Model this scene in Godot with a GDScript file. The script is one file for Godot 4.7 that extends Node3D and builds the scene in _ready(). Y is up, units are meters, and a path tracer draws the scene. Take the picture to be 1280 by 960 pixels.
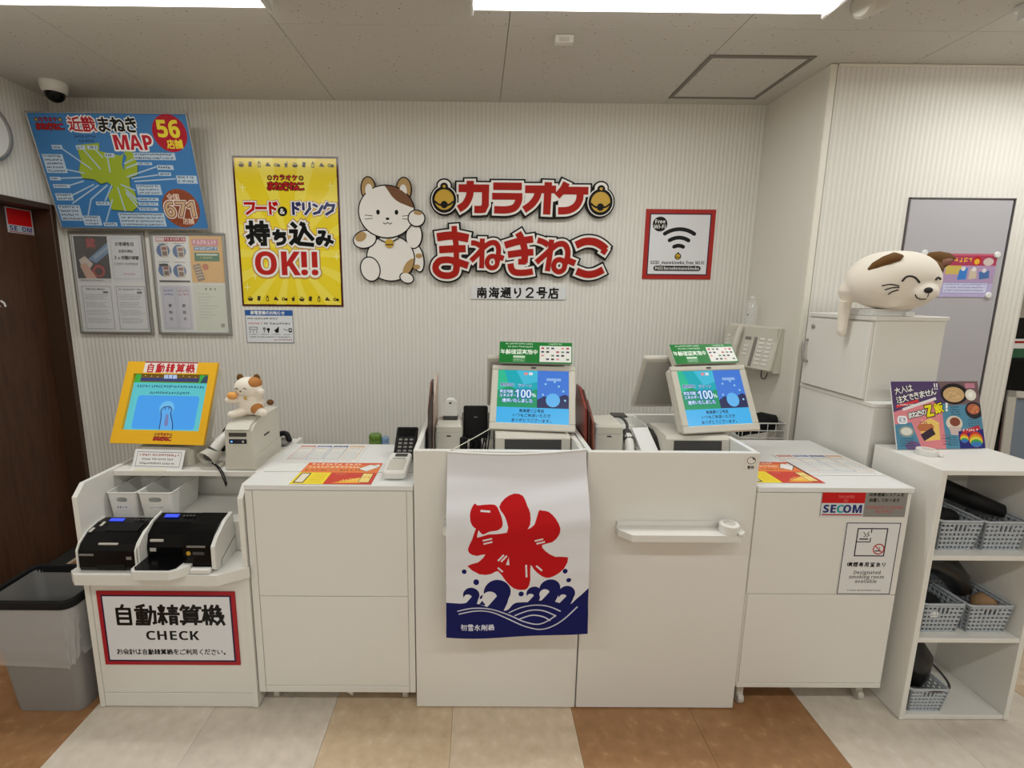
extends Node3D
# Karaoke shop reception: white counters with two till terminals, a payment kiosk on the left, shelves on the right.
# Axes: x to the right along the back wall, y up, z towards the viewer; the camera stands over x = 0, z = 0.

const FLOOR_TILE := 0.4525
const BACK := -2.85          # face of the back wall
const CEIL := 2.6
const LEFT := -2.37          # face of the left wall
const ALCOVE := 1.59         # face of the short side wall at the right of the counter
const RIGHT_WALL := -2.36    # face of the wall to the right of the alcove

var taken := {}
var M := {}


func _ready() -> void:
	var cam := Camera3D.new()
	cam.name = "camera"
	cam.transform = Transform3D(Basis(Vector3(0.99996, 0.00866, 0.00322), Vector3(-0.00801, 0.98631, -0.16472), Vector3(-0.0046, 0.16469, 0.98634)).orthonormalized(), Vector3(0, 1.57, 0))
	cam.projection = Camera3D.PROJECTION_FRUSTUM
	cam.near = 0.05
	cam.far = 60.0
	cam.size = 0.05 * 960.0 / 600.0
	cam.frustum_offset = Vector2(0.05 * 40.8 / 600.0, -0.05 * 15.0 / 600.0)
	cam.current = true
	add_child(cam)
	var env := Environment.new()
	env.background_mode = Environment.BG_COLOR
	env.background_color = Color(0.02, 0.02, 0.02)
	env.tonemap_mode = Environment.TONE_MAPPER_LINEAR
	env.tonemap_exposure = 1.0
	env.sdfgi_enabled = true
	env.ssao_enabled = true
	env.ssil_enabled = true
	var we := WorldEnvironment.new()
	we.name = "surroundings"
	we.environment = env
	add_child(we)
	make_materials()
	# lamps: a row of three over the counter in view, and the rows over the lobby behind the viewer
	var e := 0.95
	ceiling_lamp("long white ceiling light over the left payment kiosk", Vector3(-1.375, CEIL, -1.84), e)
	ceiling_lamp("long white ceiling light above the two till terminals", Vector3(0.6, CEIL, -1.84), e)
	ceiling_lamp("long white ceiling light at the far right of the ceiling", Vector3(2.56, CEIL, -1.84), e)
	for j in 2:
		for i in 3:
			ceiling_lamp("long white ceiling light over the lobby, %s of the %s row" % [["left", "middle", "right"][i], ["nearer", "farther"][j]], Vector3([-1.375, 0.6, 2.56][i], CEIL, [-0.03, 1.79][j]), e)
	build_room()
	build_counters()
	build_kiosk()
	build_right_side()
	build_wall_signs()
	build_tills()
	build_counter_items()
	build_ceiling_items()


# ---------------------------------------------------------------- mesh building
class MB:
	var v := PackedVector3Array()
	var n := PackedVector3Array()
	var t := PackedVector2Array()
	var xf := Transform3D()

	func put(p: Vector3, nn: Vector3, uv: Vector2) -> void:
		v.append(xf * p)
		n.append((xf.basis.inverse().transposed() * nn).normalized())
		t.append(uv)

	# corners counter-clockwise as seen from outside
	func tri(a: Vector3, b: Vector3, c: Vector3) -> void:
		var nn := (b - a).cross(c - a)
		if nn.length_squared() < 1e-18:
			return
		put(a, nn, Vector2.ZERO)
		put(c, nn, Vector2.ZERO)
		put(b, nn, Vector2.ZERO)

	func tri_n(a: Vector3, b: Vector3, c: Vector3, na: Vector3, nb: Vector3, nc: Vector3) -> void:
		put(a, na, Vector2.ZERO)
		put(c, nc, Vector2.ZERO)
		put(b, nb, Vector2.ZERO)

	func quad(a: Vector3, b: Vector3, c: Vector3, d: Vector3) -> void:
		tri(a, b, c)
		tri(a, c, d)

	func quad_uv(a: Vector3, b: Vector3, c: Vector3, d: Vector3, r := Rect2(0, 0, 1, 1)) -> void:
		# a is the lower left corner, then round counter-clockwise; the texture's top is along d c
		var nn := (b - a).cross(c - a)
		var ua := Vector2(r.position.x, r.end.y)
		var ub := r.end
		var uc := Vector2(r.end.x, r.position.y)
		var ud := r.position
		put(a, nn, ua); put(c, nn, uc); put(b, nn, ub)
		put(a, nn, ua); put(d, nn, ud); put(c, nn, uc)

	func out_face(ps: Array, mid: Vector3) -> void:
		var c := Vector3.ZERO
		for p in ps:
			c += p
		c /= ps.size()
		var flip: bool = (ps[1] - ps[0]).cross(ps[2] - ps[0]).dot(c - mid) < 0.0
		for i in range(1, ps.size() - 1):
			if flip:
				tri(ps[0], ps[i + 1], ps[i])
			else:
				tri(ps[0], ps[i], ps[i + 1])

	func box(c: Vector3, s: Vector3, b := 0.0) -> MB:
		var h := s / 2.0
		b = minf(b, minf(h.x, minf(h.y, h.z)) * 0.9)
		for i in 3:
			var j := (i + 1) % 3
			var k := (i + 2) % 3
			for si in [-1.0, 1.0]:
				var ps := []
				for q in [[-1, -1], [1, -1], [1, 1], [-1, 1]]:
					var p := Vector3.ZERO
					p[i] = si * h[i]
					p[j] = q[0] * (h[j] - b)
					p[k] = q[1] * (h[k] - b)
					ps.append(c + p)
				out_face(ps, c)
				if b > 0.0:
					for sj in [-1.0, 1.0]:
						var e := []
						for q in [[0, -1], [0, 1], [1, 1], [1, -1]]:
							var p := Vector3.ZERO
							p[i] = si * (h[i] - (b if q[0] else 0.0))
							p[j] = sj * (h[j] - (0.0 if q[0] else b))
							p[k] = q[1] * (h[k] - b)
							e.append(c + p)
						out_face(e, c)
		if b > 0.0:
			for sx in [-1.0, 1.0]:
				for sy in [-1.0, 1.0]:
					for sz in [-1.0, 1.0]:
						out_face([c + Vector3(sx * h.x, sy * (h.y - b), sz * (h.z - b)), c + Vector3(sx * (h.x - b), sy * h.y, sz * (h.z - b)), c + Vector3(sx * (h.x - b), sy * (h.y - b), sz * h.z)], c)
		return self

	# box from its lower and upper corners
	func slab(lo: Vector3, hi: Vector3, b := 0.0) -> MB:
		return box((lo + hi) / 2.0, (hi - lo).abs(), b)

	# polygon in x, y drawn out from z0 to z1
	func prism(poly: PackedVector2Array, z0: float, z1: float) -> MB:
		var area := 0.0
		for i in poly.size():
			area += poly[i].cross(poly[(i + 1) % poly.size()])
		if area < 0.0:
			poly = poly.duplicate()
			poly.reverse()
		var ix := Geometry2D.triangulate_polygon(poly)
		for i in range(0, ix.size(), 3):
			var a := poly[ix[i]]
			var b := poly[ix[i + 1]]
			var c := poly[ix[i + 2]]
			if (b - a).cross(c - a) < 0.0:
				var s := b
				b = c
				c = s
			tri(Vector3(a.x, a.y, z1), Vector3(b.x, b.y, z1), Vector3(c.x, c.y, z1))
			tri(Vector3(a.x, a.y, z0), Vector3(c.x, c.y, z0), Vector3(b.x, b.y, z0))
		for i in poly.size():
			var a := poly[i]
			var b := poly[(i + 1) % poly.size()]
			quad(Vector3(a.x, a.y, z0), Vector3(b.x, b.y, z0), Vector3(b.x, b.y, z1), Vector3(a.x, a.y, z1))
		return self

	# a thick line of width w in x, y drawn out from z0 to z1
	func stroke(p: PackedVector2Array, w: float, z0: float, z1: float, closed := false, grow := 0.0) -> MB:
		var m := p.size()
		var l := PackedVector2Array()
		var r := PackedVector2Array()
		for i in m:
			var a := p[(i - 1 + m) % m] if closed or i > 0 else p[0] - (p[1] - p[0])
			var c := p[(i + 1) % m] if closed or i < m - 1 else p[m - 1] + (p[m - 1] - p[m - 2])
			var d0 := (p[i] - a).normalized()
			var d1 := (c - p[i]).normalized()
			var side := (d0.orthogonal() + d1.orthogonal()).normalized()
			var k := w / 2.0 / maxf(0.5, side.dot(d1.orthogonal()))
			var at := p[i]
			if not closed and i == 0:
				at -= d1 * grow
			if not closed and i == m - 1:
				at += d0 * grow
			l.append(at + side * k)
			r.append(at - side * k)
		var last := m if closed else m - 1
		for i in last:
			var j := (i + 1) % m
			var q := [l[i], r[i], r[j], l[j]]
			if (q[1] - q[0]).cross(q[2] - q[0]) < 0.0:
				q.reverse()
			quad(v3(q[0], z1), v3(q[1], z1), v3(q[2], z1), v3(q[3], z1))
			quad(v3(q[3], z0), v3(q[2], z0), v3(q[1], z0), v3(q[0], z0))
			for e in 4:
				quad(v3(q[e], z0), v3(q[(e + 1) % 4], z0), v3(q[(e + 1) % 4], z1), v3(q[e], z1))
		return self

	func v3(p: Vector2, z: float) -> Vector3:
		return Vector3(p.x, p.y, z)

	# rings of equal size, joined; wraps round when closed; the winding must run counter-clockwise seen from the ends' outside
	func loft(rings: Array, closed := true, smooth := true, cap0 := true, cap1 := true) -> MB:
		var a := rings.size()
		var m: int = rings[0].size()
		var nn := []
		for i in a:
			var row := PackedVector3Array()
			for j in m:
				var u0: Vector3 = rings[i][(j - 1 + m) % m] if closed or j > 0 else rings[i][j]
				var u1: Vector3 = rings[i][(j + 1) % m] if closed or j < m - 1 else rings[i][j]
				var w0: Vector3 = rings[maxi(i - 1, 0)][j]
				var w1: Vector3 = rings[mini(i + 1, a - 1)][j]
				var c := (u1 - u0).cross(w1 - w0)
				row.append(c.normalized() if c.length_squared() > 1e-20 else Vector3.UP)
			nn.append(row)
		for i in a - 1:
			for j in (m if closed else m - 1):
				var k := (j + 1) % m
				var p0: Vector3 = rings[i][j]
				var p1: Vector3 = rings[i][k]
				var p2: Vector3 = rings[i + 1][k]
				var p3: Vector3 = rings[i + 1][j]
				if smooth:
					tri_n(p0, p1, p2, nn[i][j], nn[i][k], nn[i + 1][k])
					tri_n(p0, p2, p3, nn[i][j], nn[i + 1][k], nn[i + 1][j])
				else:
					quad(p0, p1, p2, p3)
		if closed and cap0:
			fan(rings[0], true)
		if closed and cap1:
			fan(rings[a - 1], false)
		return self

	func fan(ring: PackedVector3Array, flip: bool) -> void:
		var c := Vector3.ZERO
		for p in ring:
			c += p
		c /= ring.size()
		for j in ring.size():
			if flip:
				tri(c, ring[(j + 1) % ring.size()], ring[j])
			else:
				tri(c, ring[j], ring[(j + 1) % ring.size()])

	# profile of (radius, y), turned round the y axis; edges of the profile stay sharp
	func lathe(prof: Array, seg := 24) -> MB:
		for i in prof.size() - 1:
			var p: Vector2 = prof[i]
			var q: Vector2 = prof[i + 1]
			var pn := Vector2(q.y - p.y, p.x - q.x).normalized()
			for j in seg:
				var a := TAU * j / seg
				var b := TAU * (j + 1) / seg
				var ca := Vector3(sin(a), 0, cos(a))
				var cb := Vector3(sin(b), 0, cos(b))
				var na := ca * pn.x + Vector3.UP * pn.y
				var nb := cb * pn.x + Vector3.UP * pn.y
				var a0 := ca * p.x + Vector3.UP * p.y
				var b0 := cb * p.x + Vector3.UP * p.y
				var a1 := ca * q.x + Vector3.UP * q.y
				var b1 := cb * q.x + Vector3.UP * q.y
				if p.x > 1e-6:
					tri_n(a0, b0, b1, na, nb, nb)
				if q.x > 1e-6:
					tri_n(a0, b1, a1, na, nb, na)
		return self

	func ball(c: Vector3, r: Vector3, seg := 20, rows := 12) -> MB:
		for i in rows:
			for j in seg:
				var q := []
				for k in [[0, 0], [0, 1], [1, 1], [1, 0]]:
					var la: float = PI * (i + k[0]) / rows - PI / 2.0
					var lo: float = TAU * (j + k[1]) / seg
					q.append(Vector3(cos(la) * sin(lo), sin(la), cos(la) * cos(lo)))
				var nq := []
				for d in q:
					nq.append((d / r).normalized())
				if i > 0:
					tri_n(c + q[0] * r, c + q[1] * r, c + q[2] * r, nq[0], nq[1], nq[2])
				if i < rows - 1:
					tri_n(c + q[0] * r, c + q[2] * r, c + q[3] * r, nq[0], nq[2], nq[3])
				elif i == rows - 1:
					tri_n(c + q[0] * r, c + q[1] * r, c + q[2] * r, nq[0], nq[1], nq[2])
		return self

	func tube(p: PackedVector3Array, r: float, sides := 8, closed := false, r_end := -1.0) -> MB:
		var rings := []
		var m := p.size()
		var up := Vector3.UP
		for i in m:
			var a := p[(i - 1 + m) % m] if closed or i > 0 else p[0]
			var b := p[(i + 1) % m] if closed or i < m - 1 else p[m - 1]
			var d := (b - a).normalized()
			if i == 0 and absf(d.dot(up)) > 0.9:
				up = Vector3.RIGHT
			var x := up.cross(d).normalized()
			up = d.cross(x).normalized()
			var rr := r if r_end < 0.0 else lerpf(r, r_end, float(i) / (m - 1))
			var ring := PackedVector3Array()
			for j in sides:
				var an := TAU * j / sides
				ring.append(p[i] + (x * cos(an) + up * sin(an)) * rr)
			rings.append(ring)
		if closed:
			rings.append(rings[0])
		return loft(rings, true, true, not closed, not closed)

	func size() -> int:
		return v.size()


func mesh_of(list: Array) -> ArrayMesh:
	var am := ArrayMesh.new()
	for pair in list:
		var b: MB = pair[0]
		if b.v.is_empty():
			continue
		var arr := []
		arr.resize(Mesh.ARRAY_MAX)
		arr[Mesh.ARRAY_VERTEX] = b.v
		arr[Mesh.ARRAY_NORMAL] = b.n
		arr[Mesh.ARRAY_TEX_UV] = b.t
		am.add_surface_from_arrays(Mesh.PRIMITIVE_TRIANGLES, arr)
		am.surface_set_material(am.get_surface_count() - 1, pair[1])
	return am


# a smooth closed surface round the zero level of a distance function (surface nets)
func nets(b: MB, f: Callable, lo: Vector3, hi: Vector3, cell: float) -> MB:
	var nx := int(ceil((hi.x - lo.x) / cell)) + 1
	var ny := int(ceil((hi.y - lo.y) / cell)) + 1
	var nz := int(ceil((hi.z - lo.z) / cell)) + 1
	var g := PackedFloat32Array()
	g.resize(nx * ny * nz)
	for k in nz:
		for j in ny:
			for i in nx:
				g[(k * ny + j) * nx + i] = f.call(lo + Vector3(i, j, k) * cell)
	var at := {}
	for k in nz - 1:
		for j in ny - 1:
			for i in nx - 1:
				var s := Vector3.ZERO
				var c := 0
				var o := (k * ny + j) * nx + i
				var d := [g[o], g[o + 1], g[o + nx], g[o + nx + 1], g[o + nx * ny], g[o + nx * ny + 1], g[o + nx * ny + nx], g[o + nx * ny + nx + 1]]
				var neg := 0
				for q in 8:
					if d[q] < 0.0:
						neg += 1
				if neg == 0 or neg == 8:
					continue
				for e in [[0, 1], [2, 3], [4, 5], [6, 7], [0, 2], [1, 3], [4, 6], [5, 7], [0, 4], [1, 5], [2, 6], [3, 7]]:
					var a: float = d[e[0]]
					var z: float = d[e[1]]
					if (a < 0.0) != (z < 0.0):
						var pa := Vector3(e[0] & 1, (e[0] >> 1) & 1, e[0] >> 2)
						var pz := Vector3(e[1] & 1, (e[1] >> 1) & 1, e[1] >> 2)
						s += pa.lerp(pz, a / (a - z))
						c += 1
				at[o] = lo + (Vector3(i, j, k) + s / c) * cell
	var grad := func(p: Vector3) -> Vector3:
		var h := cell * 0.5
		return Vector3(f.call(p + Vector3(h, 0, 0)) - f.call(p - Vector3(h, 0, 0)), f.call(p + Vector3(0, h, 0)) - f.call(p - Vector3(0, h, 0)), f.call(p + Vector3(0, 0, h)) - f.call(p - Vector3(0, 0, h))).normalized()
	var nn := {}
	for o in at:
		nn[o] = grad.call(at[o])
	var step := [1, nx, nx * ny]
	for k in range(1, nz - 1):
		for j in range(1, ny - 1):
			for i in range(1, nx - 1):
				var o := (k * ny + j) * nx + i
				for ax in 3:
					if (g[o] < 0.0) != (g[o + step[ax]] < 0.0):
						var u: int = step[(ax + 1) % 3]
						var w: int = step[(ax + 2) % 3]
						var q := [o, o - u, o - u - w, o - w]
						if not (at.has(q[0]) and at.has(q[1]) and at.has(q[2]) and at.has(q[3])):
							continue
						if g[o] >= 0.0:
							q.reverse()
						b.tri_n(at[q[0]], at[q[1]], at[q[2]], nn[q[0]], nn[q[1]], nn[q[2]])
						b.tri_n(at[q[0]], at[q[2]], at[q[3]], nn[q[0]], nn[q[2]], nn[q[3]])
	return b


func smin(a: float, b: float, k: float) -> float:
	var h := clampf(0.5 + 0.5 * (b - a) / k, 0.0, 1.0)
	return lerpf(b, a, h) - k * h * (1.0 - h)


func sd_ball(p: Vector3, c: Vector3, r: Vector3) -> float:
	var q := (p - c) / r
	return (q.length() - 1.0) * minf(r.x, minf(r.y, r.z))


func sd_bone(p: Vector3, a: Vector3, b: Vector3, ra: float, rb: float) -> float:
	var h := clampf((p - a).dot(b - a) / (b - a).length_squared(), 0.0, 1.0)
	return p.distance_to(a.lerp(b, h)) - lerpf(ra, rb, h)


# ---------------------------------------------------------------- curves and outlines
func pts(a: Array) -> PackedVector2Array:
	var p := PackedVector2Array()
	for i in range(0, a.size(), 2):
		p.append(Vector2(a[i], a[i + 1]))
	return p


static func smooth(p: PackedVector2Array, n := 6, closed := false) -> PackedVector2Array:
	var o := PackedVector2Array()
	var m := p.size()
	for i in (m if closed else m - 1):
		var a := p[(i - 1 + m) % m] if closed else p[maxi(i - 1, 0)]
		var b := p[i]
		var c := p[(i + 1) % m]
		var d := p[(i + 2) % m] if closed else p[mini(i + 2, m - 1)]
		for k in n:
			o.append(b.cubic_interpolate(c, a, d, float(k) / n))
	if not closed:
		o.append(p[m - 1])
	return o


func smooth3(a: Array, n := 6) -> PackedVector3Array:
	var o := PackedVector3Array()
	for i in a.size() - 1:
		for k in n:
			o.append((a[i] as Vector3).cubic_interpolate(a[i + 1], a[maxi(i - 1, 0)], a[mini(i + 2, a.size() - 1)], float(k) / n))
	o.append(a[a.size() - 1])
	return o


static func oval(c: Vector2, rx: float, ry: float, n := 28, turn := 0.0) -> PackedVector2Array:
	var o := PackedVector2Array()
	for i in n:
		o.append(c + Vector2(cos(TAU * i / n) * rx, sin(TAU * i / n) * ry).rotated(turn))
	return o


static func rrect(w: float, h: float, r: float, n := 4) -> PackedVector2Array:
	var o := PackedVector2Array()
	for q in 4:
		var c := Vector2([1, -1, -1, 1][q] * (w / 2 - r), [1, 1, -1, -1][q] * (h / 2 - r))
		for i in n + 1:
			var a := PI / 2 * (q + float(i) / n)
			o.append(c + Vector2(cos(a), sin(a)) * r)
	return o


# a rounded rectangle lying flat at height y
func flat_ring(w: float, d: float, r: float, y: float, c := Vector2.ZERO, n := 4) -> PackedVector3Array:
	var o := PackedVector3Array()
	for p in rrect(w, d, r, n):
		o.append(Vector3(c.x + p.x, y, c.y - p.y))
	return o


# a frame whose z axis looks along nn, with x level
func facing(nn: Vector3, at: Vector3) -> Transform3D:
	var z := nn.normalized()
	var x := Vector3.UP.cross(z).normalized()
	return Transform3D(Basis(x, z.cross(x), z), at)


# ---------------------------------------------------------------- things and parts
func numbered(called: String) -> String:
	taken[called] = taken.get(called, 0) + 1
	return called if taken[called] == 1 else "%s_%03d" % [called, taken[called] - 1]


func tag(o: Node, label := "", category := "", group := "", kind := "") -> void:
	for q in [["label", label], ["category", category], ["group", group], ["kind", kind]]:
		if q[1] != "":
			o.set_meta(q[0], q[1])


func thing(called: String, label: String, category: String, at := Vector3.ZERO, turn := 0.0, group := "") -> Node3D:
	var o := Node3D.new()
	o.name = numbered(called)
	add_child(o)
	o.position = at
	o.rotation.y = turn
	tag(o, label, category, group)
	return o


func part(parent: Node, called: String, list: Array, label := "") -> MeshInstance3D:
	var o := MeshInstance3D.new()
	o.name = called
	o.mesh = mesh_of(list)
	o.cast_shadow = GeometryInstance3D.SHADOW_CASTING_SETTING_ON
	parent.add_child(o, true)
	if label != "":
		o.set_meta("label", label)
	return o


func solo(called: String, label: String, category: String, list: Array, group := "") -> MeshInstance3D:
	var o := part(self, numbered(called), list)
	tag(o, label, category, group)
	return o


func struct(called: String, list: Array) -> MeshInstance3D:
	var o := part(self, called, list)
	tag(o, "", "", "", "structure")
	return o


# a thin board with a printed front, centred on its own origin, facing +z
func printed(w: float, h: float, t: float, print_mat: Material, board_mat: Material, r := Rect2(0, 0, 1, 1), xf := Transform3D()) -> Array:
	var b := MB.new()
	b.xf = xf
	b.box(Vector3.ZERO, Vector3(w, h, t))
	var f := MB.new()
	f.xf = xf
	var z := t / 2 + 0.0004
	f.quad_uv(Vector3(-w / 2, -h / 2, z), Vector3(w / 2, -h / 2, z), Vector3(w / 2, h / 2, z), Vector3(-w / 2, h / 2, z), r)
	return [[b, board_mat], [f, print_mat]]


func mat(c: Color, rough := 0.6, metal := 0.0) -> StandardMaterial3D:
	var m := StandardMaterial3D.new()
	m.albedo_color = c
	m.roughness = rough
	m.metallic = metal
	return m


func rgb(r: int, g: int, b: int) -> Color:
	return Color8(r, g, b)


func tex(im: Image) -> ImageTexture:
	return ImageTexture.create_from_image(im)


func print_mat(p: Pen, rough := 0.55) -> StandardMaterial3D:
	var m := mat(Color.WHITE, rough)
	m.albedo_texture = tex(p.im)
	m.metallic_specular = 0.36
	m.texture_repeat = false
	return m


func screen_mat(p: Pen, energy: float) -> StandardMaterial3D:
	var m := mat(Color(0.02, 0.02, 0.02), 0.25)
	m.emission_enabled = true
	m.emission = Color.BLACK
	m.emission_texture = tex(p.im)
	m.emission_energy_multiplier = energy
	m.texture_repeat = false
	return m


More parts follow.
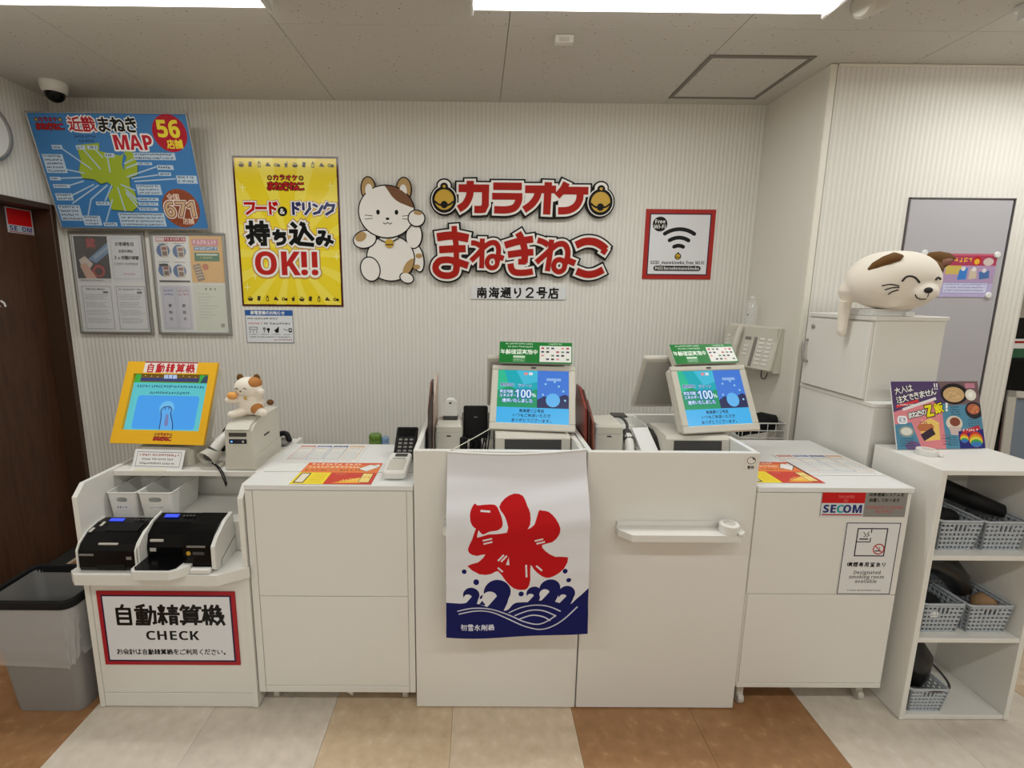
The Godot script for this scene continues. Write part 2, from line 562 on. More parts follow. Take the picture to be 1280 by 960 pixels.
# ---------------------------------------------------------------- print: strokes of the Japanese characters on a 20 x 20 grid
# Strokes are parted by «;», a leading ~ makes a stroke a curve, «@x a b c d» sets the character x into the box (a, b)-(c, d).
const GLYPHS := {
	"日": "4 1 4 19;16 1 16 19;4 1 16 1;4 10 16 10;4 19 16 19",
	"口": "3 3 3 17;17 3 17 17;3 3 17 3;3 17 17 17",
	"木": "1 5 19 5;10 0 10 20;10 5 1 16;10 5 19 16",
	"月": "5 1 5 12 2 20;5 1 16 1;16 1 16 20 13 20;5 7 16 7;5 13 16 13",
	"米": "10 0 10 20;1 9 19 9;4 2 7 6;16 2 13 6;10 9 1 18;10 9 19 18",
	"言": "8 0 12 2;0 4 20 4;4 8 16 8;4 12 16 12;4 15 4 20;16 15 16 20;4 15 16 15;4 20 16 20",
	"力": "2 6 17 6 16 18 12 19;9 0 9 6 2 20",
	"氵": "8 1 14 4;4 7 10 10;4 19 14 13",
	"辶": "2 1 5 4;0 8 5 8 4 15 0 19;3 16 8 19 20 20",
	"扌": "1 5 19 5;11 0 11 18 6 20;1 14 19 10",
	"火": "10 0 10 8 1 20;10 8 19 20;3 4 5 9;17 3 14 9",
	"石": "1 2 19 2;9 2 2 12;6 9 6 19;17 9 17 19;6 9 17 9;6 19 17 19",
	"竹": "4 0 1 16;4 8 9 8;6 9 7 18;14 0 11 16;14 8 20 8;16 9 17 18",
	"青": "2 3 18 3;10 0 10 9;4 6 16 6;0 9 20 9;5 12 5 20;15 12 15 20;5 12 15 12;5 15 15 15;5 18 15 18",
	"重": "15 0 3 2;0 5 20 5;3 8 3 14;17 8 17 14;3 8 17 8;3 11 17 11;3 14 17 14;10 1 10 20;1 17 19 17;0 20 20 20",
	"門": "1 0 1 20;1 0 8 0 8 8;1 4 8 4;1 8 8 8;19 0 19 20 16 20;12 0 12 8 19 8;12 0 19 0;12 4 19 4",
	"舎": "10 0 0 7;10 0 20 7;10 5 10 12;3 8 17 8;0 12 20 12;4 14 4 20;16 14 16 20;4 14 16 14;4 20 16 20",
	"甫": "0 4 20 4;16 0 19 2;2 7 2 20;2 7 18 7 18 20;2 11 18 11;2 15 18 15;10 0 10 20",
	"歯": "10 0 10 7;10 3 16 3;4 2 4 7;0 7 20 7;2 9 2 20;18 9 18 20;2 20 18 20;3 14 17 14;10 9 10 19;5 10 6 13;15 10 14 13",
	"食": "10 0 0 7;10 0 20 7;4 7 4 20 12 17;4 7 16 7;16 7 16 13;4 10 16 10;4 13 16 13;10 13 18 20",
	"金": "10 0 0 7;10 0 20 7;5 8 15 8;2 12 18 12;10 8 10 20;5 14 6 18;15 14 14 18;1 20 19 20",
	"自": "10 0 8 4;4 4 4 20;16 4 16 20;4 4 16 4;4 9 16 9;4 14 16 14;4 20 16 20",
	"動": "@重 0 0 12 20;@力 11 1 20 20",
	"精": "@米 0 0 8 20;@青 9 0 20 20",
	"算": "@竹 0 0 20 6;4 6 4 14;16 6 16 14;4 6 16 6;4 9 16 9;4 11 16 11;4 14 16 14;0 17 20 17;6 14 5 17 2 20;14 14 14 20",
	"機": "@木 0 0 7 20;10 0 8 4 11 4 8 8 11 8;15 0 13 4 17 4 14 8 18 8;7 11 20 11;15 0 16 11 20 20;10 11 7 20;9 15 13 18;19 13 13 20",
	"会": "10 0 0 9;10 0 20 9;5 9 15 9;2 13 18 13;8 13 5 19 16 18;14 15 18 20",
	"計": "@言 0 0 9 20;10 8 20 8;15 0 15 20",
	"利": "10 0 2 3;0 7 11 7;6 2 6 20;6 8 0 16;6 8 11 13;14 3 14 14;19 0 19 20 16 19",
	"用": "4 1 4 12 1 20;4 1 17 1;17 1 17 20 14 20;4 7 17 7;4 13 17 13;10 1 10 20",
	"南": "10 0 10 6;2 3 18 3;2 7 2 20;2 7 18 7 18 20 15 20;7 9 8 12;13 9 12 12;5 12 15 12;5 15 15 15;10 12 10 20",
	"海": "@氵 0 0 7 20;10 0 7 6;9 3 20 3;9 7 8 17 18 17;9 7 18 7 17 20 14 20;6 12 20 12;13 8 13 17",
	"通": "@辶 0 0 20 20;8 1 18 1 14 4;8 5 8 16;8 5 18 5;18 5 18 16;8 9 18 9;8 12 18 12;13 4 13 16",
	"号": "5 0 5 6;15 0 15 6;5 0 15 0;5 6 15 6;0 9 20 9;6 9 5 13 15 13 14 19 9 20",
	"店": "10 0 10 3;2 3 19 3;3 3 3 12 0 20;10 5 10 12;10 8 17 8;6 12 6 20;17 12 17 20;6 12 17 12;6 20 17 20",
	"持": "@扌 0 0 8 20;9 4 19 4;14 0 14 8;8 8 20 8;8 12 20 12;16 9 16 20 13 20;10 14 12 17",
	"込": "@辶 0 0 20 20;13 4 7 16;10 1 12 2 14 8 20 15",
	"近": "@辶 0 0 20 20;18 1 9 3;9 3 9 9 7 16;9 8 20 8;15 8 15 17",
	"畿": "3 0 1 3 5 3 2 6 5 6;9 0 7 3 11 3 8 6 11 6;0 8 20 8;14 0 15 10 20 20;19 11 13 18;1 11 1 20;10 11 10 20;1 11 10 11;1 15 10 15;5 11 5 20;1 20 10 20;16 2 19 5",
	"舗": "@舎 0 0 9 20;@甫 10 0 20 20",
	"全": "10 0 0 9;10 0 20 9;4 9 16 9;4 14 16 14;1 20 19 20;10 9 10 20",
	"国": "1 1 1 20;19 1 19 20;1 1 19 1;1 20 19 20;5 5 15 5;5 10 15 10;5 16 15 16;10 5 10 16;13 12 14 14",
	"年": "5 0 1 7;4 4 18 4;5 9 17 9;5 9 5 14;0 14 20 14;11 4 11 20",
	"齢": "@歯 0 0 11 20;16 0 11 8;16 0 20 8;13 9 18 9;12 13 19 13 18 18;15 13 15 20",
	"確": "@石 0 0 8 20;9 5 9 2 20 2 20 5;14 3 10 11;11 8 11 20;15 4 15 20;11 8 20 8;11 12 19 12;11 16 19 16;11 20 20 20",
	"認": "@言 0 0 8 20;10 1 19 1 18 8 15 9;14 1 10 9;11 3 13 6;10 13 9 18;12 12 12 19 18 19 18 16;15 11 16 14;18 12 20 16",
	"実": "10 0 10 3;1 6 1 3 19 3 19 6;4 7 16 7;5 10 15 10;1 13 19 13;10 5 10 13 1 20;11 14 19 20",
	"施": "5 0 5 3;0 3 10 3;4 3 3 12 0 19;3 8 9 8 8 19 6 20;12 0 10 6;12 3 20 3;11 10 20 8 19 14;12 7 12 18 19 19 20 16;16 6 16 15",
	"中": "3 4 3 13;17 4 17 13;3 4 17 4;3 13 17 13;10 0 10 20",
	"喫": "0 4 0 15;6 4 6 15;0 4 6 4;0 15 6 15;8 2 14 2;8 5 14 5;11 0 11 10;8 9 14 8;15 2 20 2 19 9 17 10;17 2 15 10;8 13 20 13;14 11 13 14 7 20;14 14 20 20",
	"煙": "@火 0 0 8 20;9 1 20 1;12 1 12 9;17 1 17 9;10 4 10 9;19 4 19 9;10 4 19 4;10 9 19 9;14 9 14 19;9 14 19 14;8 19 20 19",
	"専": "2 3 18 3;10 0 10 11;4 5 4 11;16 5 16 11;4 5 16 5;4 8 16 8;4 11 16 11;0 14 20 14;15 11 15 20 12 20;5 16 7 18",
	"室": "10 0 10 3;1 6 1 3 19 3 19 6;4 8 16 8;9 8 6 12 15 12;13 10 16 13;4 16 16 16;10 13 10 20;1 20 19 20",
	"非": "7 0 7 20;0 4 7 4;0 10 7 10;0 16 7 15;13 0 13 20;13 4 20 4;13 10 20 10;13 15 20 15",
	"常": "10 0 10 4;4 1 6 4;16 1 14 4;1 8 1 5 19 5 19 8;6 8 6 12;14 8 14 12;6 8 14 8;6 12 14 12;10 12 10 20;3 19 3 14 17 14 17 18",
	"報": "0 4 11 4;5 0 5 8;0 8 11 8;3 9 4 12;8 9 7 12;0 13 11 13;0 16 11 16;5 12 5 20;13 1 13 20;13 1 19 1 19 7 16 8;13 10 19 10 16 16 13 20;14 13 20 20",
	"設": "@言 0 0 8 20;11 1 11 6 9 9;11 1 17 1 17 8 20 8;10 11 19 11 16 16 9 20;12 12 20 20",
	"置": "2 0 2 5;18 0 18 5;2 0 18 0;2 5 18 5;7 0 7 5;13 0 13 5;3 7 17 7;10 5 10 9;6 9 6 17;15 9 15 17;6 9 15 9;6 12 15 12;6 15 15 15;2 9 2 20 19 20;6 17 15 17",
	"節": "@竹 0 0 20 6;2 8 2 19 9 17;2 8 9 8 9 14 2 14;2 11 9 11;12 8 12 20;12 8 19 8 19 16 16 16",
	"電": "4 0 16 0;1 6 1 3 19 3 19 6;10 0 10 9;4 5 7 5;13 5 16 5;4 8 7 8;13 8 16 8;4 11 4 17;16 11 16 17;4 11 16 11;4 14 16 14;4 17 16 17;10 10 10 20 19 20 19 18",
	"営": "4 0 5 3;10 0 10 3;16 0 14 3;1 7 1 4 19 4 19 7;5 7 5 11;15 7 15 11;5 7 15 7;5 11 15 11;3 14 3 20;17 14 17 20;3 14 17 14;3 20 17 20;10 11 9 14",
	"業": "7 0 7 4;13 0 13 4;3 1 5 4;17 1 15 4;0 5 20 5;6 5 7 8;14 5 13 8;2 8 18 8;4 11 16 11;0 14 20 14;10 8 10 20;9 14 1 20;11 14 19 20",
	"知": "4 0 1 7;3 4 10 4;0 9 11 9;6 4 6 9 0 20;6 11 11 18;13 4 13 19;20 4 20 19;13 4 20 4;13 19 20 19",
	"大": "1 6 19 6;10 0 10 6 1 20;10 7 19 20",
	"人": "10 0 9 8 1 20;10 6 19 20",
	"注": "@氵 0 0 7 20;13 0 15 3;8 5 20 5;9 12 19 12;7 20 20 20;14 5 14 20",
	"文": "10 0 10 4;1 5 19 5;5 5 10 14 19 20;15 5 10 14 1 20",
	"飯": "@食 0 0 9 20;19 1 11 2 11 10 9 20;11 7 19 7 16 14 10 20;12 9 20 20",
	"客": "10 0 10 3;1 6 1 3 19 3 19 6;9 5 3 11;6 7 15 7 3 14;7 9 19 14;6 14 6 20;14 14 14 20;6 14 14 14;6 20 14 20",
	"様": "@木 0 0 7 20;11 0 12 2;18 0 16 2;9 3 20 3;9 6 20 6;8 9 20 9;14 2 14 20 12 20;8 13 12 13 8 19;19 11 16 14;15 13 20 19",
	"各": "7 0 1 7;6 3 16 3 0 13;5 6 19 13;5 13 5 20;15 13 15 20;5 13 15 13;5 20 15 20",
	"位": "6 0 0 10;4 6 4 20;13 0 13 4;8 5 20 5;10 8 12 17;18 8 15 18;7 19 20 19",
	"間": "@門 0 0 20 20;6 10 6 18;14 10 14 18;6 10 14 10;6 14 14 14;6 18 14 18",
	"保": "6 0 0 10;4 6 4 20;9 1 9 8;18 1 18 8;9 1 18 1;9 8 18 8;7 12 20 12;13 8 13 20;13 12 7 19;14 12 20 19",
	"管": "@竹 0 0 20 6;10 5 10 8;1 11 1 8 19 8 19 11;5 11 5 20;5 11 15 11 15 14 5 14;5 16 15 16 15 20 5 20",
	"入": "6 1 10 1 11 8 19 20;10 6 1 20",
	"釣": "@金 0 0 9 20;13 0 10 8;12 4 20 4 19 18 16 20;13 10 15 13",
	"初": "4 0 6 3;1 5 9 5 1 13;5 9 5 20;9 9 6 12;11 3 20 3 19 18 16 20;14 3 14 10 10 20",
	"雪": "4 0 16 0;1 6 1 3 19 3 19 6;10 0 10 9;4 5 7 5;13 5 16 5;4 8 7 8;13 8 16 8;3 12 17 12 17 20 3 20;4 16 17 16",
	"氷": "10 0 10 20 7 18;5 2 8 4;1 7 7 7 1 17;18 4 12 9;11 8 19 18",
	"削": "6 0 6 6;1 1 3 5;11 1 9 5;1 7 1 20;1 7 11 7 11 20;1 11 11 11;1 15 11 15;14 3 14 14;19 0 19 20 16 19",
	"忘": "10 0 10 3;1 3 19 3;5 3 5 9 17 9;2 13 1 18;6 12 7 18 15 18 16 15;10 11 12 14;17 12 19 16",
	"物": "3 1 1 6;1 5 9 5;5 0 5 20;0 13 10 10;12 0 9 8;12 4 20 4 19 18 16 20;15 4 10 13;18 5 11 18",
	"受": "16 0 3 2;4 4 5 6;10 3 10 6;16 3 14 6;1 10 1 7 19 7 19 10;4 12 16 12 11 17 2 20;6 13 18 20",
	"付": "6 0 0 10;4 6 4 20;8 5 20 5;16 0 16 19 12 20;10 10 12 14",
	"エ": "3 3 17 3;10 3 10 17;1 17 19 17",
	"ネ": "10 0 12 3;3 5 16 5 2 14;10 9 10 20;12 10 18 14",
	"ル": "6 2 6 10 1 19;12 1 12 18 19 11",
	"ギ": "2 6 16 4;2 12 18 10;8 0 12 20;15 0 16 2;18 0 19 2",
	"再": "1 2 19 2;4 5 4 20;16 5 16 20;4 5 16 5;4 10 16 10;0 14 20 14;10 2 10 14",
	"生": "5 1 1 8;3 5 18 5;10 0 10 19;4 12 17 12;0 19 20 19",
	"可": "0 2 20 2;16 2 16 19 12 20;4 7 4 14;11 7 11 14;4 7 11 7;4 14 11 14",
	"能": "5 0 2 5 9 5;1 8 1 20;1 8 9 8 9 20;1 12 9 12;1 16 9 16;12 1 12 8 19 8;18 2 12 5;12 11 12 19 19 19;18 12 12 15",
	"達": "@辶 0 0 20 20;9 3 18 3;13 0 13 6;7 6 20 6;10 7 11 9;17 7 16 9;8 10 19 10;9 13 18 13;13 9 13 17",
	"成": "3 4 18 4;3 4 3 12 0 20;3 9 9 9 8 15;11 0 13 12 19 20;18 8 11 18;15 0 18 3",
	"ま": "2 4 18 4;3 9 17 9;~10 0 10 8 10 15 7 20 2 18 3 14 9 14 18 19",
	"ね": "5 0 5 20;0 5 8 4;~8 4 6 9 0 16;~2 14 9 7 15 4 19 8 19 15 16 19 11 18 12 14 16 15 20 19",
	"き": "3 4 17 2;2 9 18 7;~8 0 12 8 16 14;~5 13 4 18 8 20 15 20",
	"こ": "~3 3 10 4 17 3;~3 12 2 17 8 19 18 18",
	"ち": "1 5 18 5;~8 0 6 6 4 12 9 9 15 9 17 13 14 18 6 20",
	"み": "3 3 10 3;~10 3 8 8 4 17 1 17 1 12 6 11 13 13 20 16;~16 8 15 14 11 20",
	"お": "1 5 12 5;~6 0 6 10 6 18 3 19 1 16 5 12 11 9 18 11 18 17 12 19;15 2 19 6",
	"は": "2 1 1 10 3 19;8 5 19 5;~14 0 14 10 14 17 10 20 7 17 11 14 20 19",
	"を": "2 3 17 3;~9 0 7 6 2 12 7 8 11 9 11 15;~18 8 11 11 7 15 9 19 17 19",
	"ご": "~2 4 9 5 15 4;~3 12 2 17 8 19 18 18;15 0 17 3;18 0 20 2",
	"く": "15 0 5 10 15 20",
	"だ": "1 4 11 4;~7 0 5 9 1 19;11 9 18 9;~10 14 10 18 18 18;14 0 16 3;18 0 20 2",
	"た": "1 4 12 4;~7 0 5 9 1 19;11 9 18 9;~10 14 10 18 18 18",
	"さ": "2 5 18 4;~9 0 13 8 16 12;~5 12 4 17 8 20 15 20",
	"ざ": "2 5 15 4;~9 0 12 8 15 12;~5 12 4 17 8 20 15 20;15 0 17 3;18 0 20 2",
	"い": "~2 3 2 11 5 17 8 13;~15 4 18 8 19 13",
	"が": "1 5 12 5;~12 5 13 10 11 18 7 18;~6 0 5 10 1 18;14 5 17 11;15 0 17 3;18 0 20 2",
	"と": "5 0 7 8;~17 4 6 10 3 15 8 19 18 19",
	"う": "6 0 13 2;~2 8 10 6 16 8 15 14 7 20",
	"す": "1 4 19 4;~11 0 11 10 8 14 5 11 9 9 12 12 11 17 6 20",
	"で": "1 3 18 3;~18 3 10 7 8 14 12 18 17 19;14 8 16 11;17 7 19 10",
	"て": "1 3 18 3;~18 3 10 7 8 14 12 18 17 19",
	"せ": "0 8 20 7;15 1 15 13 12 13;~5 2 5 17 9 19 17 19",
	"ん": "~10 0 5 10 1 20 6 12 9 12 10 18 14 19 19 13",
	"の": "~10 3 8 12 4 17 1 12 4 5 11 2 18 6 18 13 11 19",
	"も": "~9 0 7 9 7 17 13 20 17 16 16 11;2 5 15 5;2 11 15 11",
	"つ": "~1 6 10 3 18 6 18 13 8 18",
	"し": "~5 0 4 12 6 18 11 19 17 14",
	"ら": "8 0 13 3;~5 6 4 13 10 10 16 12 15 17 6 20",
	"れ": "5 0 5 20;0 5 8 4;~8 4 6 9 0 16;~2 14 9 7 14 5 14 15 16 19 20 16",
	"り": "~4 2 4 8 5 11 7 9;~14 1 15 7 14 14 8 20",
	"あ": "2 4 17 4;~8 0 8 8 10 18;~14 7 11 14 6 19 3 17 5 11 11 9 17 10 18 15 12 20",
	"カ": "1 5 18 5 17 18 13 19;9 0 8 8 2 20",
	"ラ": "4 1 16 1;2 7 17 7 16 13 6 20",
	"オ": "1 5 19 5;13 0 13 20 9 19;12 5 1 17",
	"ケ": "6 0 1 10;5 5 19 5;13 5 12 13 5 20",
	"ヶ": "6 6 2 13;5 10 17 10;12 10 11 15 6 20",
	"フ": "2 2 18 2 16 12 5 20",
	"ー": "1 10 19 10",
	"ド": "6 0 6 20;6 7 15 12;12 1 14 5;16 0 18 4",
	"リ": "4 1 4 12;15 0 15 10 7 20",
	"ン": "2 3 8 6;2 19 11 16 18 5",
	"ク": "7 0 1 10;6 4 18 4 15 13 4 20",
	"シ": "3 2 8 4;1 8 6 10;2 19 12 15 19 5",
	"ス": "2 2 16 2 11 11 1 19;11 11 19 19",
	"テ": "4 1 16 1;1 7 19 7;10 7 9 14 4 20",
	"ム": "9 1 3 17 17 16;13 10 19 19",
	"レ": "4 0 4 19 10 17 18 9",
	"ト": "6 0 6 20;6 7 17 13",
	"プ": "1 4 15 4 13 13 4 20;17 0 19 0 19 3 17 3 17 0",
	"イ": "16 0 10 7 1 12;10 7 10 20",
	"バ": "6 5 1 18;11 4 18 18;14 0 16 3;18 0 20 2",
	"ポ": "1 6 17 6;9 1 9 20;4 10 1 16;14 10 18 16;17 0 19 0 19 3 17 3 17 0",
	"。": "2 15 6 15 6 19 2 19 2 15",
	"・": "9 10 11 10",
	"2": "~3 5 6 1 13 1 16 5 13 10 3 19;3 19 17 19",
}


class Pen:
	var im: Image
	var w: int
	var h: int
	var k := 2.0
	static var cut := {}

	# drawn k times as fine as the units it is given in
	func _init(ww: int, hh: int, bg: Color, fine := 2.0) -> void:
		k = fine
		w = int(ww * k)
		h = int(hh * k)
		im = Image.create(w, h, false, Image.FORMAT_RGB8)
		im.fill(bg)

	func rect(x: float, y: float, ww: float, hh: float, c: Color) -> void:
		im.fill_rect(Rect2i(roundi(x * k), roundi(y * k), maxi(1, roundi(ww * k)), maxi(1, roundi(hh * k))), c)

	func poly(q0: PackedVector2Array, c: Color) -> void:
		var p := PackedVector2Array()
		for e in q0:
			p.append(e * k)
		var lo := h
		var hi := 0
		for q in p:
			lo = mini(lo, int(floor(q.y)))
			hi = maxi(hi, int(ceil(q.y)))
		lo = maxi(lo, 0)
		hi = mini(hi, h)
		var m := p.size()
		for y in range(lo, hi):
			var xs := []
			var yy := y + 0.5
			for i in m:
				var a := p[i]
				var b := p[(i + 1) % m]
				if (a.y <= yy) != (b.y <= yy):
					xs.append(a.x + (yy - a.y) / (b.y - a.y) * (b.x - a.x))
			xs.sort()
			for i in range(0, xs.size() - 1, 2):
				var x0 := roundi(xs[i])
				var x1 := roundi(xs[i + 1])
				if x1 > x0:
					im.fill_rect(Rect2i(x0, y, x1 - x0, 1), c)

	func dot(c: Vector2, r: float, col: Color, ry := -1.0) -> void:
		poly(oval_of(c, r, r if ry < 0.0 else ry), col)

	func oval_of(c: Vector2, rx: float, ry: float) -> PackedVector2Array:
		var o := PackedVector2Array()
		for i in 24:
			o.append(c + Vector2(cos(TAU * i / 24) * rx, sin(TAU * i / 24) * ry))
		return o

	func line(p: PackedVector2Array, t: float, c: Color, ends := 0.0) -> void:
		for i in p.size() - 1:
			var d := (p[i + 1] - p[i]).normalized()
			var s := d.orthogonal() * t / 2.0
			var e0 := d * (t * 0.5 if i > 0 else ends)
			var e1 := d * (t * 0.5 if i < p.size() - 2 else ends)
			if i > 0 and (p[i] - p[i - 1]).normalized().dot(d) > 0.8:
				e0 = d * t * 0.12
			if i < p.size() - 2 and (p[i + 2] - p[i + 1]).normalized().dot(d) > 0.8:
				e1 = d * t * 0.12
			poly(PackedVector2Array([p[i] - e0 + s, p[i + 1] + e1 + s, p[i + 1] + e1 - s, p[i] - e0 - s]), c)

	func frame(x: float, y: float, ww: float, hh: float, t: float, c: Color) -> void:
		rect(x, y, ww, t, c)
		rect(x, y + hh - t, ww, t, c)
		rect(x, y, t, hh, c)
		rect(x + ww - t, y, t, hh, c)

	# the strokes of one character in the unit square
	func strokes(ch: String, all: Dictionary) -> Array:
		if cut.has(ch):
			return cut[ch]
		var o := []
		for s in all.get(ch, "").split(";", false):
			if s.begins_with("@"):
				var f: PackedStringArray = s.substr(2).strip_edges().split(" ")
				var a := Vector2(float(f[0]), float(f[1])) / 20.0
				var b := Vector2(float(f[2]), float(f[3])) / 20.0
				for q in strokes(s[1], all):
					var moved := PackedVector2Array()
					for p in q:
						moved.append(a + p * (b - a))
					o.append(moved)
				continue
			var curved: bool = s.begins_with("~")
			var f: PackedFloat64Array = s.trim_prefix("~").split_floats(" ")
			var p := PackedVector2Array()
			for i in range(0, f.size(), 2):
				p.append(Vector2(f[i], f[i + 1]) / 20.0)
			if curved:
				var fine := PackedVector2Array()
				for i in p.size() - 1:
					for s4 in 4:
						fine.append(p[i].cubic_interpolate(p[i + 1], p[maxi(i - 1, 0)], p[mini(i + 2, p.size() - 1)], s4 / 4.0))
				fine.append(p[p.size() - 1])
				p = fine
			o.append(p)
		cut[ch] = o
		return o

	# text in the stroke characters: box height s, widened by sx, stroke t; turn about the start
	func jp(text: String, x: float, y: float, s: float, t: float, c: Color, all: Dictionary, adv := 1.12, sx := 1.0, turn := 0.0) -> void:
		for i in text.length():
			for q in strokes(text[i], all):
				var p := PackedVector2Array()
				for e in q:
					p.append(Vector2(x, y) + Vector2((i * adv + e.x) * s * sx, e.y * s).rotated(turn))
				line(p, t, c, t * 0.3)

	# Latin text from the font, rasterised: cap height about 0.73 of s
	func latin(text: String, x: float, y: float, s: float, c: Color, bold := true, mid := false, sx := 1.0, grow := 0.0, turn := 0.0) -> void:
		var f := SystemFont.new()
		f.font_names = PackedStringArray(["Droid Sans"])
		f.font_weight = 700 if bold else 400
		var tm := TextMesh.new()
		tm.font = f
		tm.text = text
		tm.font_size = 32
		tm.pixel_size = s / 32.0
		tm.depth = 0.0
		tm.horizontal_alignment = HORIZONTAL_ALIGNMENT_CENTER if mid else HORIZONTAL_ALIGNMENT_LEFT
		tm.vertical_alignment = VERTICAL_ALIGNMENT_CENTER
		var arr := tm.get_mesh_arrays()
		var vs: PackedVector3Array = arr[Mesh.ARRAY_VERTEX]
		var ix: PackedInt32Array = arr[Mesh.ARRAY_INDEX]
		for i in range(0, ix.size() if ix.size() else vs.size(), 3):
			var p := PackedVector2Array()
			for e3 in 3:
				var q := vs[ix[i + e3]] if ix.size() else vs[i + e3]
				p.append(Vector2(x, y) + Vector2(q.x * sx, -q.y).rotated(turn))
			if grow > 0.0:
				var o := Geometry2D.offset_polygon(p, grow)
				for e in o:
					poly(e, c)
				var r := p.duplicate()
				r.reverse()
				for e in Geometry2D.offset_polygon(r, grow):
					poly(e, c)
			else:
				poly(p, c)

	# a line of print too small to read: uneven dark marks
	func greek(x: float, y: float, ww: float, hh: float, c: Color, rng: RandomNumberGenerator) -> void:
		var at := x
		while at < x + ww - hh * 0.4:
			var m := hh * rng.randf_range(0.45, 0.95)
			if rng.randf() < 0.12:
				at += hh * 0.5
			for twice in 2:
				rect(at + rng.randf() * m * 0.3, y + rng.randf() * hh * 0.7, m * 0.8, maxf(1.0, hh * 0.22), c)
			rect(at + rng.randf() * m * 0.6, y, maxf(1.0, hh * 0.18), hh * rng.randf_range(0.7, 1.0), c)
			at += m + hh * 0.16


# ---------------------------------------------------------------- the prints themselves
const INK := Color(0.035, 0.032, 0.03)
const PAPER := Color(0.93, 0.93, 0.92)
const RED := Color(0.72, 0.06, 0.05)


func rng_of(n: int) -> RandomNumberGenerator:
	var r := RandomNumberGenerator.new()
	r.seed = n
	return r


func little_logo(p: Pen, x: float, y: float, s: float, edge: Color) -> void:
	for pass_no in 2:
		var c := edge if pass_no == 0 else rgb(190, 30, 30)
		var t := s * (0.34 if pass_no == 0 else 0.15)
		p.jp("カラオケ", x + s * 0.85, y, s * 0.62, t * 0.62, c, GLYPHS, 1.2, 1.15)
		p.jp("まねきねこ", x, y + s * 0.9, s, t, c, GLYPHS, 1.0)
		p.dot(Vector2(x + s * 0.4, y + s * 0.35), s * (0.34 if pass_no == 0 else 0.2), edge if pass_no == 0 else rgb(205, 165, 40))
		p.dot(Vector2(x + s * 4.6, y + s * 0.35), s * (0.34 if pass_no == 0 else 0.2), edge if pass_no == 0 else rgb(205, 165, 40))


func food_icons(p: Pen, y: float, from: float, to: float, n: int) -> void:
	var c := rgb(60, 45, 25)
	for i in n:
		var x := lerpf(from, to, float(i) / (n - 1))
		match i % 6:
			0:
				p.poly(PackedVector2Array([Vector2(x - 14, y), Vector2(x + 14, y), Vector2(x + 8, y + 13), Vector2(x - 8, y + 13)]), c)
				p.line(PackedVector2Array([Vector2(x - 8, y - 6), Vector2(x + 8, y - 4)]), 4, c)
			1:
				p.poly(PackedVector2Array([Vector2(x - 5, y - 12), Vector2(x + 9, y - 9), Vector2(x + 5, y + 13), Vector2(x - 9, y + 10)]), c)
			2:
				p.rect(x - 3, y - 13, 6, 8, c)
				p.frame(x - 6, y - 6, 12, 20, 3, c)
			3:
				p.poly(PackedVector2Array([Vector2(x - 2, y - 10), Vector2(x + 13, y + 10), Vector2(x - 13, y + 8)]), c)
			4:
				p.dot(Vector2(x - 6, y + 3), 8, c)
				p.dot(Vector2(x + 7, y + 5), 7, c)
				p.dot(Vector2(x - 6, y + 3), 4, rgb(236, 210, 40))
			5:
				p.poly(PackedVector2Array([Vector2(x - 8, y - 4), Vector2(x + 8, y - 4), Vector2(x + 5, y + 13), Vector2(x - 5, y + 13)]), c)
				p.line(PackedVector2Array([Vector2(x + 2, y - 4), Vector2(x + 6, y - 13)]), 3, c)


func poster_yellow() -> Pen:
	var p := Pen.new(480, 690, rgb(74, 22, 16), 1.6)
	p.rect(9, 9, 462, 672, rgb(238, 214, 40))
	for i in 14:
		var a := TAU * i / 14.0
		var c := Vector2(240, 440)
		var q := PackedVector2Array([c])
		for d in [-0.09, 0.09]:
			q.append(c + Vector2(cos(a + d), sin(a + d)) * 620)
		var cut_in := Geometry2D.intersect_polygons(q, pts([9, 9, 471, 9, 471, 681, 9, 681]))
		for e in cut_in:
			p.poly(e, rgb(243, 225, 84))
	food_icons(p, 36, 40, 446, 11)
	food_icons(p, 652, 40, 446, 11)
	little_logo(p, 152, 84, 34, rgb(50, 20, 10))
	for s in [[440, 128], [40, 140], [455, 450], [30, 600], [70, 545]]:
		p.line(pts([s[0] - 14, s[1], s[0] + 14, s[1]]), 2, rgb(250, 244, 190))
		p.line(pts([s[0], s[1] - 18, s[0], s[1] + 18]), 2, rgb(250, 244, 190))
	for k in [[32, rgb(186, 140, 90)], [25, PAPER], [13, Color.BLACK]]:
		var main: Color = k[1]
		var last: bool = k[0] == 13
		p.jp("フード", 38, 206, 52, k[0] * 0.95, RED if last else main, GLYPHS, 1.02)
		p.jp("ドリンク", 250, 206, 52, k[0] * 0.95, rgb(32, 34, 92) if last else main, GLYPHS, 1.0)
		p.jp("持", 44, 294, 102, k[0] * 1.5, main, GLYPHS)
		p.jp("ち", 164, 332, 64, k[0] * 1.25, main, GLYPHS)
		p.jp("込", 246, 296, 102, k[0] * 1.5, main, GLYPHS)
		p.jp("み", 368, 328, 72, k[0] * 1.25, main, GLYPHS)
	p.dot(Vector2(215, 246), 22, INK)
	p.latin("&", 215, 246, 34, PAPER, true, true)
	p.latin("OK!!", 220, 490, 150, rgb(190, 150, 70), true, true, 1.05, 16)
	p.latin("OK!!", 220, 488, 150, PAPER, true, true, 1.05, 11)
	p.latin("OK!!", 220, 488, 150, rgb(184, 30, 26), true, true, 1.05, 1.5)
	return p


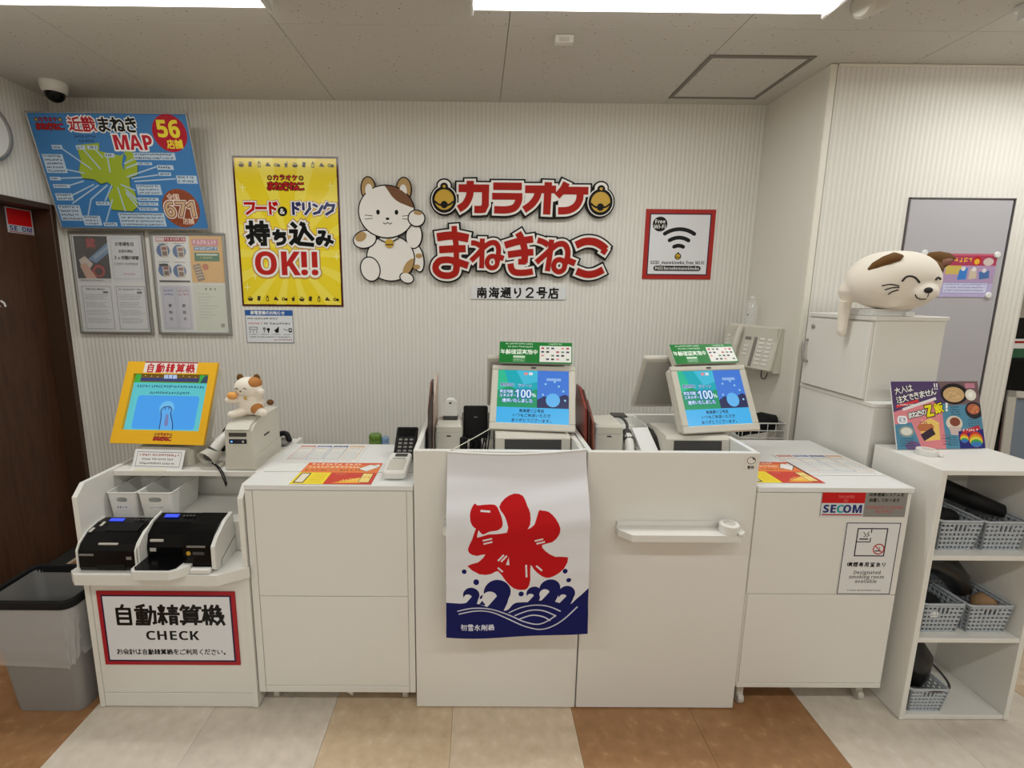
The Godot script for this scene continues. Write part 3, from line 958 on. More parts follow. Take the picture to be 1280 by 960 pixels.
func poster_map() -> Pen:
	var sea := rgb(66, 126, 186)
	var p := Pen.new(840, 588, sea, 1.5)
	var g := rng_of(5)
	p.poly(pts([215, 159, 342, 147, 331, 187, 440, 209, 490, 176, 508, 194, 524, 245, 508, 305, 459, 321, 452, 367, 471, 398, 469, 469, 426, 498, 312, 490, 313, 415, 354, 368, 329, 345, 292, 356, 259, 333, 197, 326, 188, 284, 215, 232]), rgb(30, 62, 78))
	p.poly(pts([215, 156, 342, 144, 331, 184, 440, 206, 490, 173, 508, 191, 521, 242, 505, 302, 456, 318, 449, 364, 468, 395, 466, 466, 426, 494, 312, 486, 313, 411, 354, 364, 329, 341, 292, 350, 259, 327, 197, 321, 190, 284, 217, 229]), rgb(160, 180, 52))
	p.poly(pts([460, 192, 471, 214, 452, 240, 436, 284, 434, 250, 448, 216]), sea)
	var pale := rgb(176, 200, 220)
	for l in [[134, 174, 263, 276], [118, 277, 216, 296], [76, 323, 200, 318], [110, 361, 201, 336], [111, 412, 252, 353], [99, 455, 276, 356], [168, 520, 212, 431, 325, 356], [261, 552, 332, 430], [288, 439, 349, 356], [386, 494, 378, 367], [472, 383, 400, 352], [473, 430, 417, 375], [471, 449, 420, 391], [466, 477, 417, 398], [711, 320, 478, 336], [619, 260, 445, 313], [619, 301, 467, 321], [520, 245, 452, 268], [503, 223, 447, 246], [366, 215, 359, 291], [309, 173, 341, 217], [248, 177, 312, 276]]:
		p.line(pts(l), 7, pale)
	for b in [[81, 156, 137, 177, 1], [14, 202, 125, 296, 5], [18, 316, 76, 334, 1], [23, 354, 115, 373, 1], [20, 401, 114, 438, 2], [12, 464, 136, 548, 4], [134, 520, 234, 573, 3], [243, 556, 320, 576, 1], [233, 443, 308, 462, 1], [341, 502, 600, 575, 4], [482, 352, 617, 405, 3], [476, 420, 590, 437, 1], [472, 445, 582, 462, 1], [468, 473, 573, 489, 1], [716, 303, 828, 344, 2], [622, 251, 712, 274, 1], [623, 288, 690, 306, 1], [518, 238, 600, 252, 1], [509, 190, 735, 226, 2], [353, 194, 406, 215, 1], [271, 157, 327, 176, 1], [211, 157, 260, 177, 1]]:
		p.rect(b[0], b[1], b[2] - b[0], b[3] - b[1], rgb(188, 208, 226))
		var lh: float = (b[3] - b[1]) / float(b[4])
		for k in b[4]:
			p.greek(b[0] + 7, b[1] + lh * (k + 0.2), (b[2] - b[0]) - 14 - g.randf() * 12, lh * 0.6, rgb(38, 52, 74), g)
	little_logo(p, 30, 24, 30, rgb(72, 40, 50))
	for k in [[22, PAPER], [11, Color.BLACK]]:
		var last: bool = k[0] == 11
		p.jp("近畿", 206, 20, 66, k[0] if not last else 9, rgb(182, 24, 44) if last else k[1], GLYPHS, 1.1)
		p.jp("まねき", 360, 22, 64, k[0], INK if last else k[1], GLYPHS, 1.12)
	p.greek(218, 106, 120, 14, rgb(44, 56, 78), g)
	p.greek(236, 128, 80, 14, rgb(44, 56, 78), g)
	p.latin("MAP", 522, 142, 98, PAPER, true, true, 1.02, 9)
	p.latin("MAP", 522, 142, 98, rgb(190, 26, 52), true, true, 1.02, 1)
	p.dot(Vector2(732, 94), 92, rgb(182, 26, 46))
	p.latin("56", 728, 74, 112, rgb(244, 224, 62), true, true, 1.0, 2)
	p.jp("店舗", 706, 126, 40, 6, rgb(244, 224, 62), GLYPHS, 1.05)
	p.dot(Vector2(705, 476), 104, rgb(142, 72, 46))
	for i in 24:
		var a := TAU * i / 24.0
		p.line(PackedVector2Array([Vector2(705, 476) + Vector2(cos(a), sin(a)) * 88, Vector2(705, 476) + Vector2(cos(a), sin(a)) * 102]), 5, rgb(166, 92, 58))
	p.jp("全国", 640, 400, 32, 5, rgb(232, 208, 190), GLYPHS, 1.1)
	p.latin("671", 704, 482, 112, rgb(240, 226, 214), true, true, 1.0, 9)
	p.latin("671", 704, 482, 112, rgb(112, 34, 30), true, true, 1.0, 4)
	p.latin("671", 704, 482, 112, rgb(206, 176, 140), true, true, 1.0)
	p.jp("店舗", 700, 530, 30, 4, rgb(232, 208, 190), GLYPHS, 1.05)
	return p


# four sheets in one picture, 2 x 2 cells of 160 x 220
func sheets_left() -> Pen:
	var p := Pen.new(320, 440, rgb(222, 222, 226))
	var g := rng_of(11)
	# an information picture: dark street, glowing sign, a hand holding a card
	p.rect(0, 0, 160, 200, rgb(42, 36, 34))
	p.poly(pts([60, 108, 160, 28, 160, 78, 96, 128]), rgb(112, 142, 176))
	p.poly(pts([84, 96, 160, 44, 160, 58, 92, 112]), rgb(150, 172, 196))
	p.jp("業", 56, 10, 46, 6, rgb(170, 50, 48), GLYPHS)
	for k in 5:
		p.rect(10 + k * 8, 12, 4, 90, rgb(70, 64, 62))
	p.dot(Vector2(104, 164), 30, rgb(168, 46, 36))
	p.dot(Vector2(104, 166), 19, rgb(60, 24, 22))
	p.poly(pts([14, 112, 44, 94, 80, 130, 66, 150, 30, 160]), rgb(210, 196, 184))
	p.poly(pts([16, 140, 46, 124, 78, 178, 92, 200, 40, 200]), rgb(206, 164, 142))
	p.rect(0, 200, 160, 20, rgb(214, 212, 212))
	p.greek(10, 206, 110, 6, rgb(50, 50, 50), g)
	# lost property notice
	p.frame(168, 10, 140, 196, 1, rgb(120, 120, 124))
	p.jp("お客様各位", 190, 30, 17, 2.6, INK, GLYPHS, 1.1)
	p.jp("お忘れ物は", 204, 66, 13, 2.2, INK, GLYPHS, 1.1)
	p.jp("3ヶ月間の保管", 178, 96, 16, 3, INK, GLYPHS, 1.1)
	p.latin("3", 184, 104, 24, INK, true, true)
	p.jp("とさせていただきます", 174, 128, 11, 1.8, rgb(60, 60, 60), GLYPHS, 1.1)
	p.greek(216, 178, 60, 8, rgb(170, 60, 70), g)
	# two pages of small print
	for q in [[0, "プライバシーポリシー"], [1, ""]]:
		var x: float = 160 * q[0] + 8
		p.rect(x, 226, 146, 208, rgb(226, 226, 228))
		p.frame(x, 226, 146, 208, 2, rgb(110, 110, 112))
		if q[0] == 0:
			p.jp(q[1], x + 20, 236, 9, 2, INK, GLYPHS, 1.1)
		else:
			p.greek(x + 12, 236, 120, 9, INK, g)
		p.rect(x + 104, 250, 26, 9, rgb(80, 76, 74))
		for k in 19:
			if k % 5 != 4:
				p.greek(x + 10, 264 + k * 7.6, 124 - g.randf() * 30, 4, rgb(126, 126, 130), g)
	return p


func sheets_right() -> Pen:
	var p := Pen.new(320, 440, rgb(224, 222, 216))
	var g := rng_of(12)
	# how to order by phone
	p.rect(0, 0, 160, 216, rgb(232, 230, 226))
	p.rect(8, 4, 146, 20, rgb(170, 44, 50))
	p.rect(10, 6, 40, 15, rgb(226, 210, 208))
	p.greek(54, 8, 92, 12, rgb(240, 226, 224), g)
	for q in [[40, 66, 14, 30], [118, 70, 92, 30], [40, 158, 12, 116], [112, 162, 90, 118]]:
		p.dot(Vector2(q[0], q[1]), 32, rgb(78, 112, 160))
		p.greek(q[2], q[3], 52, 6, rgb(80, 70, 66), g)
		p.poly(pts([q[0] - 12, q[1] - 22, q[0] + 22, q[1] - 28, q[0] + 24, q[1] + 30, q[0] - 8, q[1] + 34]), rgb(204, 192, 180))
		p.rect(q[0] - 6, q[1] - 16, 24, 14, rgb(150, 92, 84))
		p.rect(q[0] - 4, q[1] + 4, 22, 20, rgb(122, 96, 80))
	p.rect(14, 128, 44, 12, rgb(40, 36, 36))
	p.rect(8, 206, 150, 9, rgb(46, 44, 44))
	# bill service advertisement
	p.rect(164, 0, 156, 216, rgb(224, 178, 104))
	p.rect(176, 14, 126, 30, rgb(206, 130, 148))
	p.greek(182, 18, 116, 22, rgb(236, 206, 212), g)
	p.rect(184, 48, 112, 18, rgb(92, 138, 184))
	p.greek(188, 50, 104, 13, rgb(214, 226, 240), g)
	p.rect(184, 76, 118, 40, rgb(48, 116, 72))
	p.rect(194, 82, 100, 7, rgb(214, 224, 214))
	p.greek(212, 94, 60, 10, rgb(210, 200, 120), g)
	p.poly(pts([172, 136, 206, 126, 226, 202, 192, 212]), rgb(140, 114, 92))
	for k in 5:
		p.line(pts([178 + k * 3, 144 + k * 13, 206 + k * 3, 138 + k * 13]), 5, rgb(206, 186, 160))
	p.dot(Vector2(232, 142), 15, rgb(196, 104, 66))
	# staff notice with two columns
	p.rect(4, 222, 152, 214, rgb(206, 204, 214))
	p.frame(14, 232, 62, 196, 1.5, rgb(150, 148, 158))
	p.frame(84, 232, 62, 196, 1.5, rgb(150, 148, 158))
	for q in [[20, rgb(64, 82, 150)], [90, rgb(168, 78, 92)]]:
		p.greek(q[0], 240, 50, 12, q[1], g)
		p.greek(q[0], 258, 50, 12, q[1], g)
		for k in 3:
			p.jp(["節", "知", "大"][k], q[0] + 18, 310 + k * 32, 15, 2.4, INK, GLYPHS)
	# certificate
	p.rect(166, 222, 150, 214, rgb(214, 216, 202))
	for k in 3:
		p.jp(["通", "知", "会"][k], 222 + k * 22, 236, 9, 1.6, rgb(90, 94, 84), GLYPHS)
	for k in 9:
		p.greek(186, 262 + k * 14, 100 - g.randf() * 60, 3, rgb(150, 152, 142), g)
	p.rect(286, 402, 18, 18, rgb(150, 146, 138))
	return p


func notice_power() -> Pen:
	var p := Pen.new(270, 190, rgb(224, 226, 230))
	var g := rng_of(3)
	p.frame(0, 0, 270, 190, 3, rgb(110, 110, 124))
	p.rect(0, 0, 270, 32, rgb(38, 92, 164))
	p.jp("節電営業のお知らせ", 32, 6, 19, 3.2, PAPER, GLYPHS, 1.14)
	p.greek(10, 44, 176, 11, INK, g)
	p.greek(14, 72, 86, 12, rgb(190, 50, 50), g)
	p.greek(104, 72, 148, 12, INK, g)
	p.frame(18, 98, 48, 16, 3, INK)
	for k in 3:
		p.line(pts([26 + k * 16, 118, 24 + k * 16 + (k - 1) * 5, 132]), 3, INK)
	p.dot(Vector2(104, 108), 9, rgb(130, 130, 134))
	p.rect(100, 118, 7, 12, rgb(130, 130, 134))
	p.dot(Vector2(127, 112), 9, INK)
	p.rect(123, 118, 7, 14, INK)
	p.poly(pts([160, 116, 176, 106, 184, 96, 188, 98, 184, 130, 170, 132]), INK)
	p.line(pts([214, 106, 222, 114, 232, 116, 240, 116]), 4, rgb(90, 90, 94))
	p.rect(242, 104, 18, 24, INK)
	p.rect(247, 110, 8, 10, PAPER)
	for k in 4:
		p.greek(16 + k * 64, 138, 50, 6, rgb(70, 70, 74), g)
	p.greek(16, 152, 236, 8, rgb(50, 50, 54), g)
	p.greek(156, 168, 100, 9, rgb(150, 40, 40), g)
	return p


func poster_wireless() -> Pen:
	var p := Pen.new(400, 400, rgb(170, 42, 34))
	p.rect(24, 24, 352, 352, rgb(40, 28, 60))
	p.rect(30, 30, 340, 340, rgb(226, 226, 230))
	p.dot(Vector2(84, 84), 42, INK)
	p.latin("Free", 84, 70, 30, PAPER, true, true, 0.95)
	p.latin("Wi-Fi", 84, 99, 30, PAPER, true, true, 0.95)
	for k in [[62, 100], [40, 66], [22, 34]]:
		var c := Vector2(200, 262)
		var r: float = [150, 102, 56][[62, 40, 22].find(k[0])]
		var half: float = [0.6, 0.56, 0.48][[62, 40, 22].find(k[0])]
		var q := PackedVector2Array()
		for i in 13:
			var a := -PI / 2 + lerpf(-half, half, i / 12.0)
			q.append(c + Vector2(cos(a), sin(a)) * r)
		p.line(q, 22, INK)
		p.dot(q[0], 11, INK)
		p.dot(q[12], 11, INK)
	p.dot(Vector2(200, 268), 19, INK)
	p.dot(Vector2(200, 268), 14, rgb(205, 165, 40))
	p.line(pts([186, 272, 214, 272]), 4, INK)
	p.rect(195, 244, 10, 8, INK)
	p.latin("SSID:_manekineko_free_Wi-Fi", 200, 304, 26, INK, true, true, 0.86)
	p.poly(rrect_px(62, 322, 276, 30, 15), INK)
	p.latin("PASS:karaokemanekineko", 200, 337, 24, PAPER, true, true, 0.86)
	return p


func rrect_px(x: float, y: float, w: float, h: float, r: float) -> PackedVector2Array:
	var o := PackedVector2Array()
	for q in rrect(w, h, r):
		o.append(q + Vector2(x + w / 2, y + h / 2))
	return o


func name_plate() -> Pen:
	var p := Pen.new(540, 74, rgb(222, 222, 224))
	p.jp("南海通り2号店", 34, 9, 56, 9.6, INK, GLYPHS, 1.22)
	return p


func check_sign() -> Pen:
	var p := Pen.new(600, 360, rgb(172, 34, 44), 1.6)
	p.rect(17, 17, 566, 326, rgb(44, 22, 60))
	p.rect(24, 24, 552, 312, rgb(226, 227, 231))
	p.jp("自動精算機", 62, 66, 92, 13, INK, GLYPHS, 1.06)
	p.latin("CHECK", 310, 214, 62, INK, true, true, 1.2)
	p.jp("お会計は自動精算機をご利用ください。", 58, 282, 25, 3.6, INK, GLYPHS, 1.11)
	return p


func kiosk_bezel() -> Pen:
	var p := Pen.new(456, 404, rgb(232, 178, 32))
	p.rect(88, 0, 268, 6, rgb(170, 34, 44))
	p.rect(88, 6, 268, 50, rgb(232, 228, 222))
	p.jp("自動精算機", 100, 10, 42, 6.2, rgb(186, 26, 36), GLYPHS, 1.2)
	little_logo(p, 208, 352, 18, rgb(96, 48, 40))
	return p


func kiosk_screen() -> Pen:
	var p := Pen.new(376, 286, rgb(96, 206, 214))
	var g := rng_of(8)
	p.rect(0, 0, 376, 46, rgb(60, 176, 70))
	p.rect(32, 0, 288, 42, rgb(110, 82, 26))
	p.rect(32, 22, 288, 16, rgb(52, 60, 120))
	for i in 9:
		p.dot(Vector2(52 + i * 31, 10 + (i % 3) * 3), 3, rgb(206, 190, 120))
	p.jp("精算機", 146, 5, 19, 3.4, rgb(190, 214, 255), GLYPHS, 1.12)
	p.poly(pts([326, 44, 340, 14, 352, 4, 366, 18, 372, 44]), rgb(50, 74, 96))
	p.greek(22, 58, 334, 14, rgb(22, 78, 120), g)
	p.greek(84, 90, 200, 13, rgb(22, 78, 120), g)
	p.poly(rrect_px(38, 110, 300, 164, 14), rgb(70, 168, 250))
	p.dot(Vector2(190, 172), 36, rgb(112, 198, 252))
	# a pointing paw
	p.poly(pts([174, 276, 170, 210, 164, 184, 172, 170, 188, 164, 206, 166, 216, 180, 214, 200, 230, 240, 238, 276]), rgb(96, 180, 250))
	p.line(smooth(pts([174, 276, 171, 212, 164, 186, 172, 170, 188, 164, 206, 166, 216, 180, 214, 200, 230, 240, 238, 276])), 4, rgb(14, 40, 92))
	p.line(pts([180, 166, 184, 180]), 3, rgb(14, 40, 92))
	p.line(pts([200, 165, 200, 178]), 3, rgb(14, 40, 92))
	p.poly(pts([192, 200, 204, 204, 212, 250, 202, 262, 192, 250]), rgb(120, 134, 190))
	return p


func till_screen() -> Pen:
	var p := Pen.new(350, 270, rgb(70, 186, 246))
	p.rect(0, 0, 196, 190, rgb(22, 178, 190))
	p.poly(pts([0, 110, 60, 84, 130, 118, 196, 96, 196, 190, 0, 190]), rgb(32, 156, 104))
	p.poly(pts([0, 0, 30, 0, 60, 84, 0, 110]), rgb(48, 196, 150))
	p.poly(pts([90, 0, 196, 0, 196, 60, 130, 76]), rgb(70, 196, 226))
	p.rect(196, 0, 154, 190, rgb(70, 128, 224))
	p.poly(pts([196, 150, 230, 132, 280, 140, 330, 120, 350, 130, 350, 190, 196, 190]), rgb(44, 50, 92))
	for q in [[236, 70], [300, 80], [322, 104], [224, 124], [280, 58], [330, 150]]:
		p.dot(Vector2(q[0], q[1]), 5, rgb(160, 214, 250))
	p.dot(Vector2(272, 150), 34, rgb(104, 190, 250))
	p.rect(240, 40, 70, 13, rgb(150, 190, 246))
	p.rect(130, 12, 18, 14, rgb(232, 150, 150))
	p.rect(154, 12, 18, 14, rgb(236, 236, 240))
	for k in [[7, rgb(24, 98, 190)], [3, rgb(224, 246, 255)]]:
		p.jp("まねきねこ", 16, 70, 14, k[0] * 0.7, rgb(96, 44, 150) if k[0] == 3 else rgb(190, 236, 250), GLYPHS, 1.0)
		p.jp("クリーン", 102, 72, 16, k[0] * 0.7, k[1], GLYPHS, 1.1)
		p.jp("再生可能", 14, 104, 15, k[0] * 0.8, k[1], GLYPHS, 1.12)
		p.jp("エネルギー", 14, 124, 15, k[0] * 0.8, k[1], GLYPHS, 1.12)
		p.jp("達成いたしました", 28, 148, 17, k[0] * 0.9, k[1], GLYPHS, 1.1)
	p.latin("100", 128, 122, 58, rgb(24, 98, 190), true, true, 0.86, 4)
	p.latin("100", 128, 122, 58, rgb(224, 246, 255), true, true, 0.86)
	p.latin("%", 180, 128, 26, rgb(224, 246, 255), true, true)
	var ink := rgb(14, 62, 96)
	p.jp("南海通り2号店", 112, 198, 15, 2.2, ink, GLYPHS, 1.15)
	p.jp("いつもご利用いただき", 82, 221, 15, 2.2, ink, GLYPHS, 1.22)
	p.jp("ありがとうございます。", 76, 245, 15, 2.2, ink, GLYPHS, 1.22)
	return p


func age_card() -> Pen:
	var p := Pen.new(380, 116, rgb(24, 122, 50))
	var g := rng_of(21)
	p.greek(30, 6, 150, 9, rgb(220, 236, 220), g)
	p.greek(44, 22, 136, 9, rgb(220, 236, 220), g)
	p.jp("年齢確認実施中", 6, 42, 25, 3.3, rgb(236, 244, 236), GLYPHS, 1.14)
	p.rect(74, 76, 62, 12, rgb(200, 224, 202))
	p.frame(74, 92, 62, 16, 2, rgb(150, 196, 156))
	p.greek(78, 95, 54, 9, rgb(190, 218, 194), g)
	p.greek(258, 5, 70, 9, rgb(220, 236, 220), g)
	p.rect(212, 20, 164, 88, rgb(232, 232, 228))
	for i in 6:
		for j in 4:
			if (i + j * 5) % 4 != 3:
				var c: Color = [rgb(176, 60, 66), rgb(60, 66, 96), rgb(214, 150, 150), rgb(96, 130, 110), rgb(40, 40, 44)][(i * 3 + j) % 5]
				p.rect(220 + i * 26, 28 + j * 20, 15, 9, c)
	return p


func flag_print() -> Pen:
	# drawn in the flag's own frame: 640 wide, 830 high
	var p := Pen.new(640, 830, rgb(226, 226, 230), 1.2)
	var red := rgb(192, 16, 22)
	var blue := rgb(20, 24, 92)
	var o := Vector2(-62, -58)
	var mv := func(a: Array) -> PackedVector2Array:
		var q := pts(a)
		for i in q.size():
			q[i] += o
		return q
	p.poly(smooth(mv.call([188, 262, 202, 268, 240, 264, 282, 265, 300, 290, 312, 322, 312, 350, 290, 366, 255, 372, 225, 385, 205, 365, 184, 355, 170, 330, 170, 292]), 3, true), red)
	p.poly(smooth(mv.call([333, 375, 332, 330, 318, 300, 299, 272, 325, 240, 368, 222, 407, 231, 425, 268, 438, 300, 436, 345, 424, 362, 455, 345, 475, 292, 490, 290, 520, 297, 550, 325, 570, 368, 562, 405, 535, 432, 490, 442, 505, 470, 550, 502, 608, 510, 590, 560, 545, 592, 512, 598, 480, 580, 455, 555, 440, 535, 440, 605, 428, 648, 400, 654, 365, 643, 330, 605, 295, 560, 265, 573, 212, 576, 157, 537, 205, 518, 238, 480, 200, 488, 168, 478, 160, 455, 178, 410, 195, 360, 208, 365, 200, 400, 250, 384]), 2, true), red)
	for l in [[218, 288, 256, 290], [228, 414, 264, 404], [232, 430, 266, 420], [460, 420, 492, 414], [468, 434, 500, 428], [296, 508, 318, 484], [310, 512, 332, 488], [296, 546, 314, 562], [421, 536, 423, 588], [468, 542, 490, 562]]:
		p.line(mv.call(l), 8, rgb(226, 226, 230), 3.0)
	p.poly(mv.call([330, 530, 342, 492, 346, 532]), rgb(226, 226, 230))
	# waves
	for c in [[175, 674, 37, 160, 690, 19], [230, 690, 17, 222, 698, 8], [292, 660, 61, 258, 690, 34], [458, 674, 34, 442, 692, 17], [529, 654, 47, 506, 680, 24], [604, 684, 38, 588, 704, 18]]:
		var m := Vector2(c[0], c[1]) + o
		p.dot(m, c[2], blue)
		p.dot(Vector2(c[3], c[4]) + o, c[5], rgb(226, 226, 230))
		p.poly(PackedVector2Array([m + Vector2(c[2] * 0.35, -c[2] * 0.1), m + Vector2(c[2] * 0.98, 0), m + Vector2(c[2] * 0.75, c[2] * 0.9), m + Vector2(c[2] * 0.3, c[2] * 2.0), m + Vector2(-c[2] * 1.1, c[2] * 1.6)]), blue)
	p.poly(smooth(mv.call([62, 716, 130, 716, 170, 708, 206, 716, 262, 736, 306, 752, 340, 752, 372, 718, 430, 716, 520, 712, 612, 742, 650, 714, 702, 664]), 4) + mv.call([702, 900, 62, 900]), blue)
	for d in [[143, 565, 11], [197, 611, 13], [400, 674, 12], [595, 572, 11], [612, 618, 11]]:
		p.dot(Vector2(d[0], d[1]) + o, d[2], blue)
	for l in [[112, 754, 180, 737, 260, 742, 340, 776, 420, 816, 490, 829, 560, 790], [118, 769, 190, 751, 260, 757, 340, 796, 430, 842, 500, 857, 570, 828, 655, 754], [345, 768, 400, 744, 460, 735, 520, 744, 580, 772], [372, 784, 440, 762, 500, 766, 558, 792], [392, 802, 450, 786, 500, 794, 534, 814]]:
		p.line(smooth(mv.call(l), 5), 6, rgb(206, 208, 222))
	p.jp("初雪氷削機", 66, 762, 26, 4, rgb(214, 216, 228), GLYPHS, 1.2)
	return p


func menu_sheet() -> Pen:
	var p := Pen.new(360, 250, rgb(232, 232, 228))
	var g := rng_of(31)
	for k in 4:
		var x := 12.0 + k * 86
		var c: Color = [rgb(190, 110, 104), rgb(104, 122, 170), rgb(74, 88, 140), rgb(206, 160, 112)][k]
		p.rect(x, 8, 78, 24, c)
		p.greek(x + 8, 14, 60, 12, rgb(238, 232, 228), g)
		p.frame(x, 8, 78, 200, 3, c)
		p.rect(x + 4, 38, 70, 52, rgb(226, 222, 216))
		p.greek(x + 10, 50, 56, 9, rgb(120, 118, 120), g)
		for j in 11:
			p.greek(x + 6, 96 + j * 10, 66, 6, rgb(140, 138, 142), g)
	for j in 2:
		p.greek(14, 216 + j * 12, 320, 7, rgb(150, 146, 150), g)
	return p


func offer_sheet() -> Pen:
	var p := Pen.new(390, 300, rgb(232, 128, 66))
	var g := rng_of(41)
	p.rect(0, 0, 390, 34, rgb(222, 92, 58))
	for k in 2:
		p.greek(20, 12 + k * 42, 260, 26, rgb(250, 226, 206), g)
	p.rect(16, 104, 10, 14, rgb(60, 40, 34))
	p.greek(34, 102, 84, 18, rgb(60, 40, 34), g)
	p.greek(136, 102, 36, 18, rgb(150, 124, 110), g)
	p.greek(190, 102, 110, 18, rgb(60, 40, 34), g)
	p.poly(pts([282, 88, 330, 24, 352, 34, 376, 20, 384, 60, 330, 128]), rgb(238, 234, 230))
	p.line(pts([282, 88, 330, 24, 384, 60, 330, 128, 282, 88]), 3, rgb(60, 50, 46))
	p.rect(0, 146, 160, 154, rgb(242, 218, 50))
	p.rect(160, 146, 230, 154, rgb(206, 62, 50))
	p.rect(12, 154, 50, 132, rgb(60, 46, 40))
	p.rect(18, 162, 38, 114, rgb(236, 226, 208))
	for k in 8:
		p.greek(80, 164 + k * 15, 66, 9, rgb(206, 160, 40), g)
	p.greek(184, 162, 50, 8, rgb(236, 180, 150), g)
	p.poly(pts([196, 284, 240, 262, 330, 204, 346, 214, 330, 284]), rgb(238, 176, 60))
	for k in 3:
		p.greek(220 + k * 20, 250 - k * 14, 90, 14, rgb(250, 226, 120), g)
	p.rect(320, 154, 54, 122, rgb(240, 214, 130))
	p.frame(320, 154, 54, 122, 3, rgb(70, 40, 36))
	p.greek(328, 200, 36, 16, rgb(190, 100, 40), g)
	return p


func security_plate() -> Pen:
	var p := Pen.new(460, 160, rgb(138, 136, 132))
	p.rect(0, 0, 232, 82, rgb(196, 24, 28))
	p.rect(0, 82, 232, 78, rgb(206, 210, 214))
	p.latin("Security", 130, 44, 24, rgb(224, 130, 128), false, true)
	p.latin("by", 130, 66, 22, rgb(224, 130, 128), false, true)
	p.latin("SE", 48, 116, 62, rgb(30, 44, 112), true, true, 1.08, 1)
	p.latin("C", 104, 116, 62, rgb(40, 158, 168), true, true, 1.08, 1)
	p.latin("OM", 172, 116, 62, rgb(30, 44, 112), true, true, 1.05, 1)
	p.rect(8, 146, 218, 7, rgb(180, 36, 44))
	p.jp("非常通報システムを", 252, 22, 18, 2.8, INK, GLYPHS, 1.18)
	p.jp("設置しております", 256, 54, 18, 2.8, INK, GLYPHS, 1.16)
	p.latin("EMERGENCY SIGNAL", 346, 106, 22, rgb(190, 44, 44), false, true)
	p.latin("IN EFFECT", 346, 130, 22, rgb(190, 44, 44), false, true)
	return p


func door_sticker() -> Pen:
	var p := Pen.new(150, 130, rgb(176, 178, 184))
	p.rect(6, 4, 138, 84, rgb(190, 10, 10))
	p.latin("SE", 34, 106, 34, rgb(26, 34, 104), true, true, 1.25)
	p.latin("C", 68, 106, 34, rgb(150, 190, 206), true, true, 1.1)
	p.latin("OM", 110, 106, 34, rgb(26, 34, 104), true, true, 1.1)
	p.rect(8, 122, 134, 4, rgb(170, 60, 60))
	return p


func smoking_sign() -> Pen:
	var p := Pen.new(320, 456, rgb(226, 226, 226))
	p.frame(3, 3, 314, 450, 5, rgb(34, 22, 44))
	var ink := rgb(36, 28, 44)
	p.frame(70, 36, 178, 176, 7, ink)
	p.rect(70, 36, 6, 90, ink)
	p.rect(70, 118, 84, 6, ink)
	p.rect(150, 40, 6, 26, ink)
	p.rect(150, 96, 6, 24, ink)
	p.rect(88, 100, 52, 8, ink)
	p.line(smooth(pts([112, 92, 124, 80, 116, 72, 108, 60])), 4, ink)
	p.line(smooth(pts([126, 92, 142, 80, 132, 72, 140, 58])), 4, ink)
	p.dot(Vector2(210, 166), 34, rgb(178, 44, 50))
	p.dot(Vector2(210, 166), 27, rgb(226, 226, 226))
	p.rect(190, 174, 34, 7, ink)
	p.line(smooth(pts([206, 168, 216, 160, 208, 152])), 3, ink)
	p.line(pts([188, 146, 232, 188]), 6, rgb(178, 44, 50))
	p.jp("喫煙専用室あり", 42, 250, 26, 4.6, INK, GLYPHS, 1.28)
	p.latin("Designated", 164, 314, 30, rgb(90, 88, 92), true, true)
	p.latin("smoking room", 164, 342, 30, rgb(90, 88, 92), true, true)
	p.latin("available", 164, 370, 30, rgb(90, 88, 92), true, true)
	p.greek(64, 424, 200, 8, INK, rng_of(2))
	return p


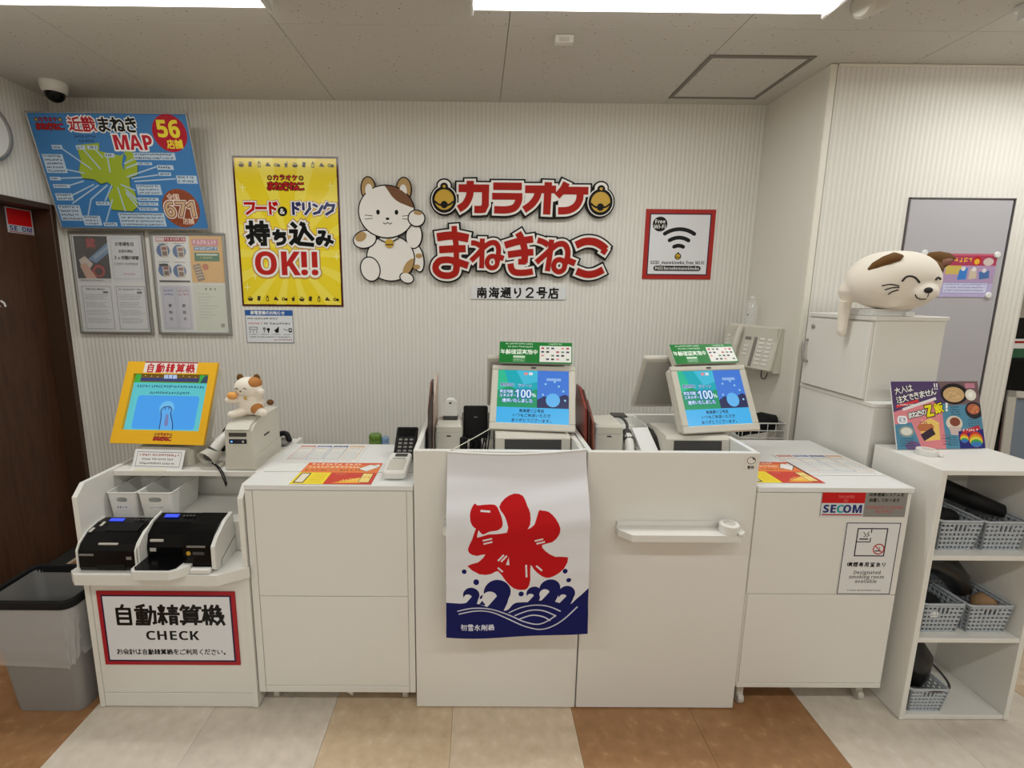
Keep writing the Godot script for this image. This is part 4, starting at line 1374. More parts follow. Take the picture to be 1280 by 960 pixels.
func food_board() -> Pen:
	var p := Pen.new(470, 330, rgb(84, 66, 108))
	var g := rng_of(51)
	p.poly(pts([0, 150, 200, 90, 330, 160, 300, 330, 0, 330]), rgb(222, 136, 144))
	p.poly(pts([0, 210, 90, 200, 130, 330, 0, 330]), rgb(82, 138, 166))
	p.poly(pts([260, 110, 470, 100, 470, 240, 360, 250, 350, 330, 260, 330]), rgb(84, 140, 168))
	p.poly(pts([250, 0, 470, 0, 470, 110, 300, 120]), rgb(120, 96, 100))
	p.dot(Vector2(334, 62), 74, rgb(34, 30, 32), 52)
	p.dot(Vector2(332, 66), 58, rgb(206, 172, 124), 38)
	for i in 40:
		p.line(PackedVector2Array([Vector2(g.randf_range(286, 378), g.randf_range(44, 90)), Vector2(g.randf_range(286, 378), g.randf_range(44, 90))]), 1.2, [rgb(224, 196, 150), rgb(178, 136, 92)][i % 2])
	p.dot(Vector2(424, 68), 30, rgb(232, 228, 214), 28)
	p.dot(Vector2(424, 68), 14, rgb(246, 246, 240))
	p.rect(398, 10, 54, 24, rgb(196, 130, 150))
	p.dot(Vector2(432, 144), 48, rgb(48, 44, 50), 42)
	p.dot(Vector2(430, 138), 34, rgb(184, 104, 76), 26)
	for i in 7:
		p.dot(Vector2(412 + g.randf() * 40, 126 + g.randf() * 26), 8, rgb(206, 132, 92))
	for k in 4:
		p.greek(306, 124 + k * 12, 50, 8, rgb(40, 52, 70), g)
	p.dot(Vector2(318, 206), 44, rgb(222, 210, 190), 36)
	p.dot(Vector2(322, 200), 28, rgb(134, 72, 56), 22)
	p.poly(pts([286, 222, 352, 226, 342, 266, 294, 262]), rgb(206, 186, 178))
	p.poly(pts([120, 216, 190, 180, 236, 202, 232, 286, 150, 292]), rgb(236, 200, 108))
	p.poly(rrect_px(118, 208, 88, 36, 18), rgb(190, 114, 74))
	p.line(pts([146, 272, 196, 246]), 36, rgb(58, 46, 60), 8)
	p.dot(Vector2(58, 244), 40, rgb(150, 158, 150), 27)
	p.dot(Vector2(58, 244), 30, rgb(224, 224, 214), 19)
	p.dot(Vector2(84, 314), 40, rgb(112, 92, 138), 24)
	for k in 4:
		p.greek(20, 276 + k * 11, 70, 7, rgb(48, 70, 92), g)
		p.greek(240, 262 + k * 14, 44, 8, [rgb(140, 60, 76), rgb(60, 50, 60)][k % 2], g)
		p.greek(276, 272 + k * 12, 50, 7, rgb(40, 66, 86), g)
		p.greek(392, 186 + k * 10, 66, 6, rgb(40, 66, 86), g)
	for k in 6:
		p.dot(Vector2(146 + k * 16, 190 + (k % 3) * 8), 3, rgb(250, 226, 150))
	p.greek(126, 196, 46, 12, rgb(176, 90, 108), g)
	p.poly(pts([334, 246, 470, 236, 470, 330, 334, 330]), rgb(40, 44, 120))
	p.line(pts([356, 252, 452, 228]), 22, rgb(190, 44, 60))
	p.greek(360, 234, 84, 14, PAPER, g)
	for q in [[424, 286, 38], [362, 278, 24]]:
		for k in 5:
			var c: Color = [rgb(206, 60, 48), rgb(226, 150, 48), rgb(226, 214, 70), rgb(72, 160, 92), rgb(60, 120, 190)][k]
			p.dot(Vector2(q[0], q[1] + k * q[2] * 0.16), q[2] * (1.0 - k * 0.06), c, q[2] * (1.0 - k * 0.17))
	for k in [[11, rgb(40, 34, 52)], [4.5, rgb(240, 240, 236)]]:
		p.jp("大人は", 14, 34, 31, k[0], k[1], GLYPHS, 1.08, 1.0, -0.2)
		p.jp("注文できません", 18, 76, 31, k[0], k[1], GLYPHS, 1.03, 1.0, -0.2)
		p.jp("まねきの", 72, 156, 26, k[0], k[1], GLYPHS, 0.96, 1.0, -0.2)
	p.latin("!!", 240, 26, 44, rgb(240, 240, 236), true, true)
	p.line(pts([16, 124, 140, 94]), 14, rgb(214, 60, 66))
	p.line(pts([50, 138, 234, 84]), 14, rgb(232, 226, 226))
	p.greek(22, 110, 100, 9, PAPER, g)
	p.latin("Z", 190, 146, 74, INK, true, true, 1.0, 6, -0.2)
	p.latin("Z", 190, 146, 74, rgb(244, 228, 40), true, true, 1.0, 2, -0.2)
	p.jp("飯", 216, 114, 44, 13, INK, GLYPHS, 1.0, 1.0, -0.2)
	p.jp("飯", 216, 114, 44, 7, rgb(244, 228, 40), GLYPHS, 1.0, 1.0, -0.2)
	p.latin("!", 286, 128, 56, rgb(240, 240, 236), true, true, 1.1, 1, 0.1)
	p.poly(rrect_px(16, 168, 52, 40, 14), rgb(240, 240, 244))
	p.frame(26, 178, 32, 20, 2, rgb(50, 70, 130))
	p.greek(30, 182, 24, 12, rgb(50, 70, 130), g)
	return p


func panel_poster() -> Pen:
	var p := Pen.new(390, 220, rgb(176, 150, 186))
	var g := rng_of(61)
	p.rect(0, 0, 390, 60, rgb(172, 62, 92))
	p.rect(0, 0, 390, 10, rgb(196, 96, 118))
	p.greek(150, 20, 120, 26, rgb(220, 180, 70), g)
	p.dot(Vector2(292, 36), 22, rgb(190, 40, 44))
	p.dot(Vector2(292, 40), 14, rgb(232, 180, 60))
	p.dot(Vector2(350, 40), 26, rgb(206, 192, 186), 20)
	p.rect(140, 60, 80, 44, rgb(206, 182, 96))
	p.poly(pts([212, 80, 252, 70, 250, 130, 206, 132]), rgb(62, 128, 204))
	p.poly(pts([264, 78, 296, 72, 302, 124, 262, 130]), rgb(206, 190, 168))
	p.poly(pts([310, 92, 362, 84, 366, 122, 318, 130]), rgb(76, 112, 168))
	for q in [[230, 76], [284, 78], [336, 84]]:
		p.dot(Vector2(q[0], q[1]), 11, rgb(224, 220, 222))
	p.rect(60, 150, 330, 70, rgb(186, 176, 214))
	p.rect(140, 146, 226, 54, rgb(206, 208, 236))
	p.frame(140, 146, 226, 54, 2, rgb(130, 130, 180))
	for k in 3:
		p.greek(150, 152 + k * 15, 200, 8, rgb(120, 112, 160), g)
	p.dot(Vector2(40, 120), 60, rgb(142, 96, 128), 76)
	return p


func counter_card() -> Pen:
	var p := Pen.new(250, 84, rgb(226, 226, 226))
	var g := rng_of(71)
	p.frame(14, 10, 222, 62, 2, rgb(100, 96, 96))
	p.greek(26, 18, 196, 11, rgb(150, 60, 60), g)
	p.greek(40, 36, 160, 9, rgb(80, 78, 80), g)
	p.greek(30, 54, 180, 9, rgb(70, 68, 70), g)
	return p


func corner_sticker() -> Pen:
	# a plain round mark with the word for reception below it
	var p := Pen.new(90, 100, rgb(226, 222, 212))
	p.dot(Vector2(45, 36), 30, rgb(60, 54, 50), 26)
	p.dot(Vector2(45, 36), 26, rgb(232, 228, 220), 22)
	p.poly(pts([48, 15, 66, 22, 68, 34, 52, 26]), rgb(60, 50, 44))
	p.jp("受付", 22, 74, 20, 4.4, INK, GLYPHS, 1.2)
	return p


func tub_label(n: int) -> Pen:
	var p := Pen.new(120, 36, rgb(224, 224, 226))
	p.jp("お釣入れ" if n == 0 else "レシート入れ", 8, 8, 18, 3, rgb(66, 64, 70), GLYPHS, 1.14 if n else 1.4)
	return p


# ---------------------------------------------------------------- materials
func noise_tex(seed_no: int, freq: float, ramp: Array, size := 512, octaves := 4) -> NoiseTexture2D:
	var n := FastNoiseLite.new()
	n.seed = seed_no
	n.noise_type = FastNoiseLite.TYPE_SIMPLEX_SMOOTH
	n.frequency = freq
	n.fractal_octaves = octaves
	var g := Gradient.new()
	g.offsets = PackedFloat32Array(range(ramp.size()).map(func(i): return float(i) / (ramp.size() - 1)))
	g.colors = PackedColorArray(ramp)
	var t := NoiseTexture2D.new()
	t.width = size
	t.height = size
	t.seamless = true
	t.noise = n
	t.color_ramp = g
	return t


func marble(seed_no: int, ramp: Array) -> StandardMaterial3D:
	var m := mat(Color.WHITE, 0.42)
	m.albedo_texture = noise_tex(seed_no, 0.016, ramp, 512, 6)
	m.uv1_triplanar = true
	m.uv1_world_triplanar = true
	m.uv1_scale = Vector3(1.9, 1.9, 1.9)
	return m


func make_materials() -> void:
	M.laminate = mat(rgb(228, 226, 220), 0.42)
	M.laminate_edge = mat(rgb(226, 224, 218), 0.45)
	M.gap = mat(rgb(120, 114, 104), 0.8)
	M.plain_wall = mat(rgb(226, 222, 212), 0.8)
	M.trim = mat(rgb(228, 224, 212), 0.5)
	M.white = mat(rgb(228, 228, 226), 0.45)
	M.white_plastic = mat(rgb(224, 223, 218), 0.35)
	M.grey_plastic = mat(rgb(196, 192, 182), 0.45)
	M.cream_plastic = mat(rgb(206, 202, 190), 0.42)
	M.mid_grey = mat(rgb(128, 124, 118), 0.5)
	M.dark_grey = mat(rgb(62, 60, 58), 0.5)
	M.black = mat(rgb(13, 13, 14), 0.45)
	M.gloss_black = mat(rgb(7, 7, 8), 0.2)
	M.rubber = mat(rgb(24, 24, 26), 0.7)
	M.steel = mat(rgb(170, 170, 168), 0.35, 0.9)
	M.alu = mat(rgb(168, 167, 163), 0.4, 0.7)
	M.paper = mat(rgb(232, 232, 230), 0.8)
	M.red = mat(rgb(164, 24, 10), 0.6)
	M.sign_white = mat(rgb(232, 228, 222), 0.4)
	M.sign_black = mat(rgb(15, 13, 12), 0.6)
	M.gold = mat(rgb(196, 156, 38), 0.45)
	M.brown = mat(rgb(112, 70, 34), 0.6)
	M.tan = mat(rgb(176, 142, 88), 0.6)
	M.grey_panel = mat(rgb(184, 182, 188), 0.38, 0.1)
	M.plush = mat(rgb(236, 228, 214), 0.95)
	M.plush.rim_enabled = true
	M.plush.rim = 0.3
	M.plush_brown = mat(rgb(104, 70, 30), 0.95)
	M.plush_tan = mat(rgb(182, 122, 66), 0.95)
	M.plush_pink = mat(rgb(150, 106, 92), 0.95)
	M.thread = mat(rgb(34, 28, 26), 0.7)
	M.orange = mat(rgb(232, 168, 92), 0.9)
	M.clear = mat(Color(0.95, 0.97, 0.97, 0.16), 0.06)
	M.clear.transparency = BaseMaterial3D.TRANSPARENCY_ALPHA
	M.liner = mat(Color(0.9, 0.9, 0.9, 0.34), 0.35)
	M.liner.transparency = BaseMaterial3D.TRANSPARENCY_ALPHA
	M.basket = mat(rgb(178, 184, 190), 0.35)
	M.bin = mat(rgb(138, 136, 134), 0.6)
	M.lit = mat(Color.WHITE, 0.5)
	M.lit.emission_enabled = true
	M.lit.emission = Color(1.0, 0.98, 0.95)
	M.lit.emission_energy_multiplier = 4.0
	M.lcd_blue = mat(rgb(20, 24, 60), 0.3)
	M.lcd_blue.emission_enabled = true
	M.lcd_blue.emission = rgb(64, 92, 255)
	M.lcd_blue.emission_energy_multiplier = 0.9
	for k in ["red", "sign_black", "black", "gloss_black", "rubber"]:
		M[k].metallic_specular = 0.32
	# wallpaper with fine upright ribs, their light and shade painted in as stripes
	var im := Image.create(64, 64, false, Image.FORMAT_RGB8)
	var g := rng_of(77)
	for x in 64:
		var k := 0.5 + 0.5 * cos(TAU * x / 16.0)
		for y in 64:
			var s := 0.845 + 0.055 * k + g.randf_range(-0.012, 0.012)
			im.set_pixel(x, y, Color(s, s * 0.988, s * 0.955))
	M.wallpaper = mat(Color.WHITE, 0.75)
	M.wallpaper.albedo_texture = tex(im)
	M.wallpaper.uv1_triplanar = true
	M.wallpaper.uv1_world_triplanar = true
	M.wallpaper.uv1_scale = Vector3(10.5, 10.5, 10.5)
	# perforated gypsum ceiling boards
	var pores := Image.create(512, 512, false, Image.FORMAT_RGB8)
	pores.fill(rgb(206, 203, 196))
	for i in 190:
		var at := Vector2i(g.randi_range(2, 506), g.randi_range(2, 506))
		var d := g.randi_range(2, 4)
		pores.fill_rect(Rect2i(at.x, at.y, d, d), rgb(118, 110, 100) if i % 3 == 0 else rgb(164, 157, 147))
	M.ceiling = mat(Color.WHITE, 0.9)
	M.ceiling.albedo_texture = tex(pores)
	M.ceiling.uv1_triplanar = true
	M.ceiling.uv1_world_triplanar = true
	M.ceiling.uv1_scale = Vector3(1.4, 1.4, 1.4)
	M.tile_grey = [marble(1, [rgb(203, 192, 176), rgb(211, 200, 184), rgb(215, 204, 189), rgb(218, 208, 193), rgb(228, 219, 207)]), marble(2, [rgb(200, 189, 174), rgb(208, 196, 182), rgb(212, 201, 186), rgb(216, 204, 190), rgb(226, 216, 202)])]
	M.tile_tan = [marble(3, [rgb(187, 162, 132), rgb(199, 175, 144), rgb(204, 180, 150), rgb(208, 186, 156), rgb(220, 202, 174)]), marble(4, [rgb(192, 170, 144), rgb(204, 184, 157), rgb(209, 189, 164), rgb(214, 194, 170), rgb(226, 211, 189)])]
	M.tile_brown = [marble(5, [rgb(146, 106, 70), rgb(156, 115, 77), rgb(161, 119, 81), rgb(166, 124, 85), rgb(189, 150, 110)]), marble(6, [rgb(143, 103, 68), rgb(153, 112, 74), rgb(158, 116, 78), rgb(162, 121, 82), rgb(185, 146, 106)])]
	# dark stained wood, grain upright
	M.wood = mat(Color.WHITE, 0.5)
	M.wood.albedo_texture = noise_tex(9, 0.02, [rgb(52, 31, 17), rgb(66, 40, 22), rgb(74, 46, 26), rgb(60, 36, 20)], 512, 4)
	M.wood.uv1_triplanar = true
	M.wood.uv1_world_triplanar = true
	M.wood.uv1_scale = Vector3(3.0, 0.25, 3.0)
	M.wood_frame = mat(rgb(62, 42, 26), 0.5)


# ---------------------------------------------------------------- the room
# a wall face with shallow upright ribs, from x0 to x1 at depth z, facing +z
func ribbed(b: MB, x0: float, x1: float, y0: float, y1: float, z: float) -> void:
	var pitch := 0.0238
	var n := int((x1 - x0) / pitch)
	var w := (x1 - x0) / n
	for i in n:
		var a := x0 + i * w
		var p := [Vector2(a, z), Vector2(a + w * 0.3, z + 0.0018), Vector2(a + w * 0.7, z + 0.0018), Vector2(a + w, z)]
		for k in 3:
			b.quad(Vector3(p[k].x, y0, p[k].y), Vector3(p[k + 1].x, y0, p[k + 1].y), Vector3(p[k + 1].x, y1, p[k + 1].y), Vector3(p[k].x, y1, p[k].y))


func build_room() -> void:
	# floor: vinyl tiles laid in bands two tiles wide
	var sub := struct("floor", [[MB.new().slab(Vector3(-2.6, -0.12, -3.7), Vector3(4.5, -0.0035, 3.0)), mat(rgb(96, 86, 72), 0.9)]])
	var tile_mesh := {}
	for key in ["tile_grey", "tile_tan", "tile_brown"]:
		for v in 2:
			tile_mesh[key + str(v)] = mesh_of([[MB.new().box(Vector3(0, -0.0018, 0), Vector3(FLOOR_TILE - 0.0008, 0.0036, FLOOR_TILE - 0.0008), 0.0007), M[key][v]]])
	for i in range(-7, 10):
		var band: String = ["tile_brown", "tile_grey", "tile_tan"][posmod(floori(i / 2.0), 3)]
		for j in range(-5, 11):
			var c := Vector3(0.37 + (i + 0.5) * FLOOR_TILE, 0, -1.72 + (j + 0.5) * FLOOR_TILE)
			if c.x < -2.72 or c.z < -3.75 or c.z > 3.0:
				continue
			var o := MeshInstance3D.new()
			o.name = "tile"
			o.mesh = tile_mesh[band + str(posmod(i * 7 + j * 3, 2))]
			o.position = c
			sub.add_child(o, true)
	# ceiling: boards with shadow joints
	var top := struct("ceiling", [[MB.new().slab(Vector3(-2.6, CEIL + 0.008, -3.7), Vector3(4.5, CEIL + 0.12, 3.0)), mat(rgb(150, 145, 136), 0.9)]])
	var zs := [-3.7, -2.082, -0.262, 1.558, 3.0]
	var xs := [-2.6, -1.703, -0.795, 0.113, 1.021, 1.95, 2.858, 3.766, 4.5]
	for i in xs.size() - 1:
		for j in zs.size() - 1:
			var o := part(top, "ceiling_board", [[MB.new().slab(Vector3(xs[i] + 0.0012, CEIL, zs[j] + 0.0008), Vector3(xs[i + 1] - 0.0012, CEIL + 0.008, zs[j + 1] - 0.0008), 0.001), M.ceiling]])
	# walls
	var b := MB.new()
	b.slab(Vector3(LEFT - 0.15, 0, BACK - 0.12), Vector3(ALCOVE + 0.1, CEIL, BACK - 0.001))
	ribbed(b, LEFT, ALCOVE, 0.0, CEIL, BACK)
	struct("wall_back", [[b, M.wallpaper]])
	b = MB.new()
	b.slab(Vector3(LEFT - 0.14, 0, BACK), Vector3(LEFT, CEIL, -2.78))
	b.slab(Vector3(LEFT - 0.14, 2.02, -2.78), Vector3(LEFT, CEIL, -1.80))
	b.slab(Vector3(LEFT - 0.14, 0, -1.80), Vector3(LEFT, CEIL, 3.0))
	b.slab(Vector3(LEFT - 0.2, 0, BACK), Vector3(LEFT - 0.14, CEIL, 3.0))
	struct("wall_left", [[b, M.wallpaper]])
	struct("wall_alcove", [[MB.new().slab(Vector3(ALCOVE, 0, -2.95), Vector3(ALCOVE + 0.1, CEIL, RIGHT_WALL - 0.004)), M.plain_wall]])
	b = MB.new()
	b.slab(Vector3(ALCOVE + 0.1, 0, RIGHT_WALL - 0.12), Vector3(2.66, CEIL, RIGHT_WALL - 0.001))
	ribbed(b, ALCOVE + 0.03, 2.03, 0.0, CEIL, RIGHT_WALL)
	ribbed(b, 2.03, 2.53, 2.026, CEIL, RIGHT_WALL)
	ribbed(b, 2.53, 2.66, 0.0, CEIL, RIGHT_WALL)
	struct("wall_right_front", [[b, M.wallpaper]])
	struct("wall_right_return", [[MB.new().slab(Vector3(2.56, 0, -3.6), Vector3(2.66, CEIL, RIGHT_WALL - 0.1)), M.plain_wall]])
	struct("wall_far", [[MB.new().slab(Vector3(2.6, 0, -3.7), Vector3(4.5, CEIL, -3.6)), M.plain_wall]])
	struct("wall_right", [[MB.new().slab(Vector3(4.4, 0, -3.7), Vector3(4.5, CEIL, 3.0)), M.plain_wall]])
	struct("wall_front", [[MB.new().slab(Vector3(-2.6, 0, 2.9), Vector3(4.5, CEIL, 3.0)), M.plain_wall]])
	# corner guard where the alcove meets the right wall
	struct("trim_1", [[MB.new().slab(Vector3(ALCOVE - 0.006, 0.0, RIGHT_WALL - 0.03), Vector3(ALCOVE + 0.026, CEIL - 0.002, RIGHT_WALL + 0.006), 0.004), M.trim]])
	# cornice shadow strip on the right wall
	struct("trim_2", [[MB.new().slab(Vector3(ALCOVE + 0.03, CEIL - 0.012, RIGHT_WALL), Vector3(2.66, CEIL - 0.001, RIGHT_WALL + 0.008), 0.002), M.trim]])
	# door in the left wall: dark wood, set back in its frame
	var d := struct("door_1", [[MB.new().slab(Vector3(-2.5, 0.006, -2.765), Vector3(-2.46, 2.0, -1.815), 0.002), M.wood]])
	part(d, "door_frame", [[MB.new().slab(Vector3(-2.5, 0, -2.795), Vector3(LEFT + 0.012, 2.025, -2.765), 0.003).slab(Vector3(-2.5, 0, -1.815), Vector3(LEFT + 0.012, 2.025, -1.785), 0.003).slab(Vector3(-2.5, 1.995, -2.765), Vector3(LEFT + 0.012, 2.025, -1.815), 0.003), M.wood_frame]])
	part(d, "threshold", [[MB.new().slab(Vector3(-2.5, 0, -2.765), Vector3(LEFT + 0.005, 0.005, -1.815), 0.001), mat(rgb(70, 70, 66), 0.5, 0.4)]])
	part(d, "door_handle", [[MB.new().tube(PackedVector3Array([Vector3(-2.46, 1.0, -1.9), Vector3(-2.41, 1.0, -1.9), Vector3(-2.41, 1.0, -2.02)]), 0.009), M.steel]])
	# steel service door in the right wall
	d = struct("door_2", [[MB.new().slab(Vector3(2.036, 0.3, RIGHT_WALL - 0.02), Vector3(2.524, 2.018, RIGHT_WALL + 0.004), 0.002), M.grey_panel]])
	part(d, "door_frame", [[MB.new().slab(Vector3(2.028, 0.3, RIGHT_WALL - 0.02), Vector3(2.034, 2.026, RIGHT_WALL + 0.007)).slab(Vector3(2.526, 0.3, RIGHT_WALL - 0.02), Vector3(2.532, 2.026, RIGHT_WALL + 0.007)).slab(Vector3(2.028, 2.02, RIGHT_WALL - 0.02), Vector3(2.532, 2.026, RIGHT_WALL + 0.007)), mat(rgb(96, 92, 92), 0.5, 0.3)]])


# one long ceiling lamp: housing, glowing diffuser, and its light just below
func ceiling_lamp(label: String, at: Vector3, energy: float) -> void:
	var t := thing("ceiling_light", label, "ceiling light", at, 0.0, "long ceiling lights")
	part(t, "housing", [[MB.new().box(Vector3(0, -0.012, 0), Vector3(1.27, 0.024, 0.16), 0.004), M.white]])
	var prof := PackedVector2Array()
	for i in 9:
		var a := PI * i / 8.0
		prof.append(Vector2(cos(a) * 0.062, -0.024 - sin(a) * 0.034))
	var b := MB.new()
	b.xf = Transform3D(Basis(Vector3.UP, PI / 2), Vector3.ZERO)
	b.prism(prof, -0.622, 0.622)
	part(t, "diffuser", [[b, M.lit]], "glowing white diffuser")
	for s in [-1, 1]:
		part(t, "end_cap", [[MB.new().box(Vector3(s * 0.628, -0.04, 0), Vector3(0.012, 0.036, 0.13), 0.004), M.white]])
	var l := AreaLight3D.new()
	l.name = "lamp_glow"
	l.light_energy = energy
	l.light_color = Color(0.985, 1.0, 0.995)
	l.area_size = Vector2(1.22, 0.11)
	l.area_range = 12.0
	l.shadow_enabled = true
	l.position = Vector3(0, -0.062, 0)
	l.rotation.x = -PI / 2
	t.add_child(l)


# ---------------------------------------------------------------- furniture
# polygon given in (z, y), drawn out along x from x0 to x1
func side_prism(b: MB, zy: Array, x0: float, x1: float) -> MB:
	var keep := b.xf
	b.xf = keep * Transform3D(Basis(Vector3(0, 0, 1), Vector3(0, 1, 0), Vector3(-1, 0, 0)), Vector3.ZERO)
	b.prism(pts(zy), -x1, -x0)
	b.xf = keep
	return b


# polygon given in (x, z), drawn out upwards from y0 to y1
func flat_prism(b: MB, xz: Array, y0: float, y1: float) -> MB:
	var keep := b.xf
	b.xf = keep * Transform3D(Basis(Vector3(1, 0, 0), Vector3(0, 0, -1), Vector3(0, 1, 0)), Vector3.ZERO)
	var p := pts(xz)
	for i in p.size():
		p[i].y = -p[i].y
	b.prism(p, y0, y1)
	b.xf = keep
	return b


func S(x0: float, y0: float, z0: float, x1: float, y1: float, z1: float, bev := 0.0015) -> MB:
	return MB.new().slab(Vector3(x0, y0, z0), Vector3(x1, y1, z1), bev)


# a thing whose parts are given in room coordinates
var base_of := {}


func placed(called: String, label: String, category: String, at: Vector3, group := "") -> Node3D:
	var o := thing(called, label, category, at, 0.0, group)
	base_of[o] = at
	return o


func piece(parent: Node, called: String, b: MB, m: Material, label := "") -> MeshInstance3D:
	return piece_of(parent, called, [[b, m]], label)


func piece_of(parent: Node, called: String, list: Array, label := "") -> MeshInstance3D:
	var o := part(parent, called, list, label)
	if base_of.has(parent):
		o.position = -base_of[parent]
	return o


func castor(parent: Node, x: float, z: float, top: float) -> void:
	var b := MB.new()
	b.slab(Vector3(x - 0.013, 0.026, z - 0.012), Vector3(x + 0.013, top, z + 0.012), 0.003)
	b.xf = Transform3D(Basis(Vector3(0, 0, 1), PI / 2), Vector3(x + 0.011, 0.0222, z + 0.004))
	b.lathe([Vector2(0, 0), Vector2(0.019, 0), Vector2(0.022, 0.004), Vector2(0.022, 0.018), Vector2(0.019, 0.022), Vector2(0, 0.022)], 16)
	piece(parent, "castor", b, M.grey_plastic)


func build_counters() -> void:
	# two tall boxes in the middle, open at the top towards the staff
	var tall := [[-0.22, 0.383, -0.115, 0.325, "tall white counter section behind the hanging ice banner"], [0.388, 0.99, 0.497, 0.937, "tall white counter section with a bare ledge, right of the banner"]]
	for i in 2:
		var q: Array = tall[i]
		var t := placed("counter", q[4], "counter", Vector3((q[0] + q[1]) / 2, 0, -1.9), "tall counter sections")
		piece(t, "front_panel", S(q[0], 0.004, -1.62, q[1], 1.025, -1.6, 0.002), M.laminate)
		piece(t, "side_panel", S(q[0], 0.004, -2.2, q[0] + 0.018, 1.025, -1.6205), M.laminate)
		piece(t, "side_panel", S(q[1] - 0.018, 0.004, -2.2, q[1], 1.025, -1.6205), M.laminate)
		piece(t, "worktop", S(q[0] + 0.0185, 0.88, -2.2, q[1] - 0.0185, 0.9, -1.6205), M.laminate)
		piece(t, "back_rail", S(q[0] + (0.0185 if i == 0 else 0.22), 0.9005, -2.15, q[1] - 0.0185, 1.0 if i == 0 else 1.022, -2.135), M.laminate)
		var ledge := MB.new()
		flat_prism(ledge, [q[2], -1.5995, q[2], -1.562, q[2] + 0.038, -1.522, q[3] - 0.03, -1.522, q[3], -1.552, q[3], -1.5995], 0.731, 0.755)
		piece(t, "ledge", ledge, M.laminate_edge)
		piece(t, "ledge_rail", S(q[2] + 0.004, 0.7552, -1.5998, q[3] - 0.004, 0.772, -1.588, 0.001), M.laminate_edge)
	# low counter on the left
	var t := placed("counter", "low white counter on castors between the kiosk and the banner", "counter", Vector3(-0.52, 0, -1.83), "low counter sections")
	piece(t, "body", S(-0.818, 0.062, -2.06, -0.224, 0.8745, -1.6085), M.laminate)
	piece(t, "top", S(-0.818, 0.875, -2.062, -0.2225, 0.895, -1.6, 0.002), M.white)
	piece(t, "door_panel", S(-0.791, 0.4635, -1.608, -0.2475, 0.8715, -1.604, 0.0012), M.laminate)
	piece(t, "door_panel", S(-0.791, 0.09, -1.608, -0.2475, 0.4605, -1.604, 0.0012), M.laminate)
	piece(t, "stile", S(-0.818, 0.062, -1.608, -0.7925, 0.8715, -1.603, 0.0012), M.laminate_edge)
	piece(t, "stile", S(-0.246, 0.062, -1.608, -0.224, 0.8715, -1.603, 0.0012), M.laminate_edge)
	piece(t, "bottom_rail", S(-0.7915, 0.062, -1.608, -0.247, 0.0885, -1.603, 0.0012), M.laminate_edge)
	piece(t, "top_inlay", S(-0.80, 0.895, -1.725, -0.235, 0.8956, -1.7235, 0.0), M.gap)
	piece(t, "rear_shelf", S(-0.7, 0.785, -2.34, -0.24, 0.8, -2.0605), M.laminate)
	for c in [[-0.77, -1.66], [-0.27, -1.66], [-0.77, -2.0], [-0.27, -2.0]]:
		castor(t, c[0], c[1], 0.0615)
	var br := MB.new()
	flat_prism(br, [-0.535, -1.66, -0.47, -1.622, -0.468, -1.63, -0.52, -1.67], 0.03, 0.0615)
	piece(t, "foot_bracket", br, M.white)
	# low counter on the right
	t = placed("counter", "low white counter on castors carrying the smoking room sign", "counter", Vector3(1.27, 0, -1.88), "low counter sections")
	piece(t, "body", S(0.995, 0.092, -2.15, 1.549, 0.8795, -1.6085), M.laminate)
	piece(t, "top", S(0.995, 0.88, -2.152, 1.552, 0.9, -1.6, 0.002), M.white)
	piece(t, "door_panel", S(0.997, 0.4835, -1.608, 1.547, 0.8765, -1.604, 0.0012), M.laminate)
	piece(t, "door_panel", S(1.003, 0.112, -1.608, 1.547, 0.4805, -1.604, 0.0012), M.laminate)
	piece(t, "bottom_rail", S(0.997, 0.092, -1.608, 1.547, 0.1105, -1.603, 0.0012), M.laminate_edge)
	for c in [[1.03, -1.64], [1.512, -1.66], [1.04, -2.08], [1.5, -2.08]]:
		castor(t, c[0], c[1], 0.0915)
	# the ice banner: cloth hung over the edge by a cord
	t = placed("ice_banner", "white cloth ice banner with a red brush character above blue waves", "banner", Vector3(0.145, 0.37, -1.55))
	var b := MB.new()
	var nu := 30
	var nv := 44
	var at := func(i: int, j: int) -> Vector3:
		var u := float(i) / nu
		var v := float(j) / nv
		var x := lerpf(lerpf(-0.101, -0.101, v), lerpf(0.381, 0.394, v), u)
		var y := lerpf(1.021 + 0.012 * u - 0.012 * sin(PI * u), 0.372 + 0.022 * u - 0.012 * sin(PI * u), v)
		# hangs over the ledge, then falls straight
		var out := smoothstep(0.0, 0.4, v)
		var z := -1.595 + 0.083 * out + 0.0022 * sin(v * 19.0 + u * 2.0) * (0.4 + 0.6 * u) + 0.0014 * sin(v * 47.0 + u * 4.0) + 0.006 * smoothstep(0.45, 1.0, v) * sin(u * 7.0 + 0.6)
		return Vector3(x, y, z)
	for i in nu:
		for j in nv:
			var c := [at.call(i, j + 1), at.call(i + 1, j + 1), at.call(i + 1, j), at.call(i, j)]
			var ij := [[i, j + 1], [i + 1, j + 1], [i + 1, j], [i, j]]
			var nn := []
			for k in ij:
				var a: Vector3 = at.call(k[0] + 1, k[1]) - at.call(k[0] - 1, k[1])
				var d: Vector3 = at.call(k[0], k[1] - 1) - at.call(k[0], k[1] + 1)
				nn.append(a.cross(d))
			for k in [0, 2, 1, 0, 3, 2]:
				b.put(c[k], nn[k], Vector2(float(ij[k][0]) / nu, float(ij[k][1]) / nv))
	var cloth := print_mat(flag_print(), 0.85)
	cloth.backlight_enabled = true
	cloth.backlight = Color(0.25, 0.25, 0.25)
	piece(t, "cloth", b, cloth)
	var hem := PackedVector3Array()
	for i in 13:
		hem.append(at.call(roundi(i * nu / 12.0), 0) + Vector3(0, 0.002, 0.001))
	piece(t, "top_hem", MB.new().tube(hem, 0.004, 6), M.paper)
